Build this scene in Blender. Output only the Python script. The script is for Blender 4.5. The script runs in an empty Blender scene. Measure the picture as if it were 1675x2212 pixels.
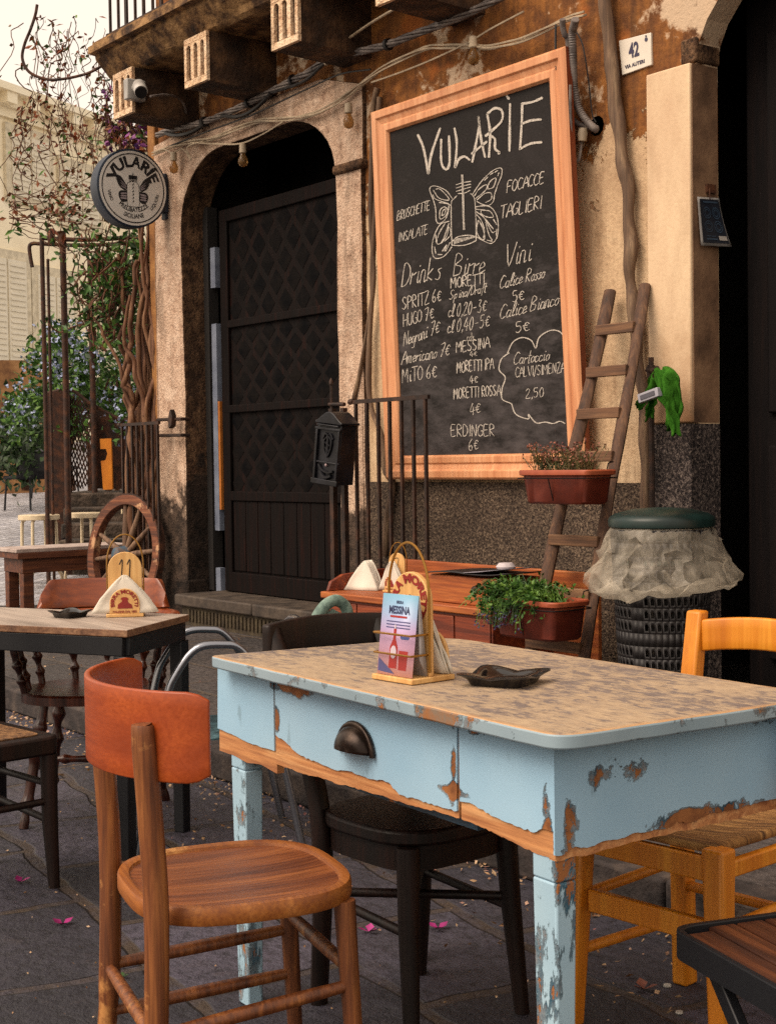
import bpy, math, random
import numpy as np
from mathutils import Matrix, Vector, noise
SC = bpy.context.scene
R_ = math.radians
random.seed(7)
# ------------------------------------------------------------------ camera
FPX = 3150.0; PW, PH = 1675.0, 2212.0; CH = 1.25
_th = math.atan(2370 / FPX); _pi = R_(1.98); _ro = R_(0.8)
_f0 = np.array([-math.cos(_th), math.sin(_th), 0]); _r0 = np.array([math.sin(_th), math.cos(_th), 0]); _u0 = np.array([0, 0, 1.])
FW = _f0 * math.cos(_pi) - _u0 * math.sin(_pi); _up = _u0 * math.cos(_pi) + _f0 * math.sin(_pi)
RT = _r0 * math.cos(_ro) - _up * math.sin(_ro); UP = _up * math.cos(_ro) + _r0 * math.sin(_ro)
CAM = np.array([0, 0, CH])
cd = bpy.data.cameras.new('camera'); cam = bpy.data.objects.new('camera', cd); SC.collection.objects.link(cam)
cd.sensor_fit = 'VERTICAL'; cd.sensor_height = 24; cd.lens = 24 * FPX / PH; cd.clip_end = 500; cd.clip_start = .05
mw = Matrix.Identity(4)
for i in range(3):
    mw[i][0] = RT[i]; mw[i][1] = UP[i]; mw[i][2] = -FW[i]; mw[i][3] = CAM[i]
cam.matrix_world = mw
SC.camera = cam
# ------------------------------------------------------------------ light
SUN_EL, SUN_AZ = 50.0, 188.0      # azimuth in the xy plane measured from +y clockwise: the light comes from the street side
w = bpy.data.worlds.new('World'); SC.world = w; w.use_nodes = True
nt = w.node_tree; bg = nt.nodes['Background']; sk = nt.nodes.new('ShaderNodeTexSky')
sk.sky_type = 'NISHITA'; sk.sun_disc = False; sk.sun_elevation = R_(SUN_EL); sk.sun_rotation = R_(SUN_AZ)
sk.air_density = 1.0; sk.dust_density = 6.0; sk.ozone_density = 1.0
nt.links.new(sk.outputs[0], bg.inputs[0]); bg.inputs[1].default_value = 0.06
b2 = nt.nodes.new('ShaderNodeBackground'); b2.inputs[0].default_value = (1.0, .81, .58, 1); b2.inputs[1].default_value = .66   # the bright warm overcast
ad = nt.nodes.new('ShaderNodeAddShader'); nt.links.new(bg.outputs[0], ad.inputs[0]); nt.links.new(b2.outputs[0], ad.inputs[1]); nt.links.new(ad.outputs[0], nt.nodes['World Output'].inputs[0])
sd = Vector((math.sin(R_(SUN_AZ)) * math.cos(R_(SUN_EL)), math.cos(R_(SUN_AZ)) * math.cos(R_(SUN_EL)), math.sin(R_(SUN_EL))))
sl = bpy.data.lights.new('sun', 'SUN'); sl.energy = 1.5; sl.angle = R_(40); sl.color = (1, .82, .64)
so = bpy.data.objects.new('sun', sl); SC.collection.objects.link(so); so.rotation_euler = (-sd).to_track_quat('-Z', 'Y').to_euler(); so.location = (-3, -4, 9)
SC.view_settings.view_transform = 'Standard'; SC.view_settings.look = 'None'; SC.view_settings.gamma = 1; SC.view_settings.exposure = 0.6
try: SC.cycles.use_denoising = False
except Exception: pass
# ------------------------------------------------------------------ pixel of the photograph -> point in the place
def ray(x, y): return FW + RT * (x - PW / 2) / FPX - UP * (y - PH / 2) / FPX
def onz(x, y, z): d = ray(x, y); return CAM + d * (z - CH) / d[2]
def ony(x, y, Y): d = ray(x, y); return CAM + d * Y / d[1]
def onx(x, y, X): d = ray(x, y); return CAM + d * X / d[0]
def at(x, y, dep): d = ray(x, y); return CAM + d * dep
def onpl(x, y, p0, n): d = ray(x, y); n = np.array(n); return CAM + d * (np.dot(np.array(p0) - CAM, n) / np.dot(d, n))
# ------------------------------------------------------------------ mesh building
ROOTM = {}
class MB:
    def __init__(s): s.v = []; s.f = []; s.mi = []; s.c = 0
    def add(s, vs, fs):
        o = len(s.v); s.v += [tuple(float(c) for c in p) for p in vs]
        for f in fs: s.f.append([o + i for i in f]); s.mi.append(s.c)
        return s
    def box(s, x0, x1, y0, y1, z0, z1, M=None):
        vs = [(x0, y0, z0), (x1, y0, z0), (x1, y1, z0), (x0, y1, z0), (x0, y0, z1), (x1, y0, z1), (x1, y1, z1), (x0, y1, z1)]
        if M is not None: vs = [M @ Vector(v) for v in vs]
        return s.add(vs, [(3, 2, 1, 0), (4, 5, 6, 7), (0, 1, 5, 4), (1, 2, 6, 5), (2, 3, 7, 6), (3, 0, 4, 7)])
    def beam(s, p, q, w, h, up=(0, 0, 1)):
        p = Vector(p); q = Vector(q); d = (q - p); L = d.length; d.normalize(); x = d.cross(Vector(up))
        if x.length < 1e-4: x = d.cross(Vector((0, 1, 0)))
        x.normalize(); u = x.cross(d)
        M = Matrix(((x[0], d[0], u[0], p[0]), (x[1], d[1], u[1], p[1]), (x[2], d[2], u[2], p[2]), (0, 0, 0, 1)))
        return s.box(-w / 2, w / 2, 0, L, -h / 2, h / 2, M)
    def taper(s, p, q, a, b, tw=0):     # square post from p (half size a) to q (half size b); a, b are (hx, hy)
        p = Vector(p); q = Vector(q); vs = []
        for c, (hx, hy) in ((p, a), (q, b)):
            for sx, sy in ((-1, -1), (1, -1), (1, 1), (-1, 1)):
                x, y = sx * hx, sy * hy
                vs.append((c[0] + x * math.cos(tw) - y * math.sin(tw), c[1] + x * math.sin(tw) + y * math.cos(tw), c[2]))
        return s.add(vs, [(3, 2, 1, 0), (4, 5, 6, 7), (0, 1, 5, 4), (1, 2, 6, 5), (2, 3, 7, 6), (3, 0, 4, 7)])
    def tube(s, pts, r, n=8, cap=True, flat=1.0, closed=False):
        P = [Vector(p) for p in pts]; k = len(P)
        rr = [r] * k if not hasattr(r, '__len__') else list(r)
        T = []
        for i in range(k):
            a = P[i - 1] if (i > 0 or closed) else P[i]; b = P[(i + 1) % k] if (i < k - 1 or closed) else P[i]
            t = b - a
            T.append(t.normalized() if t.length > 1e-9 else Vector((0, 0, 1)))
        ref = Vector((0, 0, 1)) if abs(T[0].z) < .9 else Vector((1, 0, 0))
        N = (ref - T[0] * ref.dot(T[0])).normalized(); vs = []
        for i in range(k):
            N = (N - T[i] * N.dot(T[i]))
            N = N.normalized() if N.length > 1e-6 else T[i].orthogonal().normalized()
            B = T[i].cross(N)
            for j in range(n):
                a = 2 * math.pi * j / n
                vs.append(P[i] + (N * math.cos(a) * flat + B * math.sin(a)) * rr[i])
        fs = []
        for i in range(k if closed else k - 1):
            i2 = (i + 1) % k
            for j in range(n):
                j2 = (j + 1) % n
                fs.append((i * n + j, i * n + j2, i2 * n + j2, i2 * n + j))
        if cap and not closed: fs.append(tuple(reversed(range(n)))); fs.append(tuple(range((k - 1) * n, k * n)))
        return s.add(vs, fs)
    def lathe(s, prof, n=24, o=(0, 0, 0), M=None, a0=0, a1=2 * math.pi):
        full = abs(a1 - a0 - 2 * math.pi) < 1e-6; m = n if full else n + 1; vs = []
        for r, z in prof:
            for j in range(m):
                a = a0 + (a1 - a0) * j / n
                p = Vector((o[0] + r * math.cos(a), o[1] + r * math.sin(a), o[2] + z)); vs.append(M @ p if M is not None else p)
        fs = []
        for i in range(len(prof) - 1):
            for j in range(n):
                j2 = (j + 1) % m if full else j + 1
                fs.append((i * m + j, i * m + j2, (i + 1) * m + j2, (i + 1) * m + j))
        if full and prof[0] != prof[-1]:
            if prof[0][0] > 1e-6: fs.append(tuple(reversed(range(m))))
            if prof[-1][0] > 1e-6: fs.append(tuple(range((len(prof) - 1) * m, len(prof) * m)))
        return s.add(vs, fs)
    def prism(s, poly, d0, d1, fn, capmat=None, back=True):    # fn(a, b, d) -> point
        n = len(poly); vs = [fn(a, b, d0) for a, b in poly] + [fn(a, b, d1) for a, b in poly]
        c = s.c
        s.add(vs, [(i, (i + 1) % n, n + (i + 1) % n, n + i) for i in range(n)])
        if capmat is not None: s.c = capmat
        o = len(s.v) - 2 * n
        s.f.append([o + n + i for i in range(n)]); s.mi.append(s.c)
        s.c = c
        if back: s.f.append([o + n - 1 - i for i in range(n)]); s.mi.append(s.c)
        return s
    def sheet(s, fn, nu, nv, closed_u=False):
        vs = [fn(i / nu, j / nv) for j in range(nv + 1) for i in range(nu + (0 if closed_u else 1))]
        m = nu if closed_u else nu + 1
        return s.add(vs, [(j * m + i, j * m + (i + 1) % m, (j + 1) * m + (i + 1) % m, (j + 1) * m + i) for j in range(nv) for i in range(nu)])
    def build(s, name, mats, parent=None, world=False, bevel=0, smooth=40, solid=0, sub=0, fix=True):
        vs = s.v
        if parent is not None and world:
            iv = ROOTM[parent.name].inverted(); vs = [tuple(iv @ Vector(v)) for v in vs]
        me = bpy.data.meshes.new(name); me.from_pydata(vs, [], s.f)
        if not isinstance(mats, (list, tuple)): mats = [mats]
        for m in mats: me.materials.append(m)
        me.polygons.foreach_set('material_index', s.mi)
        if fix:
            import bmesh
            b = bmesh.new(); b.from_mesh(me); bmesh.ops.recalc_face_normals(b, faces=b.faces); b.to_mesh(me); b.free()
        if smooth:
            me.polygons.foreach_set('use_smooth', [True] * len(me.polygons))
            me.set_sharp_from_angle(angle=R_(smooth))
        me.update()
        o = bpy.data.objects.new(name, me); SC.collection.objects.link(o)
        if parent is not None: o.parent = parent; ROOTM[o.name] = ROOTM[parent.name].copy()
        else: ROOTM[o.name] = Matrix.Identity(4)
        if solid: md = o.modifiers.new('s', 'SOLIDIFY'); md.thickness = solid; md.offset = 0
        if bevel: md = o.modifiers.new('b', 'BEVEL'); md.width = bevel; md.segments = 2; md.limit_method = 'ANGLE'; md.angle_limit = R_(40)
        if sub: md = o.modifiers.new('u', 'SUBSURF'); md.levels = sub; md.render_levels = sub
        return o
def tag(o, label=None, cat=None, group=None, kind=None):
    for k, v in (('label', label), ('category', cat), ('group', group), ('kind', kind)):
        if v: o[k] = v
    return o
def thing(name, label, cat, loc=(0, 0, 0), rotz=0, group=None):
    o = bpy.data.objects.new(name, None); SC.collection.objects.link(o); o.empty_display_size = .1
    o.location = [float(c) for c in loc]; o.rotation_euler = (0, 0, rotz)
    ROOTM[o.name] = Matrix.Translation(Vector([float(c) for c in loc])) @ Matrix.Rotation(rotz, 4, 'Z')
    return tag(o, label, cat, group)
def struct(o): o['kind'] = 'structure'; return o
def copy_thing(o, loc, rotz=0, label=None, scale=1.0):
    def rec(a, par):
        c = a.copy(); SC.collection.objects.link(c)
        if par is not None: c.parent = par
        for ch in list(a.children): rec(ch, c)
        return c
    r = rec(o, None); r.location = [float(c) for c in loc]; r.rotation_euler = (0, 0, rotz); r.scale = (scale,) * 3
    if label: r['label'] = label
    ROOTM[r.name] = Matrix.Translation(r.location) @ Matrix.Rotation(rotz, 4, 'Z')
    return r
def spline(pts, n=8):        # Catmull-Rom through the points
    P = [np.array(p, float) for p in pts]; P = [2 * P[0] - P[1]] + P + [2 * P[-1] - P[-2]]; out = []
    for i in range(1, len(P) - 2):
        for k in range(n):
            t = k / n; a, b, c, d = P[i - 1], P[i], P[i + 1], P[i + 2]
            out.append(.5 * ((2 * b) + (-a + c) * t + (2 * a - 5 * b + 4 * c - d) * t * t + (-a + 3 * b - 3 * c + d) * t ** 3))
    out.append(P[-2]); return out
def superellipse(a, b, n=3.0, k=48):
    out = []
    for i in range(k):
        t = 2 * math.pi * i / k; c, s_ = math.cos(t), math.sin(t)
        out.append((a * math.copysign(abs(c) ** (2 / n), c), b * math.copysign(abs(s_) ** (2 / n), s_)))
    return out
def roundpoly(P, r, k=6):
    out = []; n = len(P)
    for i in range(n):
        a, b, c = Vector(P[i - 1]), Vector(P[i]), Vector(P[(i + 1) % n]); ri = r[i] if hasattr(r, '__len__') else r
        p = b + (a - b).normalized() * ri; q = b + (c - b).normalized() * ri
        for j in range(k + 1):
            t = j / k; out.append(tuple(p * (1 - t) ** 2 + b * 2 * t * (1 - t) + q * t * t))
    return out
def textmesh(s, size=1.0, bold=0.0, bend=None, align='CENTER'):
    cu = bpy.data.curves.new('t', 'FONT'); cu.body = s; cu.size = size; cu.align_x = align; cu.offset = bold; cu.resolution_u = 3; cu.fill_mode = 'FRONT'
    ob = bpy.data.objects.new('t', cu); SC.collection.objects.link(ob)
    dg = bpy.context.evaluated_depsgraph_get(); dg.update(); me = bpy.data.meshes.new_from_object(ob.evaluated_get(dg))
    vs = [(v.co.x, v.co.y) for v in me.vertices]; fs = [tuple(p.vertices) for p in me.polygons]
    bpy.data.objects.remove(ob); bpy.data.curves.remove(cu); bpy.data.meshes.remove(me)
    return vs, fs
def addtext(mb, s, fn, size=1.0, bold=0.0, bend=None, sx=1.0, inner=False):
    vs, fs = textmesh(s, size, bold); out = []
    for x, y in vs:
        x *= sx
        if bend:
            R = bend
            if not inner: a = math.pi / 2 - x / R; out.append(fn((R + y) * math.cos(a), (R + y) * math.sin(a)))
            else: a = -math.pi / 2 + x / R; out.append(fn((R - y) * math.cos(a), (R - y) * math.sin(a)))
        else: out.append(fn(x, y))
    mb.add(out, fs)
def ribbon(mb, pts, wd, fn, jit=.0):       # flat stroke drawn on a surface; pts 2-D, fn maps to 3-D
    P = [Vector((p[0], p[1])) for p in pts]; n = len(P)
    if n < 2: return
    L, Rr = [], []
    for i in range(n):
        t = (P[min(i + 1, n - 1)] - P[max(i - 1, 0)])
        if t.length < 1e-9: t = Vector((1, 0))
        t.normalize(); nn = Vector((-t.y, t.x)); h = wd / 2 * (1 + random.uniform(-jit, jit))
        L.append(P[i] + nn * h); Rr.append(P[i] - nn * h)
    P0 = P[0] - (P[1] - P[0]).normalized() * wd * .4; P1 = P[-1] + (P[-1] - P[-2]).normalized() * wd * .4
    vs = [fn(*P0)] + [fn(*p) for p in L] + [fn(*P1)] + [fn(*p) for p in reversed(Rr)]
    m = len(vs); fs = [(0, 1, m - 1), (n, n + 1, n + 2)]
    for i in range(n - 1): fs.append((1 + i, 2 + i, m - 2 - i, m - 1 - i))
    mb.add(vs, fs)
# ------------------------------------------------------------------ materials
def lin(h):
    h = h.lstrip('#'); o = []
    for i in (0, 2, 4):
        c = int(h[i:i + 2], 16) / 255; o.append(c / 12.92 if c <= .04045 else ((c + .055) / 1.055) ** 2.4)
    return tuple(o) + (1,)
class G:
    def __init__(s, name):
        s.m = bpy.data.materials.new(name); s.m.use_nodes = True; s.t = s.m.node_tree; s.b = s.t.nodes['Principled BSDF']; s._co = None
    def n(s, typ, **k):
        nd = s.t.nodes.new('ShaderNode' + typ)
        for a, v in k.items(): setattr(nd, a, v)
        return nd
    def ln(s, a, b): s.t.links.new(a, b)
    def setv(s, sock, v):
        if hasattr(v, 'node'): s.ln(v, sock)
        elif isinstance(v, str): sock.default_value = lin(v)
        else: sock.default_value = v
    def obj(s):
        if s._co is None: s._co = s.n('TexCoord').outputs['Object']
        return s._co
    def co(s, scale=(1, 1, 1), rot=(0, 0, 0), loc=(0, 0, 0), src=None):
        m = s.n('Mapping'); s.ln(src if src is not None else s.obj(), m.inputs[0]); m.inputs[1].default_value = loc; m.inputs[2].default_value = rot; m.inputs[3].default_value = scale
        return m.outputs[0]
    def noise(s, v=None, sc=5, det=4, ro=.55, dist=0):
        nd = s.n('TexNoise'); s.ln(v if v is not None else s.obj(), nd.inputs['Vector']); nd.inputs['Scale'].default_value = sc; nd.inputs['Detail'].default_value = det; nd.inputs['Roughness'].default_value = ro; nd.inputs['Distortion'].default_value = dist
        return nd.outputs[0]
    def noisec(s, v=None, sc=5, det=2):
        nd = s.n('TexNoise'); s.ln(v if v is not None else s.obj(), nd.inputs['Vector']); nd.inputs['Scale'].default_value = sc; nd.inputs['Detail'].default_value = det
        return nd.outputs[1]
    def voro(s, v=None, sc=5, feat='F1', out=0):
        nd = s.n('TexVoronoi', feature=feat); s.ln(v if v is not None else s.obj(), nd.inputs['Vector']); nd.inputs['Scale'].default_value = sc
        return nd.outputs[out]
    def ramp(s, f, stops, interp='LINEAR'):
        nd = s.n('ValToRGB'); cr = nd.color_ramp; cr.interpolation = interp
        while len(cr.elements) < len(stops): cr.elements.new(.5)
        for e, (p, c) in zip(cr.elements, stops):
            e.position = p; e.color = lin(c) if isinstance(c, str) else ((c, c, c, 1) if not hasattr(c, '__len__') else tuple(c) + (1,) * (4 - len(c)))
        s.ln(f, nd.inputs[0]); return nd.outputs[0]
    def mix(s, f, a, b, blend='MIX'):
        nd = s.n('MixRGB', blend_type=blend); s.setv(nd.inputs[0], f); s.setv(nd.inputs[1], a); s.setv(nd.inputs[2], b); return nd.outputs[0]
    def math(s, op, a, b=0, c=None):
        nd = s.n('Math', operation=op); s.setv(nd.inputs[0], a); s.setv(nd.inputs[1], b)
        if c is not None: s.setv(nd.inputs[2], c)
        return nd.outputs[0]
    def xyz(s, v=None):
        nd = s.n('SeparateXYZ'); s.ln(v if v is not None else s.obj(), nd.inputs[0]); return nd.outputs
    def add(s, a, b):
        nd = s.n('VectorMath', operation='ADD'); s.ln(a, nd.inputs[0]); s.setv(nd.inputs[1], b); return nd.outputs[0]
    def vscale(s, a, k):
        nd = s.n('VectorMath', operation='SCALE'); s.ln(a, nd.inputs[0]); nd.inputs['Scale'].default_value = k; return nd.outputs[0]
    def bump(s, h, st=.5, d=.01, nrm=None):
        nd = s.n('Bump'); s.ln(h, nd.inputs['Height']); nd.inputs['Strength'].default_value = st; nd.inputs['Distance'].default_value = d
        if nrm is not None: s.ln(nrm, nd.inputs['Normal'])
        return nd.outputs[0]
    def out(s, col, rough=.6, nrm=None, metal=0, spec=.5, **k):
        s.setv(s.b.inputs['Base Color'], col); s.setv(s.b.inputs['Roughness'], rough); s.setv(s.b.inputs['Metallic'], metal); s.setv(s.b.inputs['Specular IOR Level'], spec)
        if nrm is not None: s.ln(nrm, s.b.inputs['Normal'])
        for a, v in k.items(): s.setv(s.b.inputs[a.replace('_', ' ')], v)
        return s.m
def m_mottle(name, cols, sc=6, rough=.7, bump=.3, bsc=40, bd=.004, det=5, stretch=(1, 1, 1), spec=.4, metal=0, lo=.3, hi=.7):
    g = G(name); v = g.co(stretch); f = g.noise(v, sc, det, .6)
    k = len(cols); c = g.ramp(f, [(lo + (hi - lo) * i / max(1, k - 1), c) for i, c in enumerate(cols)])
    r = g.math('MULTIPLY_ADD', f, .25, rough - .12)
    n = g.bump(g.noise(v, bsc, 4, .6), bump, bd) if bump else None
    return g.out(c, r, n, metal, spec)
def m_wood(name, cols, axis=0, sc=3.0, fine=60, rough=.45, bump=.25, wear=None, spec=.5, wearlo=.62, dist=.5):
    g = G(name); st = [9, 9, 9]; st[axis] = .7; v = g.co(tuple(st)); d = g.noise(v, sc, 6, .6, dist)
    k = len(cols); c = g.ramp(d, [(.28 + .44 * i / max(1, k - 1), q) for i, q in enumerate(cols)])
    st2 = [fine, fine, fine]; st2[axis] = fine * .04; f2 = g.noise(g.co(tuple(st2)), 2.0, 3, .6)
    c = g.mix(g.ramp(f2, [(.35, .55), (.6, 0.0)]), c, cols[0])
    rr = g.math('MULTIPLY_ADD', f2, .3, rough - .15)
    if wear:
        wv = g.noise(g.co((1, 1, 1)), 7, 6, .65); wm = g.ramp(wv, [(wearlo, 0.0), (wearlo + .07, 1.0)]); c = g.mix(wm, c, wear)
    n = g.bump(g.mix(.5, d, f2), bump, .003)
    return g.out(c, rr, n, 0, spec)
def m_plain(name, col, rough=.5, metal=0, spec=.5, bump=0, bsc=60, **k):
    g = G(name); f = g.noise(None, 9, 4); c = g.mix(g.ramp(f, [(.35, 0.0), (.7, .35)]), col, (0.02, .015, .012, 1)) if not metal else col
    return g.out(c, g.math('MULTIPLY_ADD', f, .25, rough - .1), g.bump(g.noise(None, bsc, 3), bump, .003) if bump else None, metal, spec, **k)
# ------------------------------------------------------------------ shared materials
M = {}
def slabs(name, c1, c2, joint, bw, bh, rot, mortar=.012, dist=.07, rough=.75):
    g = G(name); nv = g.vscale(g.noisec(None, 1.6, 3), dist * 2); v = g.add(g.co((1, 1, 1), (0, 0, rot)), nv)
    b = g.n('TexBrick', offset=.42, squash=1.0); g.ln(v, b.inputs['Vector'])
    b.inputs['Scale'].default_value = 1; b.inputs['Brick Width'].default_value = bw; b.inputs['Row Height'].default_value = bh; b.inputs['Mortar Size'].default_value = mortar; b.inputs['Mortar Smooth'].default_value = .35; b.inputs['Bias'].default_value = -.1
    b.inputs['Color1'].default_value = (0, 0, 0, 1); b.inputs['Color2'].default_value = (1, 1, 1, 1); b.inputs['Mortar'].default_value = (.5, .5, .5, 1)
    n1 = g.noise(None, 3.0, 6, .65); n2 = g.noise(None, 26, 5, .7); n3 = g.noise(None, 110, 3, .6)
    t = g.mix(.5, b.outputs[0], n1); c = g.ramp(t, [(.25, c1), (.75, c2)])
    c = g.mix(g.ramp(n2, [(.35, .75), (.55, 0.0)]), c, tuple(x * .35 for x in lin(c1)[:3]) + (1,))
    c = g.mix(g.ramp(n3, [(.62, 0.0), (.75, .5)]), c, c2); c = g.mix(g.ramp(g.noise(None, 1.1, 6, .7), [(.48, 0.0), (.66, .6)]), c, tuple(q * .45 for q in lin(c1)[:3]) + (1,)); c = g.mix(g.ramp(g.noise(None, 6.5, 6, .75), [(.56, 0.0), (.68, .4)]), c, joint)
    jm = g.math('MULTIPLY', b.outputs[1], g.ramp(g.noise(None, 9, 5, .7), [(.36, .15), (.58, 1.0)]))
    c = g.mix(jm, c, joint)
    h = g.math('ADD', g.math('MULTIPLY', n2, .6), g.math('SUBTRACT', g.math('MULTIPLY', n1, .8), g.math('MULTIPLY', b.outputs[1], .8)))
    nr = g.bump(n3, .35, .004, g.bump(h, .9, .03))
    return g.out(c, g.math('MULTIPLY_ADD', n2, .45, rough - .36), nr, 0, .45)
M['basalt'] = slabs('basalt_slabs', '#201f29', '#4b4756', '#3a2e24', .62, .44, R_(8), .023, .09)
M['walk'] = slabs('sidewalk_slabs', '#2f2b2c', '#544c4a', '#4d4034', .75, .5, R_(-3), .02, .09)
M['pale'] = slabs('pale_cobbles', '#9a9aa2', '#c0bfc4', '#77716f', .3, .12, R_(60), .012, .05)
M['kerb'] = m_mottle('kerb_stone', ['#141112', '#332c2b', '#51463f'], 9, .85, .8, 30, .012)
def wallmat():
    g = G('facade_plaster'); x, y, z = g.xyz(); n1 = g.noise(None, 1.7, 6, .65, .4); n2 = g.noise(None, 7, 6, .7); n3 = g.noise(None, 45, 4, .6); ns = g.noise(g.co((6, 6, .6)), 2.2, 5, .6)
    ochre = g.ramp(n2, [(.25, '#3a2113'), (.45, '#6e4423'), (.58, '#8d5a2b'), (.75, '#a9743f')])
    ochre = g.mix(g.ramp(ns, [(.45, 0.0), (.7, .65)]), ochre, '#33231a')
    ochre = g.mix(g.ramp(g.noise(None, 3.3, 3, .5), [(.58, 0.0), (.66, .6)]), ochre, '#a35a22')
    cream = g.ramp(n1, [(.3, '#a5876a'), (.5, '#c9ac8a'), (.75, '#d6bd9c')]); cream = g.mix(g.ramp(n3, [(.3, .35), (.55, 0.0)]), cream, '#8c6d51'); cream = g.mix(g.ramp(g.math('MULTIPLY', ns, g.noise(None, 2.3, 4, .6)), [(.26, 0.0), (.40, .6)]), cream, '#7a5c43')
    m = g.math('ADD', g.math('MULTIPLY', g.math('SUBTRACT', z, 2.35), 1.15), g.math('MULTIPLY', g.math('SUBTRACT', n1, .5), 3.2))
    m = g.math('ADD', m, g.math('MULTIPLY', g.math('SUBTRACT', n2, .5), 1.6))
    mask = g.ramp(m, [(.30, 0.0), (.36, 1.0)])
    gray = g.ramp(g.math('ADD', n1, g.math('MULTIPLY', n2, .5)), [(.80, 0.0), (.85, .9)])
    c = g.mix(mask, cream, ochre); c = g.mix(g.math('MULTIPLY', gray, mask), c, '#c2aa90')
    h = g.math('ADD', g.math('MULTIPLY', mask, -.5), g.math('ADD', g.math('MULTIPLY', n2, .8), g.math('MULTIPLY', n3, .25)))
    return g.out(c, .85, g.bump(h, .8, .02), 0, .25)
M['wall'] = wallmat()
def stonemat(name, cols, low, zl, dk=.8):
    g = G(name); x, y, z = g.xyz(); n1 = g.noise(None, 2.6, 5, .6); n2 = g.noise(None, 13, 6, .7); vo = g.voro(None, 34); n3 = g.noise(None, 60, 3, .6)
    c = g.ramp(n2, [(.28, cols[0]), (.45, cols[1]), (.7, cols[2])])
    c = g.mix(g.ramp(n3, [(.36, dk), (.48, 0.0)]), c, cols[0])
    sv = g.noise(g.co((5, 5, 1.1)), 1.3, 6, .68, .5); c = g.mix(g.ramp(sv, [(.52, 0.0), (.66, .7)]), c, tuple(q * .45 for q in lin(cols[1])[:3]) + (1,)); c = g.mix(g.ramp(g.noise(None, 4.2, 5, .7), [(.60, 0.0), (.66, .7)]), c, cols[2])
    lowm = g.ramp(g.math('ADD', g.math('MULTIPLY', g.math('SUBTRACT', zl, z), 1.6), g.math('MULTIPLY', g.math('SUBTRACT', n1, .5), 3.0)), [(.1, 0.0), (.3, 1.0)])
    c = g.mix(lowm, c, g.ramp(n2, [(.35, low[0]), (.65, low[1])]))
    return g.out(c, .9, g.bump(g.math('ADD', n2, g.math('MULTIPLY', n3, .7)), .9, .022), 0, .25)
M['jamb'] = stonemat('jamb_stone', ['#8a6a58', '#bd9f88', '#d6bca6'], ['#1f1814', '#55453a'], 1.15, .35)
M['lava'] = stonemat('lava_stone', ['#1a120d', '#4a3425', '#7d5f45'], ['#0f0b09', '#3a2d25'], 1.3)
M['corbel'] = stonemat('corbel_stone', ['#a5795a', '#dcbb98', '#ecd2b4'], ['#8a6a50', '#caa98a'], -3)
M['corbel_shade'] = m_mottle('shaded_corbel_stone', ['#1d130d', '#3d2a1c', '#6b4d33'], 6, .9, .8, 30, .015)  # corbel body: shade on sides and underside painted into the stone colour
M['balc'] = m_mottle('balcony_stone', ['#1c120b', '#4e3520', '#8d6b45', '#a88358'], 7, .9, .9, 30, .02)
def dadomat(name, a, b, c_):
    g = G(name); n2 = g.noise(None, 70, 3, .6, .8); n1 = g.noise(None, 3, 4)
    c = g.ramp(n2, [(.38, a), (.5, b), (.62, c_)]); c = g.mix(g.ramp(n1, [(.4, 0.0), (.7, .5)]), c, a)
    return g.out(c, .9, g.bump(n2, 1.0, .02), 0, .25)
M['dado'] = dadomat('spatter_render', '#2e2520', '#57483d', '#7f6d5b')
M['dado2'] = dadomat('spatter_render_dark', '#1e1a1b', '#423938', '#776b64')
def piermat():
    g = G('pier_plaster'); x, y, z = g.xyz(); n1 = g.noise(g.co((3, 3, 1)), 1.6, 5, .6); n3 = g.noise(None, 60, 3, .6)
    c = g.ramp(n1, [(.3, '#c4a688'), (.6, '#d3b898')]); c = g.mix(g.ramp(n3, [(.3, .15), (.5, 0.0)]), c, '#a9865f')
    c = g.mix(g.ramp(g.noise(g.co((3, 3, 1.1)), 1.5, 6, .7), [(.48, 0.0), (.70, .4)]), c, '#8f7357'); st = g.ramp(g.math('ADD', g.math('MULTIPLY', g.math('SUBTRACT', 2.0, z), 1.1), g.math('SUBTRACT', g.noise(None, 4, 5, .65), .62)), [(.0, 0.0), (.75, .9)])
    c = g.mix(st, c, '#8a5f3c'); return g.out(c, .85, g.bump(n3, .3, .005), 0, .25)
M['pier'] = piermat()
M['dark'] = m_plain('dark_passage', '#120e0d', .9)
M['iron'] = m_mottle('dark_iron', ['#1c1412', '#2f211b', '#4b3023'], 12, .6, .4, 60, .003, metal=.3)
M['rust'] = m_mottle('rusted_iron', ['#1d120d', '#3b2216', '#5e3720'], 14, .75, .5, 60, .003)
M['concrete'] = m_mottle('step_stone', ['#241d18', '#3d332b', '#54483d'], 8, .7, .5, 50, .006)
# ------------------------------------------------------------------ the ground
KY, KZ, WY = 2.90, 0.12, 5.2
mb = MB(); mb.box(-60, 30, -40, 70, -.3, 0); struct(mb.build('street', M['basalt'], smooth=0))
mb = MB(); mb.box(-15.5, 2, KY + .16, 9, 0.002, KZ); struct(mb.build('sidewalk', M['walk'], smooth=0))
mb = MB()
x = -15.5
while x < 2:
    L = random.uniform(.7, 1.3); dz = random.uniform(-.008, .006); mb.box(x, x + L - .008, KY + random.uniform(-.008, .008), KY + .158, .001, KZ + dz + .004); x += L
struct(mb.build('kerb', M['kerb'], bevel=.012))
def G2(px, py, dep): p = at(px, py, dep); return p
fx = np.array([FW[0], FW[1], 0]); fx /= np.linalg.norm(fx); rx = np.array([RT[0], RT[1], 0]); rx /= np.linalg.norm(rx)
def gslope(dep): return KZ + .004 + max(0, dep - 11.8) * .078
mb = MB()
mb.sheet(lambda u, v: tuple((fx * (11.8 + 30 * v) + rx * (-22 + 22.5 * u))[:2]) + (gslope(11.8 + 30 * v),), 2, 12)
struct(mb.build('piazza', M['pale']))
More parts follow.
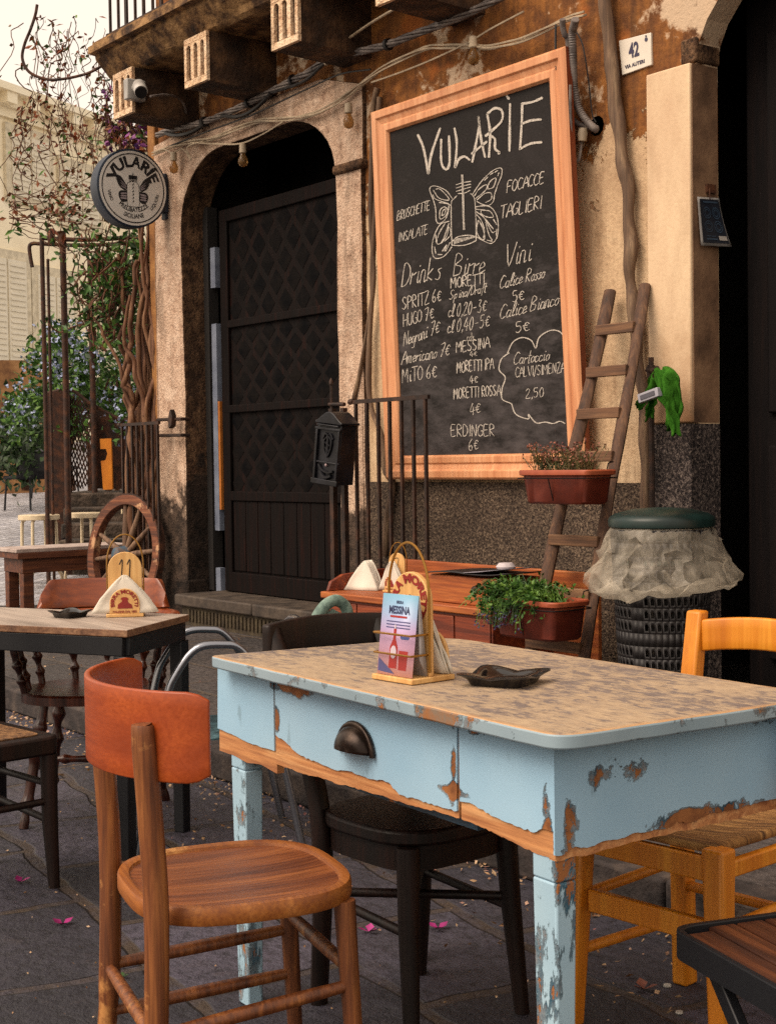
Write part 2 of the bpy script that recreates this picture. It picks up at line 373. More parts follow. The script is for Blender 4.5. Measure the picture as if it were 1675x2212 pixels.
# ------------------------------------------------------------------ the building with the doorway
B = thing('old_building', 'old plastered building with stone balcony, arched dark doorway and peeling ochre and cream walls', 'building', (-7, WY, 0))
DX0, DX1, DZ, DRX, DRZ = -9.28, -7.35, 3.42, .52, .47
def doorarch(x0, x1, zt, rx_, rz_, z0):
    P = [(x0, z0)]
    for i in range(11): a = math.pi - i / 10 * math.pi / 2; P.append((x0 + rx_ + rx_ * math.cos(a), zt - rz_ + rz_ * math.sin(a)))
    for i in range(11): a = math.pi / 2 - i / 10 * math.pi / 2; P.append((x1 - rx_ + rx_ * math.cos(a), zt - rz_ + rz_ * math.sin(a)))
    P.append((x1, z0)); return P
AX0, AX1 = -4.52, -1.9
def archright():
    P = [(AX0, 0)]
    for i in range(21): a = math.pi - i / 20 * math.pi; P.append(((AX0 + AX1) / 2 + (AX1 - AX0) / 2 * math.cos(a), 3.05 + .6 * math.sin(a)))
    P.append((AX1, 0)); return P
fy = lambda a, b, d: (a, d, b)
poly = [(-9.66, 0)] + doorarch(DX0 - .02, DX1 + .02, DZ + .02, DRX, DRZ, 0) + archright() + [(1.5, 0), (1.5, 8), (-9.66, 8)]
mb = MB(); mb.prism(poly, WY, WY + .145, fy); mb.build('facade_wall', M['wall'], B, world=True, smooth=0)
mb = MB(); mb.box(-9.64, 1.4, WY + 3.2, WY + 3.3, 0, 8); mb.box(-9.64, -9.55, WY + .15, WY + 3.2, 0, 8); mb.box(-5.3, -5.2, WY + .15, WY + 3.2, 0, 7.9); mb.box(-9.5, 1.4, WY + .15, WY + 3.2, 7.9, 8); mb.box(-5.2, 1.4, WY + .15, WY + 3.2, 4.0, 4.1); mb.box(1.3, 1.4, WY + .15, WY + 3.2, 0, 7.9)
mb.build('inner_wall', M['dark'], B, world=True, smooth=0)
# stone surround of the doorway: cream face, dark lava reveal; split into blocks by thin joints
mb = MB()
U = doorarch(DX0, DX1, DZ, DRX, DRZ, .1)
outer = [(-7.09, .1), (-7.09, 3.0), (-7.07, 3.02), (-7.07, 3.5), (-7.5, 3.62), (-9.2, 3.64), (-9.69, 3.6), (-9.69, .1)]
poly = U + outer
def wob(a, d, b):
    k = .009 if d < WY else .0; q = noise.noise(Vector((a * 3.1, b * 2.3, 7.7))); q2 = noise.noise(Vector((a * 9, b * 7, 1.7)))
    return (a + (q2 * .006), d + (q * .012 if d < WY else 0), b)
pp = []
for i in range(len(poly)):
    a, b = poly[i], poly[(i + 1) % len(poly)]; L = math.hypot(a[0] - b[0], a[1] - b[1]); k = max(1, int(L / .08))
    for j in range(k): pp.append((a[0] + (b[0] - a[0]) * j / k, a[1] + (b[1] - a[1]) * j / k))
poly = pp
mb.c = 1; mb.prism(poly, WY + .20, WY - .035, lambda a, b, d: wob(a, d, b), capmat=0); mb.build('door_surround', [M['jamb'], M['lava']], B, world=True, smooth=0, bevel=.012)
for bb in ((-7.36, -7.06, WY - .06, WY + .1, 3.0, 3.06), (-9.70, -9.27, WY - .05, WY + .15, .1, .42), (-7.37, -7.07, WY - .05, WY + .15, .1, .42)):
    mb = MB(); mb.box(*bb); mb.build('surround_block', M['lava'], B, world=True, bevel=.02)
mb = MB(); mb.box(-9.80, -9.695, WY - .02, WY + .2, 0, 4.6); mb.build('corner_strip', m_mottle('brown_plaster', ['#4e3016', '#86592f', '#a57743'], 5, .85, .6, 40, .01), B, world=True, bevel=.01)
mb = MB(); mb.box(-7.085, -4.80, WY - .028, WY, .1, 1.13); mb.build('wall_base', M['dado'], B, world=True, smooth=0)
mb = MB(); mb.box(-4.79, -4.523, WY - .045, WY + .14, 1.41, 3.05); mb.build('corner_pier', M['pier'], B, world=True, bevel=.008)
mb = MB(); mb.box(-4.5228, -4.519, WY - .03, WY + .142, 1.41, 3.048); mb.build('pier_reveal', m_mottle('stained_shaded_plaster', ['#4a3526', '#735640', '#8d6d52'], 5, .85, .4, 40, .008), B, world=True)  # brown stain, with the reveal's shade painted into the slab colour
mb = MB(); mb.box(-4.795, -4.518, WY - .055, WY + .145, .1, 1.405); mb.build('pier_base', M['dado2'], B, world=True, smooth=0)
mb = MB(); mb.box(-4.60, -4.505, WY - .02, WY + .15, 3.055, 3.17); mb.build('arch_impost', M['lava'], B, world=True, bevel=.012)
# doorstep
mb = MB(); mb.box(-9.15, -8.12, WY - .22, WY + .3, .255, .335); mb.build('doorstep_slab', M['concrete'], B, world=True, bevel=.012)
mb = MB(); mb.box(-8.112, -7.0, WY - .22, WY + .3, .252, .335); mb.build('doorstep_slab', M['concrete'], B, world=True, bevel=.012)
mb = MB(); mb.box(-9.10, -7.05, WY - .185, WY, .1, .252)
xx = -9.0
while xx < -7.4: mb.box(xx, xx + .022, WY - .197, WY - .185, .15, .235); xx += .047
mb.build('doorstep_riser', m_mottle('riser_stone', ['#221b13', '#3a3022', '#4c4230'], 12, .9, .7, 50, .008), B, world=True, bevel=.004)
# balcony
YB = 4.57
prof = [(WY, 3.97), (YB + .185, 3.97), (YB + .152, 3.99), (YB + .13, 4.025), (YB + .076, 4.073), (YB + .054, 4.10), (YB + .054, 4.128), (YB, 4.133), (YB, 4.182), (YB + .032, 4.187), (YB + .032, 4.214), (WY, 4.22)]
mb = MB()
NS = 60
def balx(i): return -9.49 + (9.49 - 5.8) * i / NS
for i in range(NS + 1):
    pass
vs = []; fs = []; n = len(prof)
for i in range(NS + 1):
    for k, (a, b) in enumerate(prof):
        ch = .012 * noise.noise(Vector((balx(i) * 4, k * .9, 3))) ; vs.append((balx(i) + (.0 if 0 < i < NS else 0), a + (ch if 0 < k < n - 1 else 0), b + ch * .6))
for i in range(NS):
    for k in range(n): k2 = (k + 1) % n; fs.append((i * n + k, i * n + k2, (i + 1) * n + k2, (i + 1) * n + k))
fs.append(tuple(range(n))); fs.append(tuple(reversed(range(NS * n, NS * n + n))))
mb.add(vs, fs); BAL = mb.build('balcony', M['balc'], B, world=True, smooth=30)
def corbel(xc, wdt=.283):
    mb = MB(); x0, x1 = xc - wdt / 2, xc + wdt / 2; zb, zt, yf = 3.66, 3.968, YB + .11
    mb.prism([(yf + .02, zb), (WY + .02, zb - .02), (WY + .02, zt), (yf + .02, zt)], x0 + .005, x1 - .005, lambda a, b, d: (d, a, b))
    nb0 = len(mb.mi); mb.box(x0, x1, yf - .005, yf + .02, zt - .035, zt); mb.box(x0, x1, yf - .005, yf + .02, zb, zb + .04)
    for k in range(4): a = x0 + k * (wdt - .03) / 3; mb.box(a, a + .03 + (.01 if k in (1, 2) else 0), yf - .005, yf + .02, zb + .041, zt - .036)
    for k in range(3):      # round tops of the flutes
        a = x0 + .03 + k * (wdt - .03) / 3; b = a + (wdt - .03) / 3 - .03
        mb.prism([(a, zt - .036), (a, zt - .075)] + [((a + b) / 2 - (b - a) / 2 * math.cos(t), zt - .075 + .03 * math.sin(t)) for t in [math.pi * j / 6 for j in range(1, 6)]] + [(b, zt - .075), (b, zt - .036)], yf - .004, yf + .019, fy)
    mb.mi = [1] * nb0 + mb.mi[nb0:]; mb.build('corbel', [M['corbel'], M['corbel_shade']], BAL, world=True, bevel=.007)
for xc in (-9.19, -8.18, -7.145, -6.12): corbel(xc)
mb = MB()
for i in range(29): x = -9.38 + i * .125; mb.beam((x, YB + .12, 4.21), (x, YB + .12, 5.2), .016, .016)
for i in range(3): y = YB + .25 + i * .14; mb.beam((-9.4, y, 4.21), (-9.4, y, 5.2), .016, .016)
mb.beam((-9.42, YB + .12, 4.26), (-5.82, YB + .12, 4.26), .03, .02); mb.beam((-9.42, YB + .12, 5.2), (-5.82, YB + .12, 5.2), .04, .03)
mb.beam((-9.4, YB + .1, 5.2), (-9.4, WY, 5.2), .04, .03); mb.beam((-9.4, YB + .1, 4.26), (-9.4, WY, 4.26), .03, .02)
mb.build('balcony_railing', M['iron'], BAL, world=True, smooth=0)
mb = MB()
mb.box(-9.3, -5.9, WY - .02, WY + .0, 4.25, 6.2); mb.build('balcony_shutter', m_mottle('white_shutter', ['#8f8a86', '#d8d2c8'], 3, .6, .2), BAL, world=True)
# the door
YD = WY + .17
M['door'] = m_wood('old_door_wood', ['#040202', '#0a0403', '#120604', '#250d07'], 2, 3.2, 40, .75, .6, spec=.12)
M['inlay'] = m_plain('inlay_metal', '#040406', .8, 0, .06)
mb = MB()
xL, xR = DX0 + .22, DX1 - .02
mb.box(xL, xR, YD, YD + .05, .335, 3.05)
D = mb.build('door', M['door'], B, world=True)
def dz(cy): return ony(600, 534.4 + .3925 * cy, YD)[2]
rails = [dz(1880), dz(1800), dz(1395), dz(1350), dz(885), dz(860), dz(395), dz(365), 3.0]
mb = MB()
for za, zb in ((.34, dz(1810)), (dz(1400), dz(1345)), (dz(895), dz(850)), (dz(405), dz(360)), (2.96, 3.05)): mb.box(xL, xR, YD - .025, YD, za, zb)
mb.box(xL, xL + .1, YD - .024, YD, .36, 3.0); mb.box(xR - .1, xR, YD - .024, YD, .36, 3.0)
mb.build('door_rail', M['door'], D, world=True, bevel=.006)
mb = MB()
for za, zb in ((dz(1345), dz(895)), (dz(850), dz(405)), (dz(360), 2.96)):
    nr = 5; hh = (zb - za) / nr * .5
    for r in range(nr):
        for c in range(6):
            x = xL + .17 + (c + (.5 if r % 2 else 0)) * .215; z = za + (r + .5) * (zb - za) / nr
            if x > xR - .14: continue
            q = MB
            d = .05; pts = [(x, YD - .002, z - hh * 1.25), (x + .085, YD - .002, z), (x, YD - .002, z + hh * 1.25), (x - .085, YD - .002, z), (x, YD - .006, z)]
            mb.add(pts, [(0, 1, 4), (1, 2, 4), (2, 3, 4), (3, 0, 4)])
mb.build('diamond_inlay', M['inlay'], D, world=True, smooth=0)
mb = MB()
for k in range(9):
    x = xL + .11 + k * (xR - xL - .22) / 9; mb.box(x + .004, x + (xR - xL - .22) / 9 - .004, YD - .012, YD, dz(1800), dz(1402))
mb.build('door_plank', M['door'], D, world=True, bevel=.004)
mb = MB(); mb.box(DX0 - .3, DX1 + .3, YD + .7, YD + .74, 2.5, DZ + .6); mb.build('transom_panel', m_plain('transom_dark', '#0c0a0c', .5, 0, .2), B, world=True)
mb = MB(); mb.box(DX0, DX0 + .07, YD - .03, YD + .05, .335, 3.1); mb.build('door_frame', M['dark'], B, world=True)
mb = MB()
for py0, py1 in ((800, 925), (990, 1235), (1300, 1700), (1832, 1880)):
    a = ony(465, 534.4 + .3925 * (py0 - 800 + 0) + 0, YD)[2]
strip = [(535, 622), (700, 880), (880, 1145), (1225, 1275)]
for y0, y1 in strip:
    mb.box(DX0 + .085, DX0 + .15, YD - .02, YD + .02, ony(465, y1, YD)[2], ony(465, y0, YD)[2])
mb.build('door_edge_strip', m_mottle('pale_blue_paint', ['#5a6172', '#79808f'], 8, .6, .2), B, world=True)
mb = MB(); mb.box(DX0 + .155, DX0 + .18, YD - .02, YD + .02, ony(465, 1100, YD)[2], ony(465, 868, YD)[2]); mb.build('door_edge_strip', m_mottle('amber_wood', ['#8a4e1a', '#b06a28'], 8, .6, .2), B, world=True)
# dark door leaf in the right passage
mb = MB(); mb.box(-4.50, -1.95, WY + .32, WY + .38, .1, 3.6)
for k in range(3): x = -4.36 + k * .6; mb.box(x, x + .5, WY + .29, WY + .32, .3, 1.3); mb.box(x, x + .5, WY + .29, WY + .32, 1.45, 3.2)
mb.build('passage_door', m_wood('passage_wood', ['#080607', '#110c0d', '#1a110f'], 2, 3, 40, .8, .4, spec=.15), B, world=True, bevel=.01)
# ------------------------------------------------------------------ the chalk menu board
def chalkmat(name, col):
    g = G(name); f = g.noise(None, 160, 3, .7); c = g.mix(g.ramp(f, [(.38, .6), (.56, 0.0)]), col, '#3d3735'); return g.out(c, .9, None, 0, .1)
M['chalk'] = chalkmat('chalk', '#cbc2b7')
M['frame'] = m_wood('orange_varnished_wood', ['#b5744c', '#d29468', '#dda67c'], 2, 1.4, 50, .5, .12)
M['frame_side'] = m_wood('dark_orange_wood', ['#5a2410', '#7a3518', '#8d431f'], 2, 2.2, 50, .5, .15)
def boardmat():
    g = G('blackboard'); n1 = g.noise(None, 1.6, 5, .6, .6); n2 = g.noise(None, 90, 3, .6); c = g.ramp(n1, [(.35, '#171413'), (.55, '#1e1a19'), (.72, '#2b2626')])
    x, y, z = g.xyz(); lo = g.ramp(g.math('ADD', g.noise(g.co((2, 2, 5), (0, .5, 0)), 2.4, 5, .7), g.math('MULTIPLY', g.math('SUBTRACT', 1.0, z), .18)), [(.5, 0.0), (.8, .6)]); c = g.mix(lo, c, '#5a5455')
    c = g.mix(g.ramp(n2, [(.55, 0.0), (.75, .25)]), c, '#4a4444'); return g.out(c, .8, g.bump(n2, .2, .002), 0, .25)
# board plane: the top leans out from the wall a little
b0 = ony(845, 1035, WY - .05); lean = .085
pz0, pz1 = 1.16, 3.26
def bp(x, z, d=0): t = (z - pz0) / (pz1 - pz0); return (x, WY - .055 - lean * t - d, z)
pn = Vector((0, -(pz1 - pz0), -lean)).normalized()   # facing the street
BN = np.array([0, pz1 - pz0, lean]); BN = BN / np.linalg.norm(BN)
def onboard(px, py, lift=.0): return onpl(px, py, np.array(bp(-6, 2, lift)), BN)
BX = thing('menu_board', 'tall chalk menu board in a thick orange wooden frame on the wall', 'menu board', bp(-6.2, 1.16))
oc = [onboard(845, 1035), (0, 0, 0), onboard(1232, 102), onboard(812, 245)]
oc[1] = np.array([oc[2][0] + .03, 0, oc[0][2]])
P4 = [(p[0], p[2]) for p in (oc[0], oc[1], oc[2], oc[3])]
def inset(P, k):
    cx = sum(p[0] for p in P) / 4; cz = sum(p[1] for p in P) / 4
    return [(p[0] + math.copysign(k, cx - p[0]), p[1] + math.copysign(k, cz - p[1])) for p in P]
def bf(a, b, d): return bp(a, b, d)
FWD = .135
I4 = inset(P4, FWD)
for i in range(4):
    a, b, c, d = P4[i], P4[(i + 1) % 4], I4[(i + 1) % 4], I4[i]
    mb = MB()
    def lerp(p, q, t): return (p[0] + (q[0] - p[0]) * t, p[1] + (q[1] - p[1]) * t)
    steps = [(0, .0), (0, .036), (.08, .046), (.34, .046), (.40, .034), (.62, .026), (.68, .034), (.92, .034), (1.0, .018), (1.0, 0)]
    vs = []
    for t, h in steps: vs += [bp(*lerp(a, d, t), h), bp(*lerp(b, c, t), h)]
    k = len(steps); fs = [(2 * j, 2 * j + 1, 2 * ((j + 1) % k) + 1, 2 * ((j + 1) % k)) for j in range(k)]
    mb.add(vs, fs[:1]); mb.mi[-1] = 1; mb.add(vs, fs[1:])
    fr = mb.build('frame_rail', [M['frame'], M['frame_side']], BX, world=True, smooth=30, bevel=.002)
mb = MB(); mb.prism(inset(P4, FWD - .02), 0, .010, bf); mb.build('blackboard', boardmat(), BX, world=True, smooth=0)
# handwriting
FONT = {
 'A': '0,0 .45,1 .9,0|.2,.38 .75,.42', 'B': '.05,0 .05,1 .5,.95 .6,.75 .1,.52 .65,.4 .6,.08 .05,0', 'C': '.75,.85 .4,1 .1,.7 .05,.3 .35,0 .75,.12', 'D': '.1,0 .1,1 .6,.85 .75,.45 .5,.08 .1,0',
 'E': '.65,1 .1,.97 .1,.02 .7,.05|.1,.52 .55,.55', 'F': '.1,0 .12,1 .75,1|.1,.52 .55,.55', 'G': '.75,.88 .4,1 .08,.65 .1,.2 .45,0 .75,.2 .75,.45 .5,.45', 'H': '.1,0 .1,1|.1,.5 .7,.52|.7,0 .72,1', 'I': '.2,0 .22,1', 'K': '.1,0 .1,1|.65,1 .1,.45 .7,0',
 'L': '.1,1 .1,0 .65,.05', 'M': '.05,0 .1,1 .45,.4 .8,1 .85,0', 'N': '.08,0 .1,1 .65,.02 .7,1', 'O': '.4,1 .08,.7 .1,.2 .4,0 .72,.25 .72,.75 .4,1', 'P': '.1,0 .1,1 .6,.92 .65,.65 .1,.48', 'R': '.1,0 .1,1 .6,.92 .6,.65 .1,.5 .7,0', 'S': '.65,.88 .35,1 .1,.78 .3,.52 .65,.3 .4,0 .05,.12',
 'T': '.4,0 .4,1|0,1 .85,1.03', 'U': '.08,1 .1,.2 .4,0 .65,.2 .68,1', 'V': '.02,1 .4,0 .8,1', 'Z': '.05,1 .7,1 .05,0 .75,.02', 'W': '.0,1 .2,0 .45,.7 .7,0 .9,1', 'X': '.05,1 .7,0|.7,1 .05,0',
 'a': '.55,.42 .2,.5 .05,.2 .25,0 .5,.15 .58,.5 .55,.05 .7,.0', 'b': '.1,1 .1,0 .45,.05 .5,.4 .12,.4', 'c': '.5,.42 .2,.5 .05,.2 .25,0 .6,.12', 'd': '.5,.42 .15,.45 .05,.15 .3,0 .55,.2 .6,1 .55,.05', 'e': '.08,.22 .5,.32 .35,.52 .1,.35 .15,.02 .6,.12',
 'f': '.55,.95 .3,.9 .2,-.25|.0,.5 .5,.52', 'g': '.55,.42 .2,.5 .05,.2 .3,.02 .55,.4 .5,-.3 .15,-.3', 'i': '.2,.5 .2,.02 .4,.08|.25,.7 .28,.76', 'k': '.1,1 .1,0|.5,.5 .1,.22 .55,0', 'l': '.1,.05 .45,.85 .3,1 .15,.6 .2,.05 .45,.1', 'm': '.05,.0 .08,.5 .3,.5 .32,0 .36,.48 .6,.5 .62,.02 .75,.06', 'n': '.05,0 .08,.5 .4,.5 .42,.02 .6,.08', 'o': '.3,.5 .05,.3 .2,0 .5,.15 .45,.45 .3,.5 .6,.42',
 'p': '.1,.5 .08,-.4|.1,.45 .45,.5 .5,.15 .12,.05', 'r': '.05,0 .1,.5 .2,.38 .5,.48', 's': '.45,.48 .15,.42 .4,.22 .3,0 .0,.05', 't': '.25,1 .22,.05 .45,.02|.02,.6 .5,.62', 'u': '.05,.5 .08,.08 .3,0 .45,.45 .48,.05 .62,.05', 'v': '.02,.5 .2,0 .45,.5', 'z': '.05,.5 .45,.5 .05,0 .5,.02',
 '0': '.35,1 .08,.6 .15,.1 .4,0 .62,.4 .5,.9 .35,1', '2': '.08,.75 .35,1 .6,.75 .05,0 .7,.02', '3': '.1,.95 .55,.95 .25,.58 .6,.35 .4,0 .05,.08', '4': '.4,1 .02,.35 .7,.38|.5,.7 .45,0', '5': '.6,1 .15,.97 .12,.6 .5,.6 .6,.25 .3,0 .05,.1', '6': '.55,1 .15,.6 .08,.2 .35,0 .6,.2 .4,.45 .1,.3', '7': '.02,.95 .65,1 .25,0|.2,.5 .55,.52',
 '1': '.1,.75 .35,1 .33,0', '\u20ac': '.7,.7 .4,.85 .15,.5 .3,.08 .7,.15|0,.55 .5,.58|0,.36 .45,.38', '/': '.0,-.1 .5,1.05', '-': '.05,.42 .5,.45', ',': '.15,.1 .05,-.15', ' ': '', '.': '.1,.0 .14,.03'}
WID = {'M': 1.05, 'm': .85, 'I': .42, 'i': .42, 'l': .45, ' ': .45, ',': .3, '/': .55, 'W': 1.1, 'r': .5, 's': .52, 't': .5, 'e': .6, 'c': .6, 'a': .7, 'o': .6, 'n': .62, 'u': .64, '1': .5, 'f': .5, 'v': .5, 'b': .58, 'd': .65, 'g': .65}
def strokes(s):
    return [[tuple(map(float, q.split(','))) for q in st.split()] for st in s.split('|') if st]
def write(mb, s, p0, p1, h, wd, surf, slant=.0):
    tot = sum(WID.get(c, .85) for c in s); dx, dy = (p1[0] - p0[0]) / tot, (p1[1] - p0[1]) / tot; a = 0
    for c in s:
        w_ = WID.get(c, .85); jx, jy = random.uniform(-.02, .02), random.uniform(-.03, .03)
        for st in strokes(FONT.get(c, '')):
            pts = [(p0[0] + (a + x + jx) * dx + (y) * h * slant, p0[1] + (a + x) * dy - (y + jy) * h) for x, y in st]
            if len(pts) > 2: pts = spline(pts, 3)
            ribbon(mb, pts, wd * .7, surf, .4)
        a += w_
S6 = .2393
def b6(x, y): return (835 + x * S6, 167 + y * S6)
def b5(x, y): return (801.6 + x * .332, 334 + y * .332)
chs = lambda px, py: onboard(px, py, .012)
mb = MB()
VUL = ['280,520 330,640 375,870|375,870 400,700 480,460', '490,560 490,760 530,830 565,770 560,530', '610,460 630,600 615,815|615,815 650,740 700,715 745,745', '825,355 830,450 770,765|825,355 850,560 885,720|765,690 900,580', '905,330 930,500 920,720|905,330 970,280 1035,300 1030,400 890,530|940,530 975,560 975,640 1015,680|1015,680 1005,690', '1070,150 1100,195|1110,240 1105,665', '1215,240 1320,220 1400,185|1220,240 1215,420 1200,650|1215,420 1300,390 1390,380|1195,650 1290,600 1395,585']
for L in VUL:
    for st in strokes(L): ribbon(mb, spline([b6(*p) for p in st], 5), 4.9, chs, .2)
mb.build('board_title', M['chalk'], BX, world=True, smooth=0)
mb = MB()
JAR = ['600,1100 580,1150 585,1480 600,1515 700,1515 790,1480 805,1440 795,1130 770,1060|590,1480 640,1440 740,1425 800,1440|675,880 690,1375|685,880 700,1375|625,970 690,950 755,940|625,1000 690,980 755,965|625,1030 690,1010 755,990|640,1050 700,1045 750,1020|600,1100 630,1070|755,1050 775,1065',
       '590,1095 530,1020 430,980 385,1010 420,1110 440,1190 445,1290 470,1320 520,1290 550,1230 560,1160|420,1020 470,1090 555,1110 550,1080 480,1010 440,1010|415,1060 440,1100 555,1140|470,1130 540,1140 580,1160|475,1270 480,1200 520,1170 550,1200 530,1250 490,1280 475,1270|495,1250 505,1205 530,1190 520,1235 495,1250',
       '560,1300 480,1330 420,1450 408,1560 430,1630 500,1625 560,1570 585,1530|530,1310 470,1410 450,1500 500,1480 560,1320|490,1500 540,1430 560,1350 575,1420 520,1480|500,1570 540,1510 520,1570|530,1570 570,1490|440,1420 445,1490|430,1530 440,1590|460,1600 500,1600',
       '770,1060 860,930 960,840 1030,820 1035,880 1000,970 970,1060 960,1120 920,1155 870,1150 810,1120|800,1095 880,1030 905,990 890,970 830,1010 790,1070|910,1010 960,990 985,910 940,930 915,970 910,1010|810,1110 880,1050 940,1045 940,1100 890,1130|880,930 910,900|930,880 960,860|970,860 1000,840|1010,860 1000,890',
       '800,1170 870,1160 940,1175 990,1250 1005,1350 990,1450 940,1500 870,1475 810,1440|800,1190 880,1200 930,1210 960,1260 900,1260 850,1230 850,1205|810,1240 850,1290 880,1380 870,1450|820,1300 810,1390 840,1450 880,1460 870,1380 840,1310 820,1290|800,1210 870,1260 910,1330 950,1400 975,1390|880,1270 960,1370|890,1310 920,1420 950,1470|960,1280 990,1330|990,1370 985,1430|905,1470 950,1480']
for L in JAR:
    for st in strokes(L): ribbon(mb, spline([b6(*p) for p in st], 4), 1.7, chs, .4)
for k in range(16):
    t = k / 15; ribbon(mb, [b6(605 + 185 * t, 1500 - 60 * t + 6), b6(600 + 190 * t + 10, 1450 - 25 * t + 8)], 1.5, chs, .4)
mb.build('butterfly_jar_drawing', M['chalk'], BX, world=True, smooth=0)
COLS = {k: MB() for k in ('drinks_list', 'beer_heading', 'beer_list', 'wine_list', 'cloud_note')}
def wr(s, a, b, h, wd=1.9, sl=0): write(COLS.setdefault(colname(a) if a[1] >= 540 else s, MB()), s, a, b, h, wd, chs, sl)
def colname(a): return 'drinks_list' if a[0] < 960 else ('beer_heading' if a[1] < 660 else 'beer_list') if a[0] < 1075 else 'wine_list' if a[1] < 740 else 'cloud_note'
q6 = lambda s, x0, y0, x1, y1, h, wd=2.0, sl=0: wr(s, b6(x0, y0), b6(x1, y1), h * S6, wd, sl)
q5 = lambda s, x0, y0, x1, y1, h, wd=1.9, sl=0: wr(s, b5(x0, y0), b5(x1, y1), h * .332, wd, sl)
q6('BRUSCHETTE', 90, 1295, 385, 1195, 85, 1.8, .1); q6('INSALATE', 100, 1490, 370, 1410, 85, 1.8, .1); q6('FOCACCE', 1075, 1045, 1420, 950, 105, 2.4, .1); q6('TAGLIERI', 1020, 1275, 1400, 1180, 115, 2.4, .1)
q5('Drinks', 190, 860, 450, 805, 150, 2.2, .15); q5('Birre', 530, 795, 735, 765, 140, 2.2, .15); q5('Vini', 860, 735, 1040, 690, 150, 2.2, .15)
q5('MORETTI', 515, 870, 740, 840, 68, 2.5); q5('Spina/Draft', 505, 945, 745, 895, 62, 1.7, .2)
q5('SPRITZ 6\u20ac', 200, 1010, 460, 950, 80, 2.1); q5('HUGO 7\u20ac', 205, 1120, 410, 1065, 80, 2.0); q5('Negroni 7\u20ac', 205, 1250, 445, 1160, 90, 2.0, .1); q5('Americano 7\u20ac', 195, 1365, 510, 1305, 85, 2.0, .15); q5('MiTO 6\u20ac', 200, 1485, 430, 1450, 90, 2.1)
q5('cl 0,20-3\u20ac', 497, 1060, 750, 1020, 85, 1.9, .1); q5('cl 0,40-5\u20ac', 492, 1165, 770, 1120, 85, 1.9, .1); q5('cds.', 620, 1215, 690, 1205, 55, 1.5); q5('MESSINA', 550, 1290, 770, 1255, 70, 2.3); q5('4\u20ac', 640, 1315, 690, 1310, 35, 1.5)
q5('MORETTI IPA', 555, 1420, 795, 1395, 70, 2.3); q5('4\u20ac', 640, 1490, 695, 1485, 50, 1.7); q5('MORETTI ROSSA', 535, 1590, 840, 1565, 68, 2.2); q5('4\u20ac', 640, 1700, 715, 1680, 75, 1.9)
q5('ERDINGER', 515, 1835, 805, 1830, 75, 2.2); q5('6\u20ac', 630, 1925, 700, 1920, 75, 2.0)
q5('Calice Rosso', 830, 875, 1125, 800, 85, 2.0, .2); q5('5\u20ac', 915, 960, 1000, 945, 72, 2.1); q5('Calice Bianco', 830, 1075, 1215, 975, 95, 2.0, .2); q5('5\u20ac', 935, 1160, 1035, 1145, 70, 2.1)
q5('Cartoccio', 920, 1370, 1155, 1335, 80, 1.8, .2); q5('CALVI/SIMENZA', 935, 1450, 1258, 1415, 65, 1.9); q5('2,50', 1000, 1585, 1130, 1575, 62, 1.9)
cloud = [(1258, 1190), (1220, 1150), (1160, 1145), (1090, 1190), (1068, 1260), (1040, 1210), (980, 1190), (920, 1220), (885, 1290)], [(895, 1290), (845, 1330), (830, 1400), (870, 1450), (850, 1520), (850, 1590), (910, 1620)], [(910, 1620), (940, 1690), (1020, 1720), (1020, 1690), (1070, 1745), (1130, 1740), (1180, 1750), (1225, 1735), (1258, 1750)]
for cseg in cloud: ribbon(COLS['cloud_note'], spline([b5(*p) for p in cseg], 5), 2.2, chs, .2)
for k_, m_ in COLS.items(): m_.build(k_ if '_' in k_ else 'food_word', M['chalk'], BX, world=True, smooth=0)
# ------------------------------------------------------------------ the round sign
XS = -9.45; sc_ = onx(287, 407, XS); SY, SZ = sc_[1], sc_[2]; SR = .277
S = thing('round_sign', 'round white and navy hanging sign with a butterfly jar on a bracket above the doorway', 'sign', (XS, SY, SZ))
M['navy'] = m_mottle('navy_metal', ['#16202e', '#1f2c3e'], 6, .45, .1, 60, .002)
M['signw'] = m_mottle('sign_white', ['#cfc9c2', '#dcd6cf'], 5, .5, .0)
M['ink'] = m_plain('sign_ink', '#120f14', .6)
sgn = lambda a, b, d=0: (d, a, b)
mb = MB(); mb.lathe([(SR, -.11), (SR + .002, -.10), (SR + .002, .0), (SR - .012, .006)], 56, M=Matrix(((0, 0, 1, 0), (1, 0, 0, 0), (0, 1, 0, 0), (0, 0, 0, 1)))); mb.build('sign_case', M['navy'], S, smooth=40)
mb = MB(); mb.lathe([(0, .007), (SR - .013, .007), (SR - .013, .0)], 56, M=Matrix(((0, 0, 1, 0), (1, 0, 0, 0), (0, 1, 0, 0), (0, 0, 0, 1)))); mb.build('sign_face', M['signw'], S, smooth=30)
mb = MB(); mb.box(-.085, -.012, SR - .03, WY - SY - .034, -.14, .11); mb.box(-.085, -.025, WY - SY - .055, WY - SY - .034, -.19, .14); mb.build('sign_bracket', M['navy'], S, bevel=.003)
mb = MB(); e = .0085
ring = [(.243 * math.cos(2 * math.pi * k / 64), .243 * math.sin(2 * math.pi * k / 64)) for k in range(65)]; ribbon(mb, ring, .008, lambda a, b: sgn(a, b, e))
addtext(mb, 'VULAR\u00cdE', lambda a, b: sgn(a, b + .012, e), .105, .004, bend=.142, sx=.93)
addtext(mb, 'VINO', lambda a, b: sgn(a * math.cos(1.22) + b * math.sin(1.22), -a * math.sin(1.22) + b * math.cos(1.22), e), .034, .0008, bend=.205, inner=True)
addtext(mb, 'LIQUORI', lambda a, b: sgn(a * math.cos(-1.1) + b * math.sin(-1.1), -a * math.sin(-1.1) + b * math.cos(-1.1), e), .034, .0008, bend=.205, inner=True)
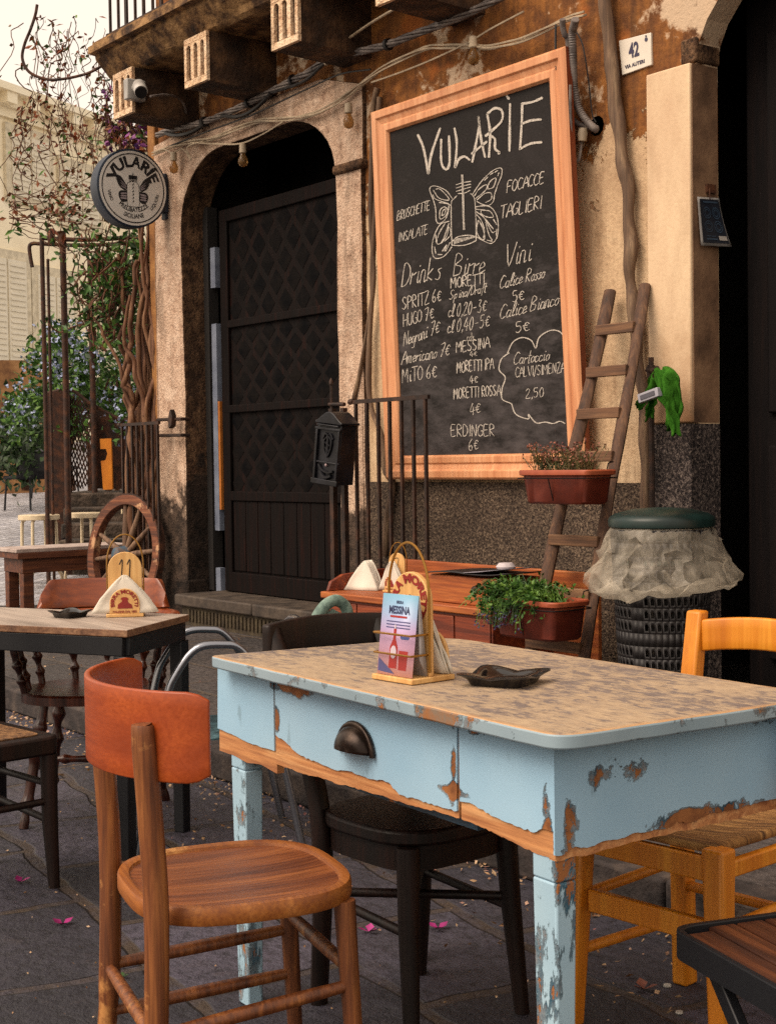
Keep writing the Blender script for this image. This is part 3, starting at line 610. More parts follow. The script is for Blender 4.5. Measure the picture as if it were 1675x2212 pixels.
addtext(mb, 'PRELIBATEZZE', lambda a, b: sgn(a, b, e), .044, .001, bend=.168, inner=True, sx=.92)
addtext(mb, 'SICILIANE', lambda a, b: sgn(a, b, e), .044, .001, bend=.213, inner=True, sx=.9)
mb.build('sign_lettering', M['ink'], S, smooth=0)
mb = MB()
def dl(st, wd=.004): ribbon(mb, st, wd, lambda a, b: sgn(a, b, e))
dl(spline([(-.022, .045), (-.046, .03), (-.05, 0), (-.05, -.115), (-.035, -.13), (.03, -.13), (.045, -.115), (.045, 0), (.04, .03), (.02, .045)], 4))
for z in (.048, .056): dl([(-.033, z), (.03, z)], .004)
mb.add([sgn(-.035, .062, e), sgn(.032, .062, e), sgn(.032, .09, e), sgn(-.035, .09, e)], [(0, 1, 2, 3)])
for k in range(9): dl([(-.005, -.1 + k * .024), (.002, -.087 + k * .024)], .007)
def wing(pts, mats=None):
    o = [sgn(a, b, e - .0006) for a, b in spline(pts + [pts[0]], 4)[:-1]]; mb.add(o, [tuple(range(len(o)))])
for sg in (-1, 1):
    wing([(sg * .05, .015), (sg * .09, .07), (sg * .125, .085), (sg * .135, .065), (sg * .11, .005), (sg * .06, -.02)]); wing([(sg * .05, -.02), (sg * .10, -.025), (sg * .118, -.05), (sg * .105, -.09), (sg * .08, -.105), (sg * .05, -.09)])
mb.build('sign_emblem', M['ink'], S, smooth=0)
mb = MB(); e2 = .0093
def cell(pts): o = [sgn(a, b, e2) for a, b in spline(pts + [pts[0]], 3)[:-1]]; mb.add(o, [tuple(range(len(o)))])
for sg in (-1, 1):
    for k in range(3): y = .005 - k * .004; cell([(sg * .055, -.012 + k * .009), (sg * (.085 + k * .004), .0 + k * .02), (sg * (.095 + k * .004), .012 + k * .02), (sg * .06, -.004 + k * .011)])
    for k in range(3): cell([(sg * .055, -.035 - k * .018), (sg * .095, -.04 - k * .016), (sg * .1, -.05 - k * .016), (sg * .056, -.046 - k * .018)])
mb.build('sign_emblem_cell', m_plain('wing_pale', '#9c8f93', .6), S, smooth=0)
# ------------------------------------------------------------------ house number plate
YP = WY - .012
def onp(px, py, l=0): return ony(px, py, YP - l)
NP = thing('house_number_plate', 'white tile house number plate reading 42 on the flaking wall by the pier', 'number plate', onp(1370, 115))
qd = [onp(1342, 163), onp(1406, 140), onp(1404, 70), onp(1335, 88)]
mb = MB(); mb.add([tuple(q + np.array([0, .014, 0])) for q in qd] + [tuple(q) for q in qd], [(4, 5, 6, 7), (3, 2, 1, 0), (0, 1, 5, 4), (1, 2, 6, 5), (2, 3, 7, 6), (3, 0, 4, 7)]); mb.build('plate', m_mottle('glazed_white', ['#c9bfb2', '#ddd4c6'], 4, .35, .0), NP, world=True, bevel=.003)
mb = MB()
def pf(a, b):     # a, b in 0..1 over the plate
    p = (qd[0] * (1 - a) + qd[1] * a) * (1 - b) + (qd[3] * (1 - a) + qd[2] * a) * b; return (p[0], p[1] - .0015, p[2])
addtext(mb, '42', lambda a, b: pf(.46 + a * .85, .42 + b * .95), .62, .022, sx=.62)
addtext(mb, 'VIA AUTERI', lambda a, b: pf(.46 + a, .14 + b), .15, .006, sx=.85)
mb.add([pf(.86 + .05 * math.cos(t), .82 + .065 * math.sin(t)) for t in [k * .5236 for k in range(12)]], [tuple(range(12))]); mb.add([pf(.83, .9), pf(.89, .9), pf(.88, .95), pf(.84, .95)], [(0, 1, 2, 3)])
mb.build('numerals', m_plain('navy_enamel', '#2b2748', .4), NP, world=True, smooth=0)
# ------------------------------------------------------------------ security camera
c0 = onx(288, 196, -9.04); SCm = thing('security_camera', 'white bullet security camera fixed to the side of the leftmost stone corbel', 'camera', c0)
mb = MB(); mb.box(-.0, .06, -.075, .065, -.075, .065); mb.build('mounting_box', m_plain('white_plastic', '#a8a49f', .4), SCm, bevel=.008)
mb = MB(); p0, p1 = Vector((.055, -.01, .01)), Vector((.16, -.02, -.02)); mb.tube([(.05, -.01, .0), (.09, -.01, .005)], .035, 16); mb.tube([p0 + Vector((.03, 0, 0)), p0 + Vector((.05, 0, 0)), p1 + Vector((.03, -.02, -.03)), p1 + Vector((.035, -.022, -.034))], [.03, .045, .047, .043], 18); mb.build('camera_body', m_plain('white_plastic_b', '#b8b3ad', .35), SCm, smooth=50)
mb = MB(); mb.tube([p1 + Vector((.03, -.02, -.03)), p1 + Vector((.045, -.03, -.045))], .04, 18); mb.build('lens', m_plain('black_plastic', '#08080a', .2), SCm)
# ------------------------------------------------------------------ cables on the wall
def wp(px, py, off): return ony(px, py, WY - off)
M['cable'] = m_mottle('grey_cable', ['#3a3434', '#6b625e', '#8d827b'], 9, .5, .2, 80, .002)
M['cable_dark'] = m_plain('dark_cable', '#171416', .5); M['cable_pale'] = m_mottle('pale_cable', ['#8a7a66', '#c0ad93'], 9, .5, .1)
main = spline([wp(x, y, o) for x, y, o in ((340, 292, .05), (367, 282, .06), (439, 264, .07), (490, 244, .08), (536, 223, .08), (585, 198, .08), (631, 174, .08), (668, 155, .09), (708, 127, .10), (770, 113, .10), (835, 97, .10), (900, 72, .09), (994, 36, .09), (1090, -10, .09))], 12)
CB = thing('cable_bundle', 'thick twisted bundle of grey electric cables climbing above the door arch', 'cables', main[0])
def twist(path, k, n, rad, pitch, r, mat, name, par, nn=6):
    out = []; acc = 0
    for i, p in enumerate(path):
        if i: acc += np.linalg.norm(path[i] - path[i - 1])
        a = 2 * math.pi * (k / n + acc / pitch); out.append(p + np.array([0, math.cos(a) * rad, math.sin(a) * rad]))
    mb = MB(); mb.tube(out, r, nn); return mb.build(name, mat, par, world=True, smooth=60)
for k in range(5): twist(main, k, 5, .015, .7, .0085, M['cable'], 'cable_strand', CB)
for sag in ((10, 26, .045, .016), (34, 62, .06, .014), (60, 100, .035, .011)):
    i0, i1, dz_, r_ = sag; q = [main[i] + np.array([0, -.01, -dz_ * math.sin(math.pi * (i - i0) / (i1 - i0)) - .01]) for i in range(i0, i1)]; mb = MB(); mb.tube(q, r_, 6); mb.build('loose_cable', M['cable_dark'], CB, world=True, smooth=60)
for i in (24, 48, 72, 100, 120):
    p = main[min(i, len(main) - 3)]; p2 = main[min(i, len(main) - 3) + 1]; mb = MB(); mb.tube([p, p2], .036, 10); mb.build('cable_tie', M['cable_dark'], CB, world=True)
SLp = [(330, 333), (367, 318), (412, 307), (468, 296), (547, 264), (606, 258), (668, 249), (720, 226), (775, 185), (832, 145), (911, 107), (960, 101), (1010, 99), (1051, 103), (1095, 95), (1135, 83), (1218, 44), (1262, 30)]
sl_path = spline([wp(x, y, .07) for x, y in SLp], 10)
SLT = thing('string_lights', 'pale festoon light string with hanging bulbs crossing above the door and the menu board', 'string lights', sl_path[0])
for k in range(3): twist(sl_path, k, 3, .011, 1.7, .006, M['cable_pale'], 'light_cord', SLT, 5)
dr = spline([wp(x, y, o) for x, y, o in ((412, 308, .08), (470, 311, .10), (520, 310, .12), (565, 291, .10), (611, 263, .08))], 8); mb = MB(); mb.tube(dr, .006, 5); mb.build('light_cord', M['cable_pale'], SLT, world=True)
dr = spline([wp(x, y, .09) for x, y in ((332, 330), (352, 322), (372, 330), (395, 322), (413, 345), (405, 318), (440, 305))], 8); mb = MB(); mb.tube(dr, .005, 5); mb.build('light_cord', M['cable_pale'], SLT, world=True)
dr = spline([wp(x, y, .08) for x, y in ((802, 178), (860, 158), (930, 130), (1010, 92), (1060, 62), (1130, 25))], 8); mb = MB(); mb.tube(dr, .006, 5); mb.build('light_cord', M['cable_pale'], SLT, world=True)
dr = spline([wp(x, y, .08) for x, y in ((365, 316), (450, 283), (540, 250), (625, 210), (668, 190), (735, 160), (800, 150))], 8); mb = MB(); mb.tube(dr, .006, 5); mb.build('light_cord', M['cable_dark'], SLT, world=True)
gl = G('bulb_glass').out('#b08a5a', .08, None, 0, .5, Transmission_Weight=.8, IOR=1.3)
for x, y, o in ((524, 310, .12), (752, 222, .09), (1021, 78, .09), (375, 328, .09)):
    p = wp(x, y, o); mb = MB(); mb.lathe([(.012, .0), (.022, -.005), (.024, -.06), (.018, -.065)], 14, o=p); sk_ = mb.build('bulb_socket', M['cable_pale'], SLT, world=True)
    mb = MB(); mb.lathe([(.014, -.062), (.018, -.075), (.03, -.10), (.033, -.12), (.026, -.145), (.0, -.155)], 14, o=p); mb.build('bulb', gl, sk_, world=True, smooth=60)
# thin cable from the camera down to the bundle
mb = MB(); mb.tube(spline([wp(x, y, o) for x, y, o in ((325, 208, .6), (360, 205, .4), (390, 215, .2), (403, 245, .1), (398, 275, .06))], 6), .008, 6); tag(mb.build('camera_cable', M['cable'], None), 'thin grey cable curving from the white security camera to the cable bundle', 'cable')
mb = MB(); mb.tube(spline([wp(x, y, o) for x, y, o in ((650, 128, .1), (690, 122, .12), (745, 88, .15), (800, 50, .2), (850, 20, .25))], 6), .008, 6); mb.tube(spline([wp(x, y, .12) for x, y in ((655, 128), (668, 118), (690, 122), (705, 140))], 6), .010, 6); tag(mb.build('wire', M['cable_pale'], None), 'stiff pale wire slanting up under the balcony from the cable bundle', 'wire')
# conduits right of the board
def c4(x, y): return (1162.3 + .1994 * x, 53.4 + .1994 * y)
CN = thing('corrugated_conduit', 'grey corrugated conduits bent into the wall over the right edge of the menu board frame', 'conduit', wp(1225, 100, .2))
def cpath(pts, o0, o1, n=10): k = len(pts); return spline([wp(*c4(*p), o0 + (o1 - o0) * i / (k - 1)) for i, p in enumerate(pts)], n)
def ribbed(path, r, name):
    out = []; rr = []; L = [0]
    for i in range(1, len(path)): L.append(L[-1] + np.linalg.norm(path[i] - path[i - 1]))
    N = int(L[-1] / .006)
    for k in range(N):
        s_ = L[-1] * k / N; i = max(1, np.searchsorted(L, s_)); t = (s_ - L[i - 1]) / (L[i] - L[i - 1] + 1e-9); out.append(path[i - 1] * (1 - t) + path[i] * t); rr.append(r * (1.0 if k % 2 else .86))
    mb = MB(); mb.tube(out, rr, 10); return mb.build(name, M['cable'], CN, world=True, smooth=50)
ribbed(cpath([(400, -60), (380, 20), (365, 100), (372, 300), (378, 550), (390, 720), (430, 900), (510, 1030), (600, 1120), (640, 1140)], .20, .02), .021, 'conduit')
ribbed(cpath([(260, -60), (262, 20), (285, 110), (318, 160), (325, 400), (318, 700), (310, 900), (340, 990), (420, 1070), (520, 1100), (600, 1120)], .20, .03), .016, 'conduit')
mb = MB(); mb.tube(cpath([(345, 650), (346, 900), (355, 1200), (380, 1400), (412, 1480), (440, 1450), (468, 1260)], .18, .06), .007, 6); mb.build('wire', M['cable'], CN, world=True)
mb = MB(); mb.tube(cpath([(480, 1120), (475, 1180), (470, 1260)], .07, .07, 1), [.020, .026, .022], 12); mb.build('cable_socket', M['cable_pale'], CN, world=True)
mb = MB(); mb.tube(cpath([(185, 0), (185, 300), (195, 490)], .16, .16), .006, 6); mb.tube(cpath([(400, 60), (480, 230), (540, 600), (580, 960), (620, 1060)], .05, .03), .004, 5); mb.build('wire', M['cable_dark'], CN, world=True)
mb = MB(); mb.lathe([(.0, .0), (.05, .0), (.05, -.02), (0, -.02)], 10, M=Matrix.Translation(Vector(wp(1288, 272, .0))) @ Matrix.Rotation(R_(90), 4, 'X')); mb.build('wall_hole', M['cable_dark'], CN, world=True)
# ------------------------------------------------------------------ climbing stems on the wall
M['bark'] = m_wood('grey_bark', ['#3a2a20', '#6a523f', '#937a60'], 2, 2.5, 60, .85, .8)
M['bark2'] = m_wood('brown_bark', ['#2a160d', '#5a3620', '#85593a'], 2, 2.5, 60, .85, .8)
def stem(mb, pts, r, n=8, wob_=.35, k=10):
    path = spline(pts, k); rr = [(r[0] + (r[1] - r[0]) * i / (len(path) - 1) if hasattr(r, '__len__') else r) * (1 + wob_ * noise.noise(Vector((i * .083, r[0] * 90 if hasattr(r, '__len__') else r * 90, 2)))) for i in range(len(path))]
    mb.tube([p + np.array([noise.noise(Vector((i * .077, 3, 1))), noise.noise(Vector((i * .077, 9, 1))), 0]) * (rr[i] * .5) for i, p in enumerate(path)], rr, n)
mb = MB(); stem(mb, [wp(x, y, .05) for x, y in ((1306, -30), (1310, 33), (1318, 115), (1322, 172), (1328, 233), (1338, 293), (1346, 352), (1352, 400), (1357, 470), (1362, 534), (1360, 597), (1366, 652), (1375, 730), (1380, 809), (1389, 881), (1396, 960), (1396, 1040), (1394, 1110), (1392, 1300))], (.034, .028), 10)
tag(mb.build('bare_vine', M['bark'], None, smooth=60), 'thick bare climbing stem running down the cream wall between the ladder and the pier', 'vine', 'bare stems on the wall')
mb = MB(); stem(mb, [wp(x, y, .05) for x, y in ((815, 190), (806, 240), (803, 330), (800, 480), (806, 560), (806, 620), (795, 700), (778, 790), (764, 862))], (.018, .012), 7); stem(mb, [wp(x, y, .05) for x, y in ((820, 210), (812, 330), (812, 430), (804, 560), (803, 640), (796, 760), (800, 870), (822, 940), (832, 1010), (848, 1050), (838, 1120), (828, 1200))], (.016, .022), 7)
tag(mb.build('bare_vine', M['bark'], None, smooth=60), 'pair of thin twisted stems between the doorway and the left frame of the menu board', 'vine', 'bare stems on the wall')
# ------------------------------------------------------------------ notice on the pier reveal
XP = -4.515
pc = [onx(*p, XP + .012) for p in ((1513, 530), (1568, 535), (1551, 428), (1505, 425))]
NT = thing('paper_notice', 'dark blue paper notice with a white border hanging on the shaded side of the pier', 'notice', pc[3])
mb = MB()
def nf(a, b, l=0): p = (pc[0] * (1 - a) + pc[1] * a) * (1 - b) + (pc[3] * (1 - a) + pc[2] * a) * b; return (p[0] + l + .03 * (1 - b) ** 2 * a, p[1], p[2])
mb.sheet(lambda u, v: nf(u, v), 6, 8); mb.build('paper', m_plain('paper_white', '#8f8b88', .7), NT, world=True, solid=.002)
mb = MB(); mb.sheet(lambda u, v: nf(.06 + .88 * u, .06 + .9 * v, .004), 6, 8); mb.build('print', m_plain('print_navy', '#0d1524', .6), NT, world=True)
mb = MB()
for cx, cy in ((.32, .68), (.7, .68), (.32, .4), (.7, .4)):
    for r in (.15, .09): ribbon(mb, [(cx + r * math.cos(t * .4), cy + r * .75 * math.sin(t * .4)) for t in range(17)], .018, lambda a, b: nf(a, b, .006))
ribbon(mb, [(.2, .9), (.85, .9)], .03, lambda a, b: nf(a, b, .006)); ribbon(mb, [(.2, .14), (.55, .14)], .03, lambda a, b: nf(a, b, .006)); ribbon(mb, [(.2, .2), (.5, .2)], .015, lambda a, b: nf(a, b, .006)); mb.build('print_line', m_plain('print_blue', '#33475c', .6), NT, world=True)
mb = MB(); mb.sheet(lambda u, v: nf(.62 + .28 * u, .12 + .09 * v, .006), 2, 2); mb.build('print_box', m_plain('print_pale', '#a09a94', .6), NT, world=True)
mb = MB(); h0 = onx(1533, 408, XP); mb.box(-.006, .008, -.03, .03, -.02, .02, Matrix.Translation(Vector(h0))); mb.tube([h0 + np.array([.012, -.02, 0]), h0 + np.array([.012, -.02, -.07])], .004, 5); mb.build('hook', M['rust'], NT, world=True)
# ------------------------------------------------------------------ ladder with hanging planters
M['ladderw'] = m_wood('weathered_wood', ['#2c1c14', '#553a2a', '#7a593f'], 2, 3, 60, .8, .6)
def footpt(px0, py0, px1, py1, Y):      # where the image line meets the sidewalk at depth Y
    p = None
    for k in range(4000):
        t = 1 + k * .001; q = ony(px0 + (px1 - px0) * t, py0 + (py1 - py0) * t, Y)
        if q[2] <= KZ + .004: return q
    return q
LT, RTp = ony(1317, 629, WY - .06), ony(1392, 616, WY - .06)
YF = 4.42
LF = footpt(1317, 629, 1178, 1253, YF); RF = footpt(1392, 616, 1262, 1400, YF)
LAD = thing('ladder', 'old narrow wooden ladder leaning on the cream wall beside the menu board', 'ladder', (LF + RF) / 2)
def lp(side, z): a, b = (LT, LF) if side == 0 else (RTp, RF); t = (a[2] - z) / (a[2] - b[2]); return a + (b - a) * t
for a, b, h in ((LT, LF, .026), (RTp, RF, .024)):
    mb = MB(); ps = [a + (b - a) * t + np.array([.006 * math.sin(t * 9), 0, 0]) for t in np.linspace(0, 1, 14)]; mb.tube(ps, [h * (1 + .08 * math.sin(i * 1.7)) for i in range(14)], 8, flat=1.25); mb.build('rail', M['ladderw'], LAD, world=True, smooth=50)
M['rung'] = m_wood('rung_wood', ['#3a2619', '#6b4a33', '#8b6848'], 0, 3, 60, .8, .5)
for py in (706, 799, 891, 985, 1078, 1170, 1285, 1400):
    z = onpl(1392 - (py - 616) * .165, py, RTp, np.cross(RTp - RF, LT - RTp))[2]; mb = MB(); q0, q1 = lp(0, z), lp(1, z); e_ = (q1 - q0) * .08; mb.beam(q0 - e_ * .2 - np.array([0, .03, 0]), q1 + e_ * .2 - np.array([0, .03, 0]), .022, .05); mb.build('rung', M['rung'], LAD, world=True, bevel=.004)
M['terra'] = m_mottle('terracotta_plastic', ['#3f150b', '#5a2012', '#6e2d1a'], 6, .5, .2, 50, .002)
M['terra_rim'] = m_mottle('terracotta_rim', ['#7a3320', '#8f4329', '#a05233'], 6, .5, .2, 50, .002)
M['soil'] = m_mottle('soil', ['#120c08', '#241710', '#3d281a'], 25, .95, 1.0, 60, .02)
M['wire'] = m_plain('dark_wire', '#0f0d0d', .5, .5)
def planter(label, c, L, W, H, rot, tip=0):
    t = thing('planter', label, 'planter', c, rot, 'terracotta window boxes on the ladder')
    mb = MB(); k = 40
    def ringp(sx, sy, z): return [(x * sx, y * sy, z) for x, y in superellipse(1, 1, 7, k)]
    rows = [ringp(L * .40, W * .36, -H), ringp(L * .42, W * .40, -H + .01), ringp(L * .455, W * .44, -.03), ringp(L * .46, W * .45, -.025)]
    vs = []
    for r in rows: vs += r
    for i in range(len(vs)):      # vertical ribs
        x, y, z = vs[i]
        if z > -H + .005 and z < -.026 and math.sin(x / L * 50) > 0: vs[i] = (x, y * 1.03, z)
    fs = [(a * k + i, a * k + (i + 1) % k, (a + 1) * k + (i + 1) % k, (a + 1) * k + i) for a in range(3) for i in range(k)] + [tuple(reversed(range(k)))]
    mb.add(vs, fs); mb.build('box', M['terra'], t, smooth=40)
    mb = MB(); prof = [(.46, .45, -.025), (.5, .5, -.02), (.505, .505, -.004), (.495, .49, .002), (.475, .46, 0), (.46, .44, -.012), (.455, .435, -.04)]
    vs = []
    for a, b, z in prof: vs += ringp(L * a, W * b, z)
    n = len(prof); mb.add(vs, [(a * k + i, a * k + (i + 1) % k, (a + 1) * k + (i + 1) % k, (a + 1) * k + i) for a in range(n - 1) for i in range(k)]); mb.build('rim', M['terra_rim'], t, smooth=40)
    mb = MB(); vs = [(0, 0, -.018)] + ringp(L * .457, W * .437, -.022); mb.add(vs, [(0, 1 + i, 1 + (i + 1) % k) for i in range(k)]); mb.build('soil', M['soil'], t)
    mb = MB(); mb.tube([(x * L * .51, y * W * .54, -.035) for x, y in superellipse(1, 1, 7, 24)], .003, 5, closed=True); mb.tube([(-L * .3, W * .5, -.035), (-L * .3, W * .6, .03), (-L * .3, W * .75, .035)], .003, 5); mb.tube([(L * .3, W * .5, -.035), (L * .3, W * .6, .03), (L * .3, W * .75, .035)], .003, 5); mb.tube([(0, -W * .54, -.035), (0, -W * .4, -H * .9), (0, W * .5, -H * .9)], .003, 5); mb.build('wire_bracket', M['wire'], t)
    return t
def near_corner(px, py, Y): return ony(px, py, Y)
n1 = ony(1262, 1016, 4.46); l1 = ony(1113, 992, 4.46); r1 = onz(1322, 983, n1[2])
c1 = np.array([(n1[0] + l1[0]) / 2, 4.46 + .105, (n1[2])])
PL1 = planter('upper terracotta planter of dry heather hung on the ladder', c1, n1[0] - l1[0] + .01, .21, .15, 0)
n2 = ony(1192, 1304, 4.22); l2 = ony(1052, 1280, 4.22)
c2 = np.array([(n2[0] + l2[0]) / 2, 4.22 + .12, n2[2]])
PL2 = planter('lower terracotta planter with trailing green plant hung on the ladder', c2, n2[0] - l2[0] + .01, .24, .17, 0)
def leafmat(name, cols, rough=.55, trans=.15):
    g = G(name); f = g.noise(None, 12, 3); c = g.ramp(f, [(.35 + .3 * i / max(1, len(cols) - 1), q) for i, q in enumerate(cols)]); return g.out(c, rough, None, 0, .35)
M['leaf'] = leafmat('green_leaf', ['#182e0e', '#345a1a', '#5f8030']); M['leafd'] = leafmat('dark_leaf', ['#0f1d0c', '#23391a', '#3d5628']); M['heather'] = leafmat('heather_twig', ['#2c2a14', '#4a4a22', '#5d4a2a']); M['heatherf'] = leafmat('heather_flower', ['#5a2f2c', '#86503f', '#a06a56'])
def leaf(mb, p, d, L, W, up=None):
    d = Vector(d).normalized(); s_ = d.cross(Vector((random.uniform(-1, 1), random.uniform(-1, 1), random.uniform(-1, 1)))).normalized(); n_ = d.cross(s_); p = Vector(p)
    mb.add([p, p + d * L * .45 + s_ * W * .5 + n_ * L * .06, p + d * L, p + d * L * .45 - s_ * W * .5 + n_ * L * .06], [(0, 1, 2), (0, 2, 3)])
def rdir(z=0): v = Vector((random.gauss(0, 1), random.gauss(0, 1), random.gauss(0, 1) + z)); return v.normalized()
HP = thing('heather_plant', 'clumps of dry reddish heather growing in the upper planter', 'plant', c1)
mb = MB(); mf = MB()
for k in range(3):
    cx = (-.14, -.02, .10)[k]
    for i in range(55):
        b = Vector((cx + random.gauss(0, .03), random.gauss(0, .025), -.02)); d = Vector((random.gauss(0, .38), random.gauss(0, .35), 1)).normalized(); L = random.uniform(.06, .15); q = b + d * L; mb.tube([b, b + d * L * .5 + Vector((0, 0, .004)), q], .0016, 3)
        for j in range(7): leaf(mb, b + d * L * random.uniform(.2, .95), d + rdir() * .8, .016, .004)
        for j in range(4): leaf(mf, q + rdir() * .008, rdir(.5), .013, .009)
mb.build('foliage', M['heather'], HP); mf.build('flowers', M['heatherf'], HP)
TP = thing('trailing_plant', 'bushy green plant spilling over the front of the lower planter', 'plant', c2)
mb = MB(); mf = MB()
for i in range(420):
    a = Vector((random.uniform(-.24, .10), random.gauss(0, .06) - .03, random.uniform(-.02, .06))); d = Vector((random.gauss(0, .7) - .1, random.gauss(0, .7) - .5, random.uniform(-.2, 1))).normalized(); L = random.uniform(.04, .12); mid = a + d * L * .5; q = a + d * L + Vector((0, 0, -L * .5)); mb.tube([a, mid, q], .0015, 3)
    for j in range(6): leaf(mb, a + (q - a) * random.random() + rdir() * .01, d + rdir(), random.uniform(.015, .032), .012)
for i in range(60):
    a = Vector((random.uniform(-.24, .02), -.12 - random.random() * .03, .0)); L = random.uniform(.04, .13); q = a + Vector((random.gauss(0, .02), -.02, -L)); mb.tube([a, q], .0013, 3)
    for j in range(5): leaf(mb, a + (q - a) * random.random(), rdir(-.3), .018, .008)
    for j in range(3): leaf(mf, q + rdir() * .01, rdir(), .012, .01)
mb.build('foliage', M['leaf'], TP); mf.build('flowers', m_plain('lilac_flower', '#4a4468', .7), TP)
# ------------------------------------------------------------------ waste bin, lid and liner
BC = ony(1428, 1200, 4.5); BX_, BY_ = BC[0], 4.5
BIN = thing('waste_bin', 'tall dark perforated waste bin with a dark green domed lid beside the pier', 'bin', (BX_, BY_, KZ))
M['binb'] = m_plain('bin_plastic', '#141114', .55); M['binlid'] = m_mottle('green_lid', ['#0a1716', '#0f2422', '#17302d'], 5, .38, .1, 60, .002)
mb = MB(); NA = 46; zs = []; z = .03
def br(z): return .165 + .04 * z / .8
rows = [(0.0, .06)]
z = .06
while z < .80: rows.append((z, z + .052)); z += .052
for (z0, z1) in rows:
    for a in range(NA):
        a0, a1 = 2 * math.pi * a / NA, 2 * math.pi * (a + 1) / NA; P = lambda t, zz: (br(zz) * math.cos(t), br(zz) * math.sin(t), zz)
        solid_ = z0 < .05 or (a % 12) in (0, 11) or int(round((z0 - .06) / .052)) % 7 == 6
        if solid_: mb.add([P(a0, z0), P(a1, z0), P(a1, z1), P(a0, z1)], [(0, 1, 2, 3)]); continue
        u0, u1 = a0 + (a1 - a0) * .22, a1 - (a1 - a0) * .22; v0, v1 = z0 + .011, z1 - .011; um = (u0 + u1) / 2
        mb.add([P(a0, z0), P(a1, z0), P(a1, z1), P(a0, z1), P(u0, v0), P(u1, v0), P(u1, v1 - .008), P(um, v1), P(u0, v1 - .008)], [(0, 1, 5, 4), (1, 2, 6, 5), (2, 3, 7, 6), (3, 8, 7), (3, 0, 4, 8)])
mb.build('body', M['binb'], BIN, smooth=30, solid=.006)
mb = MB(); mb.lathe([(.0, .03), (.13, .03), (.17, .75)], 40); mb.build('inner_bag', m_mottle('inner_rubbish', ['#0f0c0c', '#2a2523', '#8d7f70'], 9, .6, .4, 20, .01, lo=.42, hi=.72), BIN)
mb = MB(); mb.lathe([(.208, .845), (.216, .85), (.218, .875), (.212, .888), (.19, .902), (.12, .920), (.04, .926), (0, .927)], 56); mb.lathe([(.19, .84), (.2, .70)], 48); mb.build('lid', M['binlid'], BIN, smooth=35)
bagm = G('bin_liner'); nz = bagm.noise(None, 6, 4, .6, 1.5); vz = bagm.voro(bagm.co((1, 1, .7)), 11, 'DISTANCE_TO_EDGE'); vz2 = bagm.voro(bagm.co((1, 1, .8), (.3, .2, 0)), 27, 'DISTANCE_TO_EDGE')
cr_ = bagm.math('ADD', bagm.ramp(vz, [(0.0, 1.0), (.16, 0.0)]), bagm.math('MULTIPLY', bagm.ramp(vz2, [(0.0, 1.0), (.2, 0.0)]), .5))
bagm.out(bagm.mix(nz, '#cfc2ac', '#e6dccb'), .28, bagm.bump(bagm.noise(None, 30, 3, .5, 1.5), .15, .006), 0, .5)
tl_ = bagm.n('BsdfTranslucent'); tl_.inputs[0].default_value = lin('#d8ccb8'); tp_ = bagm.n('BsdfTransparent'); m1_, m2_ = bagm.n('MixShader'), bagm.n('MixShader')
m1_.inputs[0].default_value = .4; bagm.ln(bagm.b.outputs[0], m1_.inputs[1]); bagm.ln(tl_.outputs[0], m1_.inputs[2])
bagm.ln(bagm.ramp(nz, [(.35, .14), (.65, .46)]), m2_.inputs[0]); bagm.ln(tp_.outputs[0], m2_.inputs[1]); bagm.ln(m1_.outputs[0], m2_.inputs[2]); bagm.ln(m2_.outputs[0], bagm.t.nodes['Material Output'].inputs[0]); bagm = bagm.m
LB = MB(); NB, NV = 50, 13
_jit = {}
def bagp(i, j):
    i %= NB; v = j / NV; a = 2 * math.pi * i / NB
    if (i, j) not in _jit: _jit[(i, j)] = (random.gauss(0, .035), random.gauss(0, 1), random.gauss(0, 1))
    ja, jr, jz = _jit[(i, j)]; a += ja * min(1, v * 6); ca, sa = math.cos(a), math.sin(a)
    keys = [(0, .206, .85), (.12, .216, .815), (.3, .234, .765), (.48, .258, .705), (.60, .282, .668), (.68, .302, .645), (.76, .304, .622), (.84, .288, .600), (.92, .25, .605), (1, .205, .64)]
    for (t0, r0, z0), (t1, r1, z1) in zip(keys, keys[1:]):
        if v <= t1 + 1e-6: t = (v - t0) / (t1 - t0); r = r0 + (r1 - r0) * t; z = z0 + (z1 - z0) * t; break
    amp = min(1, v * 4); big = noise.noise(Vector((ca * 1.7, sa * 1.7, 3 + v))); pl = 1 - abs(noise.noise(Vector((ca * 4.5, sa * 4.5, v * 1.6)))) * 2.2
    r += amp * (.016 * pl - .006 + .03 * big + 0.0085 * jr); z += amp * (.022 * big + .0075 * jz + .03 * math.sin(a - .3) * v)
    if 0.55 < v < .95: z -= .02 * max(0, noise.noise(Vector((ca * 2.2, sa * 2.2, 9))))
    return (r * math.cos(a), r * math.sin(a), z)
vs = [bagp(i, j) for j in range(NV + 1) for i in range(NB)]; fs = []
for j in range(NV):
    for i in range(NB):
        a_, b_, c_, d_ = j * NB + i, j * NB + (i + 1) % NB, (j + 1) * NB + (i + 1) % NB, (j + 1) * NB + i
        fs += [(a_, b_, c_), (a_, c_, d_)] if random.random() < .5 else [(a_, b_, d_), (b_, c_, d_)]
LB.add(vs, fs)
BG = thing('bin_liner', 'crumpled whitish plastic liner bag folded over the rim of the dark waste bin', 'bag', (BX_, BY_, KZ)); LB.build('liner', bagm, BG, smooth=50)
DRM = thing('water_jug', 'dark blue plastic jug standing in the shade right of the waste bin', 'jug', (-3.50, 4.9, KZ))
mb = MB(); mb.lathe([(0, 0), (.15, .0), (.16, .03), (.16, .2), (.15, .22), (.16, .24), (.16, .5), (.15, .54), (.08, .62), (.045, .65), (.045, .70), (0, .70)], 32); mb.build('body', m_plain('blue_plastic', '#10142a', .3), DRM, smooth=40)
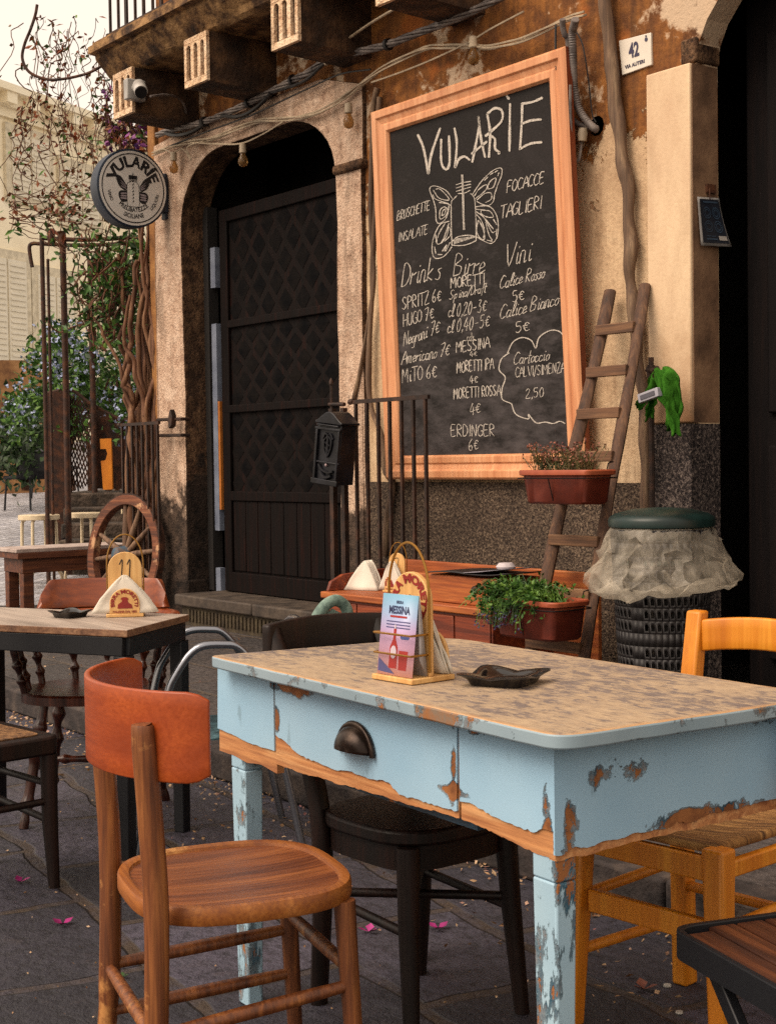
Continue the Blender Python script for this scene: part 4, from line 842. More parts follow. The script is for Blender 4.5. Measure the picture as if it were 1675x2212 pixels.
mb = MB(); mb.lathe([(.03, -.17), (.07, -.165), (.075, -.155), (.07, -.15)], 24, M=Matrix.Translation((0.0, 0, .62)) @ Matrix.Rotation(R_(90), 4, 'X') @ Matrix.Translation((0, 0, .32))); mb.build('handle_ring', m_plain('blue_plastic_b', '#1a2140', .3), DRM)
# ------------------------------------------------------------------ pole with the green cloth
pT, pB = ony(1405, 772, WY - .09), ony(1406, 1300, WY - .09); PO = thing('iron_pole', 'thin dark iron pole with hook and pale label standing against the pier', 'pole', (pT[0], WY - .09, KZ))
mb = MB(); mb.tube([pT, (pT[0], WY - .09, KZ)], .013, 8); mb.build('rod', M['iron'], PO, world=True)
h = ony(1405, 803, WY - .09); mb = MB(); mb.tube([h + np.array([-.02, 0, .01]), h + np.array([.05, -.03, .0]), h + np.array([.075, -.04, .01])], .014, 8); mb.tube([h + np.array([0, 0, -.03]), h + np.array([0, 0, .03])], .02, 10); mb.build('hook', M['iron'], PO, world=True, smooth=40)
k0, k1 = ony(1381, 862, WY - .235), ony(1424, 846, WY - .235); mb = MB(); mb.beam(k0, k1, .03, .042); mb.build('label_plate', m_plain('pale_label', '#9a98a2', .4), PO, world=True, bevel=.003)
mb = MB(); mb.beam(k0 + (k1 - k0) * .15 + np.array([0, -.017, 0]), k0 + (k1 - k0) * .85 + np.array([0, -.017, 0]), .004, .02); mb.build('label_print', m_plain('label_ink', '#4a4852', .5), PO, world=True)
g = G('green_microfibre'); gn = g.noise(None, 120, 3, .7); gm = g.out(g.ramp(g.noise(None, 6, 3), [(.3, '#214a12'), (.7, '#3d7022')]), .95, g.bump(gn, .8, .006), 0, .05)
TW = thing('green_cloth', 'crumpled bright green cloth hanging from the hook of the iron pole', 'cloth', h)
def draped(pts, wid, dep, seed, name):
    mb = MB(); path = spline(pts, 8); n = len(path)
    def fn(u, v):
        f = v * (n - 1); i = min(int(f), n - 2); t = f - i; p = path[i] * (1 - t) + path[i + 1] * t
        wv = wid(v); a = (u - .5); q = (1.4 * abs(math.sin(u * 7.5 + seed + v * 1.6)) - .7 + .5 * abs(math.sin(u * 15 + seed * 2 - v * 3)) + .8 * noise.noise(Vector((u * 4, v * 5, seed)))) * dep * (.4 + .6 * math.sin(v * 3.1)) + .012 * noise.noise(Vector((u * 5, v * 5, seed)))
        return (p[0] + a * wv * .85 + .01 * noise.noise(Vector((u * 3, v * 6, seed + 5))), p[1] - .02 + q - .03 * math.cos(a * 3), p[2] + .015 * math.sin(u * 9 + seed))
    mb.sheet(fn, 26, 26); mb.build(name, gm, TW, world=True, smooth=60, solid=.003)
Y_ = WY - .14
draped([ony(1440, 800, Y_), ony(1452, 815, Y_ - .02), ony(1462, 840, Y_), ony(1466, 880, Y_), ony(1458, 925, Y_)], lambda v: .11 - .04 * v, .022, 1.0, 'cloth_fold')
draped([ony(1432, 802, Y_ - .03), ony(1440, 840, Y_ - .04), ony(1448, 870, Y_ - .04), ony(1460, 905, Y_ - .03), ony(1470, 936, Y_ - .03)], lambda v: .10 - .06 * v, .02, 3.0, 'cloth_fold')
draped([ony(1425, 812, Y_ + .03), ony(1412, 845, Y_ + .03), ony(1398, 868, Y_ + .02), ony(1390, 880, Y_)], lambda v: .08 - .02 * v, .015, 5.0, 'cloth_fold')
draped([ony(1420, 850, Y_), ony(1414, 875, Y_), ony(1410, 905, Y_)], lambda v: .05, .012, 7.0, 'cloth_fold')
# ------------------------------------------------------------------ iron gate leaves and the mailbox
def gate_leaf(label, xa, xb, y, ztop, nb, zb=KZ + .06):
    t = thing('iron_gate_leaf', label, 'gate', ((xa + xb) / 2, y, KZ), 0, 'iron gate leaves beside the doorway')
    mb = MB(); mb.beam((xa - .03, y, ztop), (xb + .03, y, ztop), .02, .022); mb.tube([(xa - .06, y, ztop), (xa - .02, y, ztop + .004)], .016, 8); mb.build('top_rail', M['iron'], t, world=True)
    mb = MB(); mb.beam((xa - .01, y, zb + .12), (xb + .01, y, zb + .12), .014, .03); mb.build('bottom_rail', M['iron'], t, world=True)
    for k in range(nb):
        x = xa + (xb - xa) * k / (nb - 1); mb = MB(); mb.beam((x, y, zb), (x, y, ztop - .012), .017, .017); mb.build('bar', M['iron'], t, world=True)
    return t
gl_ = ony(768, 868, 4.85); gr_ = ony(918, 863, 4.85)
GT = gate_leaf('iron gate leaf of plain bars standing in front of the wall left of the ladder', gl_[0], gr_[0], 4.85, gl_[2], 7)
ps = ony(716, 905, 4.85); mb = MB()
mb.box(ps[0] - .018, ps[0] + .018, 4.84, 4.87, KZ, ps[2] + .06); mb.box(ps[0] + .10, ps[0] + .13, 4.84, 4.87, KZ, ps[2] + .06); mb.box(ps[0] - .018, ps[0] + .13, 4.835, 4.865, .36, .45); mb.build('gate_post', M['iron'], GT, world=True)
mb = MB(); mb.tube([(ps[0], 4.85, ps[2] + .05), (ps[0], 4.85, ps[2] + .22)], .007, 6); mb.lathe([(0, .24), (.012, .22), (.012, .20), (0, .19)], 10, o=(ps[0], 4.85, ps[2])); mb.tube([(ps[0] - .02, 4.85, ps[2] + .085), (ps[0] + .13, 4.85, ps[2] + .08)], .012, 8); mb.build('finial', M['iron'], GT, world=True)
e0, e1 = ony(264, 918, 5.06), ony(340, 911, 5.06)
gate_leaf('iron gate leaf of plain bars folded back under the round sign', e0[0], e1[0], 5.06, e0[2], 8)
mt = ony(708, 975, 4.68)
MBX = thing('mailbox', 'ornate black cast metal mailbox with curved pediment hanging crooked on the gate post', 'mailbox', mt)
Mr = Matrix.Translation(Vector(mt)) @ Matrix.Rotation(R_(8), 4, 'Z') @ Matrix.Rotation(R_(7), 4, 'Y') ; MD = .10
M['mail'] = m_mottle('black_cast_metal', ['#0c0c10', '#17171c', '#22232a'], 10, .38, .25, 60, .002, metal=.3)
W_, H_ = .098, .215
mb = MB(); mb.box(-W_, W_, 0, .12, -H_ * .85, H_ * .72, Mr); mb.build('box', M['mail'], MBX, world=True, bevel=.004)
ped = [(-W_ - .012, H_ * .72), (-W_ - .012, H_ * .78)] + [(-W_ + 2 * W_ * t, H_ * .80 + .052 * math.sin(math.pi * t) ** 1.3) for t in np.linspace(0, 1, 14)] + [(W_ + .012, H_ * .78), (W_ + .012, H_ * .72)]
mb = MB(); mb.prism(ped, -.012, .13, lambda a, b, d: Mr @ Vector((a, d, b))); mb.build('pediment', M['mail'], MBX, world=True, bevel=.004)
mb = MB()
mb.box(-W_ - .006, W_ + .006, -.016, 0, H_ * .55, H_ * .62, Mr); mb.box(-W_ - .006, W_ + .006, -.012, 0, -H_ * .32, -H_ * .27, Mr); mb.box(-W_ - .01, W_ + .01, -.02, 0, -H_ * .88, -H_ * .74, Mr); mb.box(-W_, -W_ + .016, -.016, 0, -H_ * .74, H_ * .55, Mr); mb.box(W_ - .016, W_, -.016, 0, -H_ * .74, H_ * .55, Mr); mb.box(-W_ + .01, W_ - .01, -.02, 0, H_ * .66, H_ * .70, Mr); mb.build('moulding', M['mail'], MBX, world=True, bevel=.003)
mb = MB()
for pts, r in ((([-.03, .06], [0, .085], [.03, .06], [.025, .01], [0, -.03], [-.025, .01], [-.03, .06]), .006), (([-.04, .07], [-.02, .10], [0, .085]), .007), (([.04, .07], [.02, .10], [0, .085]), .007), (([0, .085], [0, -.03]), .008), (([-.02, .05], [.02, .03]), .007), (([-.02, .02], [.02, .0]), .007)): mb.tube([Mr @ Vector((a, -.006, b)) for a, b in spline(pts, 4)], r, 6)
mb.build('crest', M['mail'], MBX, world=True, smooth=60)
mb = MB(); mb.tube([Mr @ Vector((a, -.008, b - H_ * .5)) for a, b in spline([(-.06, .03), (-.03, -.0), (.02, -.012), (.06, .0)], 4)], .008, 6); mb.tube([Mr @ Vector((a, -.010, b - H_ * .58)) for a, b in spline([(-.045, .01), (-.0, -.022), (.05, -.01)], 4)], .012, 6); mb.build('drop_handle', M['mail'], MBX, world=True, smooth=60)
mb = MB(); mb.lathe([(0, .012), (.008, .010), (.009, 0)], 12, M=Mr @ Matrix.Translation((0, -.002, -H_ * .36)) @ Matrix.Rotation(R_(90), 4, 'X')); mb.build('lock', m_plain('brass_lock', '#a08a8c', .3, .6), MBX, world=True)
# shutter stays on the left jamb
SHS = thing('shutter_stay', 'small iron bracket with two stays fixed to the left stone jamb', 'bracket', ony(375, 920, WY - .05)); mb = MB()
a, b = ony(340, 907, WY - .09), ony(393, 905, WY - .09); mb.tube([a, b], .012, 6); a2, b2_ = ony(345, 941, WY - .09), ony(393, 940, WY - .09); mb.tube([a2, b2_], .012, 6); mb.tube([b, b + np.array([0, .06, 0])], .012, 6); mb.tube([b2_, b2_ + np.array([0, .06, 0])], .012, 6); mb.build('stay', M['iron'], SHS, world=True)
mb = MB(); q = ony(372, 905, WY - .1); mb.prism([(0, .07), (.03, .02), (.02, -.05), (-.02, -.07), (-.035, -.01)], -.02, .02, lambda a, b, d: (q[0] + a, q[1] + d, q[2] + b)); mb.build('latch', M['iron'], SHS, world=True, bevel=.004)
# ------------------------------------------------------------------ wooden sideboard by the wall
M['redwood'] = m_wood('reddish_wood', ['#4a1a0b', '#7a3114', '#a04d20'], 0, 2.5, 50, .55, .4)
M['redwood2'] = m_wood('orange_wood', ['#6a2f12', '#9c501f', '#bd7232'], 0, 2.5, 50, .6, .45)
YS = 4.42
sL, sR = ony(706, 1292, YS), ony(1062, 1308, YS); ZT = (sL[2] + sR[2]) / 2 + .01
SB = thing('sideboard', 'low reddish wooden sideboard with raised back and a drawer box on top', 'sideboard', (sL[0] + .6, YS + .2, KZ))
x0, x1 = sL[0] + .02, sR[0]
mb = MB(); mb.box(x0 - .04, x1 + .02, YS - .03, YS + .40, ZT - .035, ZT); mb.build('top_board', M['redwood2'], SB, world=True, bevel=.006)
mb = MB(); mb.box(x0, x1, YS, YS + .38, KZ + .06, ZT - .036)
for k in range(5): a = x0 + (x1 - x0) * k / 5; mb.box(a + .006, a + (x1 - x0) / 5 - .006, YS - .012, YS, KZ + .09, ZT - .05)
mb.build('cabinet', M['redwood'], SB, world=True, bevel=.005)
mb = MB(); mb.box(x0 + .05, x1 + .30, YS + .385, YS + .41, KZ + .06, ZT + .16); mb.build('back_board', M['redwood2'], SB, world=True, bevel=.005)
bz = ony(985, 1245, YS + .06)
mb = MB(); xb = ony(975, 1270, YS + .04)[0]; mb.box(xb - .30, x1 - .02, YS + .04, YS + .36, ZT + .001, ZT + .135); mb.build('drawer_box', M['redwood2'], SB, world=True, bevel=.006)
mb = MB(); pr = [(0, 0), (.02, .05), (.10, .085), (.34, .10), (.385, .10), (.385, 0)]; mb.prism(pr, x0 - .03, x0 - .005, lambda a, b, d: (d, YS + a, ZT + b + .001)); mb.build('end_cheek', M['redwood'], SB, world=True, bevel=.004)
mb = MB(); mb.lathe([(0, .004), (.02, .004), (.02, 0)], 16, M=Matrix.Translation(Vector(ony(1024, 1275, YS + .04))) @ Matrix.Rotation(R_(90), 4, 'X')); mb.build('wood_knot', m_plain('knot', '#3a160a', .6), SB, world=True)
for fx_ in (x0 + .04, x1 - .04):
    for fy_ in (YS + .03, YS + .35): mb = MB(); mb.box(fx_ - .03, fx_ + .03, fy_ - .02, fy_ + .02, KZ, KZ + .06); mb.build('foot', M['redwood'], SB, world=True)
# things on the sideboard
mn = ony(1035, 1230, YS + .1); ZB = ZT + .137
MF = thing('menu_folder', 'open black menu folder lying on the drawer box of the sideboard', 'menu', (mn[0], YS + .2, ZB))
mb = MB(); mb.sheet(lambda u, v: (mn[0] - .30 + .56 * u, YS + .02 + .28 * v, ZB + .008 + .035 * max(0, u - .5) ** 1.3 * 2 + .01 * math.sin(u * 5)), 16, 4); mb.build('cover', m_plain('black_folder', '#141013', .4), MF, world=True, solid=.006)
mb = MB(); mb.sheet(lambda u, v: (mn[0] - .02 + .27 * u, YS + .015 + .26 * v, ZB + .020 + .035 * max(0, u * .5) ** 1.3 * 2), 10, 3); mb.build('page', m_plain('page', '#8d8894', .6), MF, world=True, solid=.002)
mb = MB(); mb.lathe([(0, .03), (.035, .028), (.05, .01), (.045, 0)], 10, o=(mn[0] + .02, YS + .25, ZB + .028)); tag(mb.build('crumpled_tissue', m_plain('tissue', '#b9b0b4', .8), None), 'crumpled white tissue on the black menu folder', 'tissue')
# ------------------------------------------------------------------ the blue table
TZ = .8125; tA = onz(448, 1416, TZ); tB = onz(1207, 1592, TZ); tC = None
TL = np.linalg.norm((tB - tA)[:2]); trot = math.atan2((tB - tA)[1], (tB - tA)[0]); TWD = .645
BT = thing('blue_table', 'old table with peeling pale blue paint, broken bare wood edge and cup pull drawer', 'table', (tA[0], tA[1], 0), trot)
iT = ROOTM['blue_table'].inverted()
def loc(p): return iT @ Vector([float(c) for c in p])
def tl(px, py, v):       # pixel -> (u, z) on the vertical table plane at local y = v
    p0 = ROOTM['blue_table'] @ Vector((0, v, 0)); nrm = ROOTM['blue_table'].to_3x3() @ Vector((0, 1, 0)); q = loc(onpl(px, py, np.array(p0), np.array(nrm))); return (q.x, q.z)
def tr(px, py, u):       # pixel -> (v, z) on the plane at local x = u
    p0 = ROOTM['blue_table'] @ Vector((u, 0, 0)); nrm = ROOTM['blue_table'].to_3x3() @ Vector((1, 0, 0)); q = loc(onpl(px, py, np.array(p0), np.array(nrm))); return (q.y, q.z)
def paintmat(name, base1, base2, chip_amt=.70, blueunder='#2c4a5c', wood='#6f4326', vert=False, edges=None, patches=()):
    g = G(name); v = g.co((1, 1, .55) if vert else (1, 1, 1)); n1 = g.noise(v, 6, 7, .70, .4); n2 = g.noise(v, 19, 5, .7); n3 = g.noise(None, 2.2, 4); n4 = g.noise(None, 90, 2); x, y, z = g.xyz()
    col = g.ramp(n3, [(.3, base1), (.7, base2)]); col = g.mix(g.ramp(g.noise(g.co((1, 1, .4)), 26, 4, .6), [(.64, 0.0), (.72, .35)]), col, '#5c6f74')
    f = g.math('ADD', g.math('MULTIPLY', n1, .8), g.math('MULTIPLY', n2, .2))
    if edges:
        zl, zh = edges; e1 = g.ramp(g.math('SUBTRACT', z, zl), [(.0, 1.0), (.07, 0.0)]); e2 = g.ramp(g.math('SUBTRACT', zh, z), [(.0, 1.0), (.05, 0.0)])
        f = g.math('ADD', f, g.math('MULTIPLY', g.math('ADD', e1, g.math('MULTIPLY', e2, .8)), .085))
        dirt_shade = g.math('MULTIPLY', e2, .3); col = g.mix(dirt_shade, col, '#566a72')  # grime plus the overhang's shade, painted as a band below the tabletop
    for (px_, py_, pz_, sx_, sz_) in patches:
        d = g.n('VectorMath', operation='LENGTH'); mp = g.co((1 / sx_, 1 / sx_, 1 / sz_), (0, 0, 0), (-px_ / sx_, -py_ / sx_, -pz_ / sz_)); g.ln(mp, d.inputs[0]); f = g.math('ADD', f, g.math('MULTIPLY', g.ramp(d.outputs['Value'], [(.2, 1.0), (1.0, 0.0)]), .22))
    m1 = g.ramp(f, [(chip_amt, 0.0), (chip_amt + .006, 1.0)]); m2 = g.ramp(f, [(chip_amt + .03, 0.0), (chip_amt + .038, 1.0)])
    edge = g.math('MULTIPLY', g.ramp(f, [(chip_amt - .012, 0.0), (chip_amt - .003, 1.0)]), g.math('SUBTRACT', 1.0, m1))
    under = g.ramp(n2, [(.4, blueunder), (.6, '#7b8288')])
    c = g.mix(g.math('MULTIPLY', edge, .7), col, '#34454b'); c = g.mix(m1, c, under); c = g.mix(m2, c, g.ramp(n2, [(.4, wood), (.6, '#935f36')]))
    h = g.math('SUBTRACT', g.math('MULTIPLY', n4, .08), g.math('ADD', m1, m2))
    return g.out(c, g.math('MULTIPLY_ADD', m1, .25, .45), g.bump(h, .7, .002), 0, .35)
_pv, _pz = tr(1320, 1668, tl(1197, 1700, .05)[0]); _qu, _qz = tl(1010, 1560, .05); _wu, _wz = tl(635, 1490, .05)
M['blue'] = paintmat('peeling_blue_paint', '#8db2cc', '#a5c5da', .655, edges=(.60, .785), patches=((tl(1197, 1700, .05)[0], _pv, _pz, .12, .042), (_qu, .05, _qz, .11, .03), (_wu, .05, _wz, .13, .025), (tl(1180, 1700, .05)[0], .05, .66, .025, .09), (tl(980, 1700, .05)[0], .05, .70, .02, .10), (tl(600, 1560, .05)[0], .05, .69, .03, .06), (tl(1197, 1700, .05)[0], .08, .66, .03, .10), (tl(1197, 1700, .05)[0], .40, .62, .2, .03), (_qu - .05, .05, .655, .09, .02))); M['blueleg'] = paintmat('peeling_leg_paint', '#8fafc4', '#a6c1d0', .508, '#2d5468', '#8f5a35', vert=True)
M['bluerail'] = paintmat('worn_dark_blue', '#24394a', '#2f4d60', .55, '#1b2c3a', '#7a3f18')
M['barewood'] = m_wood('bare_broken_wood', ['#855030', '#bd8250', '#d6a673'], 0, 4, 70, .75, .5)
M['edgep'] = paintmat('worn_edge_paint', '#7b8f9b', '#97a9b3', .525, '#5e6468', '#7c6a5a')
def topmat():
    g = G('worn_tabletop'); v = g.co((4, 9, 9)); n1 = g.noise(v, 4.5, 8, .74, .6); n2 = g.noise(g.co((12, 80, 80)), 2, 4, .65); x, y, z = g.xyz(); n3 = g.noise(None, 3.2, 4, .6); n4 = g.noise(g.co((1, 2, 2)), 30, 5, .7)
    base = g.mix(g.ramp(n4, [(.35, 0.0), (.65, .6)]), g.ramp(n2, [(.3, '#5f5552'), (.7, '#766b68')]), '#857870')
    f = g.math('ADD', g.math('MULTIPLY', n1, .6), g.math('ADD', g.math('MULTIPLY', n3, .4), g.math('MULTIPLY', n4, .25)))
    c = g.mix(g.ramp(f, [(.575, 0.0), (.625, .65), (.72, .95)]), base, g.ramp(n2, [(.3, '#9b856d'), (.7, '#b8a285')]))
    c = g.mix(g.ramp(n2, [(.28, .45), (.36, 0.0)]), c, '#4a3b34')
    ed = g.math('MINIMUM', y, g.math('MINIMUM', g.math('SUBTRACT', .645, y), g.math('SUBTRACT', TL, x))); c = g.mix(g.ramp(g.math('ADD', ed, g.math('MULTIPLY', n1, .04)), [(.018, .9), (.038, 0.0)]), c, '#b98f62')
    return g.out(c, g.math('MULTIPLY_ADD', n2, .25, .42), g.bump(g.math('ADD', n1, n2), .3, .002), 0, .35)
lc = Vector((.06, .632, 0))
outl = roundpoly([(0, 0), (TL, 0), (TL + .0, TWD), (lc.x, lc.y)], [.03, .06, .06, .10], 8)
def jag(a, b): q = noise.noise(Vector((a * 14, b * 14, 3))) * .0035; return (a + q, b + q)
pp = []
for i in range(len(outl)):
    a, b = outl[i], outl[(i + 1) % len(outl)]; L = math.hypot(a[0] - b[0], a[1] - b[1]); k = max(1, int(L / .02))
    for j in range(k): pp.append(jag(a[0] + (b[0] - a[0]) * j / k, a[1] + (b[1] - a[1]) * j / k))
mb = MB(); mb.c = 1; mb.prism(pp, TZ - .026, TZ, lambda a, b, d: (a, b, d), capmat=0); mb.build('tabletop', [topmat(), M['edgep']], BT, smooth=30, bevel=.004)
# front apron: a wooden board with a thick broken paint layer in front of it
VI = .05; UL0 = tl(470, 1500, .05)[0]; UR0 = tl(1197, 1700, .05)[0]
def front(pts, v0, v1, name, mat, bev=0, mat2=None):
    mb = MB(); P = [tl(x, y, VI) for x, y in pts]; P = [((UR0 - (.0042 if 'paint' in name else .0047)) if a > UR0 - .025 else a, b) for a, b in P]; mb.c = 0
    mb.prism(P, v1, v0, lambda a, b, d: (a, d, b)); return mb.build(name, mat, BT, smooth=0, bevel=bev)
def jagged(pts, amp=2.0, step=6):
    out = []
    for (a, b) in zip(pts, pts[1:]):
        n = max(1, int(math.hypot(b[0] - a[0], b[1] - a[1]) / step))
        for k in range(n): t = k / n; xq = a[0] + (b[0] - a[0]) * t; q = noise.noise(Vector((xq * .031, 3, 0))) * .9 + noise.noise(Vector((xq * .17, 8, 0))) * .35 + .35 * (int(xq / 23) % 3 - 1) * noise.noise(Vector((int(xq / 23) * 1.7, 5, 5))); out.append((a[0] + (b[0] - a[0]) * t, a[1] + (b[1] - a[1]) * t + amp * (q + (random.random() - .5) * .2)))
    return out + [pts[-1]]
paintL = [(470, 1440), (590, 1460), (592, 1622)] + list(reversed(jagged([(470, 1574), (500, 1586), (540, 1606), (592, 1622)], 5)))
front([(470, 1440), (593, 1460), (595, 1672)] + list(reversed(jagged([(471, 1622), (500, 1632), (530, 1648), (560, 1652), (595, 1672)], 3))), VI + .004, VI + .022, 'apron_board', M['barewood'])
front(paintL, VI, VI + .0039, 'apron_paint', M['blue'])
front([(594, 1462), (987, 1545), (988, 1768)] + list(reversed(jagged([(594, 1650), (640, 1668), (720, 1690), (800, 1714), (900, 1745), (940, 1752), (988, 1768)], 7))), VI + .003, VI + .022, 'drawer_front', M['barewood'])
front([(594, 1462), (987, 1545), (987, 1752)] + list(reversed(jagged([(596, 1588), (615, 1600), (640, 1626), (700, 1655), (760, 1668), (800, 1683), (840, 1690), (862, 1716), (920, 1732), (987, 1752)], 8))), VI - .001, VI + .0029, 'drawer_paint', M['blue'])
front([(990, 1546), (1197, 1590), (1197, 1858)] + list(reversed(jagged([(992, 1770), (1040, 1790), (1100, 1818), (1150, 1845), (1197, 1858)], 6))), VI + .004, VI + .022, 'apron_board', M['barewood'])
front([(990, 1546), (1197, 1590), (1197, 1802)] + list(reversed(jagged([(992, 1730), (1020, 1738), (1060, 1762), (1105, 1780), (1150, 1800), (1170, 1790), (1197, 1802)], 8))), VI, VI + .0039, 'apron_paint', M['blue'])
front([(640, 1668), (1000, 1748), (1002, 1800)] + list(reversed(jagged([(640, 1672), (760, 1718), (880, 1758), (1002, 1800)], 2))), VI + .03, VI + .05, 'drawer_rail', M['bluerail'])
# right end apron
UR = UR0
def side(pts, u0, u1, name, mat):
    mb = MB(); P = [tr(x, y, UR) for x, y in pts]; mb.prism(P, u1, u0, lambda a, b, d: (d, a, b)); return mb.build(name, mat, BT, smooth=0)
zt = TZ - .026
v_a, v_b = VI, TWD - .03
def vz(px, py): return tr(px, py, UR)
bot = [vz(x, y) for x, y in jagged([(1199, 1846), (1260, 1830), (1330, 1812), (1400, 1795), (1480, 1778), (1560, 1752), (1640, 1732)], 9)]
bot2 = [vz(x, y) for x, y in jagged([(1199, 1862), (1280, 1846), (1340, 1828), (1420, 1808), (1500, 1792), (1580, 1772), (1640, 1756)], 4)]
def sidep(b, u0, u1, name, mat): 
    v00 = VI + .005 if name == 'apron_board' else VI - .0008; b = [(max(a, v00) if i else v00, c) for i, (a, c) in enumerate(b)]; P = [(b[0][0], zt)] + b + [(v_b, b[-1][1] + .0), (v_b, zt)]; mb = MB(); mb.prism(P, u1, u0, lambda a, c, d: (d, a, c)); return mb.build(name, mat, BT, smooth=0)
sidep([(VI + .005, bot2[0][1])] + bot2[1:], UR - .004, UR - .022, 'apron_board', M['barewood']); sidep(bot, UR, UR - .0039, 'apron_paint', M['blue'])
mb = MB(); mb.box(.06, TL - .06, TWD - .05, TWD - .03, zt - .17, zt); mb.build('apron_board', M['blue'], BT); mb = MB(); mb.box(UL0 + .002, UL0 + .02, VI + .03, TWD - .055, zt - .17, zt); mb.build('apron_board', M['blue'], BT)
mb = MB(); mb.box(.16, TL - .24, .06, TWD - .06, zt - .15, zt - .14); mb.build('drawer_bottom', M['redwood'], BT)
# legs
for (u, v, w0, w1) in ((UL0 + .085, VI + .0052 + .024, .033, .026), (UR0 - .0052 - .031, VI + .0052 + .0225, .031, .024), (UL0 + .05, TWD - .085, .034, .026), (TL - .036, TWD - .035, .034, .026)):
    mb = MB(); N = 14
    for i in range(N):
        z0, z1 = .012 + (zt - .02) * i / N, .012 + (zt - .02) * (i + 1) / N; f = lambda z: w1 + (w0 - w1) * min(1, z / .55); mb.taper((u, v, z0), (u, v, z1), (f(z0),) * 2, (f(z1),) * 2)
    # one skin: only the outer walls
    mb2 = MB(); f = lambda z: w1 + (w0 - w1) * min(1, z / .55); q_ = .72; mb2.taper((u, v, 0.0), (u, v, .55), (f(0), f(0) * q_), (f(.55), f(.55) * q_)); mb2.box(u - w0, u + w0, v - w0 * q_, v + w0 * q_, .5501, zt)
    mb2.build('leg', M['blueleg'], BT, bevel=.004)
# cup pull
hc = tl(768, 1600, VI - .006); M['bronze'] = m_mottle('aged_bronze', ['#15100e', '#2b211c', '#5a4c42'], 14, .32, .3, 60, .002, metal=.7)
mb = MB(); HW = .055
def cup(u, v): a = math.pi * u; b = math.pi / 2 * v; return (hc[0] + HW * math.cos(a) * math.cos(b) , VI - .006 - .036 * math.sin(b), hc[1] - .022 + .05 * math.sin(a) * math.cos(b) + .006 * math.sin(b))
mb.sheet(cup, 24, 8); pull = mb.build('cup_pull', M['bronze'], BT, smooth=60, solid=.004)
mb = MB(); rim = [(hc[0] + (HW + .008) * math.cos(math.pi * t), VI - .008, hc[1] - .024 + .058 * math.sin(math.pi * t)) for t in np.linspace(0, 1, 20)]; mb.tube(rim, .006, 8); mb.build('pull_rim', M['bronze'], pull, smooth=60)
# ------------------------------------------------------------------ table objects
M['lightwood'] = m_wood('pale_pine', ['#b98a52', '#d3a668', '#dfb87c'], 2, 3, 50, .5, .1); M['brass'] = m_plain('brass_wire', '#a87c3c', .3, .8); M['redink'] = m_plain('red_print', '#8a1a14', .6); M['blackink'] = m_plain('black_print', '#120c0a', .6)
M['paper'] = m_mottle('white_napkin', ['#c3bbae', '#d8d0c3'], 5, .9, .25, 30, .004)
def arch(w_, h, k=14): return [(-w_, 0), (w_, 0)] + [(w_ * math.cos(math.pi * i / k), h - w_ + w_ * math.sin(math.pi * i / k)) for i in range(k + 1)]
def holder(label, c, rot, number, group='numbered napkin holders', s=1.0, back=False):
    t = thing('napkin_holder', label, 'napkin holder', c, rot, group)
    a3 = lambda a, b, d: (a, d, b)
    mb = MB(); mb.box(-.062 * s, .062 * s, -.057 * s, .057 * s, 0, .011); mb.build('base', M['lightwood'], t, bevel=.002)
    mb = MB(); mb.prism([(x, z + .011) for x, z in arch(.057 * s, .205 * s)], -.006, .006, a3); mb.build('number_board', M['lightwood'], t, bevel=.002)
    mb = MB(); mb.prism([(x, z + .011) for x, z in arch(.050 * s, .085 * s)], -.054 * s, -.048 * s, a3); sm = mb.build('front_plate', M['lightwood'], t, bevel=.002)
    mb = MB(); hp = [(-.061 * s, 0, .02)] + [(.061 * s * math.cos(math.pi * (1 - i / 16)), .0, .175 * s + .10 * s * math.sin(math.pi * i / 16)) for i in range(17)] + [(.061 * s, 0, .02)]; mb.tube([(x, .009, z) for x, y, z in hp], .0028, 6); mb.build('hoop', M['brass'], t, smooth=60)
    mb = MB(); yf = (.0072 if back else -.0072)
    fl = (-1 if back else 1)
    lines = {'11': [[(-.018, .155), (-.008, .17), (-.012, .105)], [(.008, .155), (.018, .17), (.014, .105)]], '9': [[(.016, .14), (.0, .15), (-.012, .13), (.0, .115), (.014, .13), (.016, .142), (.014, .10), (.006, .07)]], '7': [[(-.015, .165), (.014, .165), (-.002, .10)]]}[number]
    for L in lines: ribbon(mb, spline([(x * s, (z + .008) * s) for x, z in L], 4), .0035 * s, lambda a, b: (a * fl, yf, b + .011))
    mb.build('number', M['blackink'], t, smooth=0)
    mb = MB()
    if back:
        addtext(mb, 'BIRRA MORETTI', lambda a, b: (-a, .0072, b + .011 + .148 * s), .024 * s, .0012 * s, bend=.036 * s, sx=1.05)
        mb.build('red_print', M['redink'], t, smooth=0); mb = MB()
    fw = lambda a, b: (a, -.055 * s, b + .011)
    addtext(mb, 'BIRRA MORETTI', lambda a, b: fw(a, b + .035 * s), .017 * s, .0008 * s, bend=.034 * s, sx=1.05); addtext(mb, 'ITALIANA DAL 1859', lambda a, b: fw(a, b + .004 * s), .0095 * s, .0004 * s, sx=.95)
    P = [(-.024, .018), (.026, .018), (.024, .03), (.012, .038), (.01, .046), (.014, .05), (.006, .056), (-.006, .056), (-.014, .051), (-.008, .046), (-.01, .04), (-.022, .032)]; mb.add([fw(a * s, b * s) for a, b in P], [tuple(range(len(P)))])
    mb.build('red_print', M['redink'], t, smooth=0)
    mb = MB()
    for z in (.055, .095):
        mb.tube([(-.056 * s, .006, z * s), (-.056 * s, .054 * s, z * s), (.056 * s, .054 * s, z * s), (.056 * s, .006, z * s)], .0022, 6)
    mb.build('wire_rail', M['brass'], t, smooth=30)
    return t
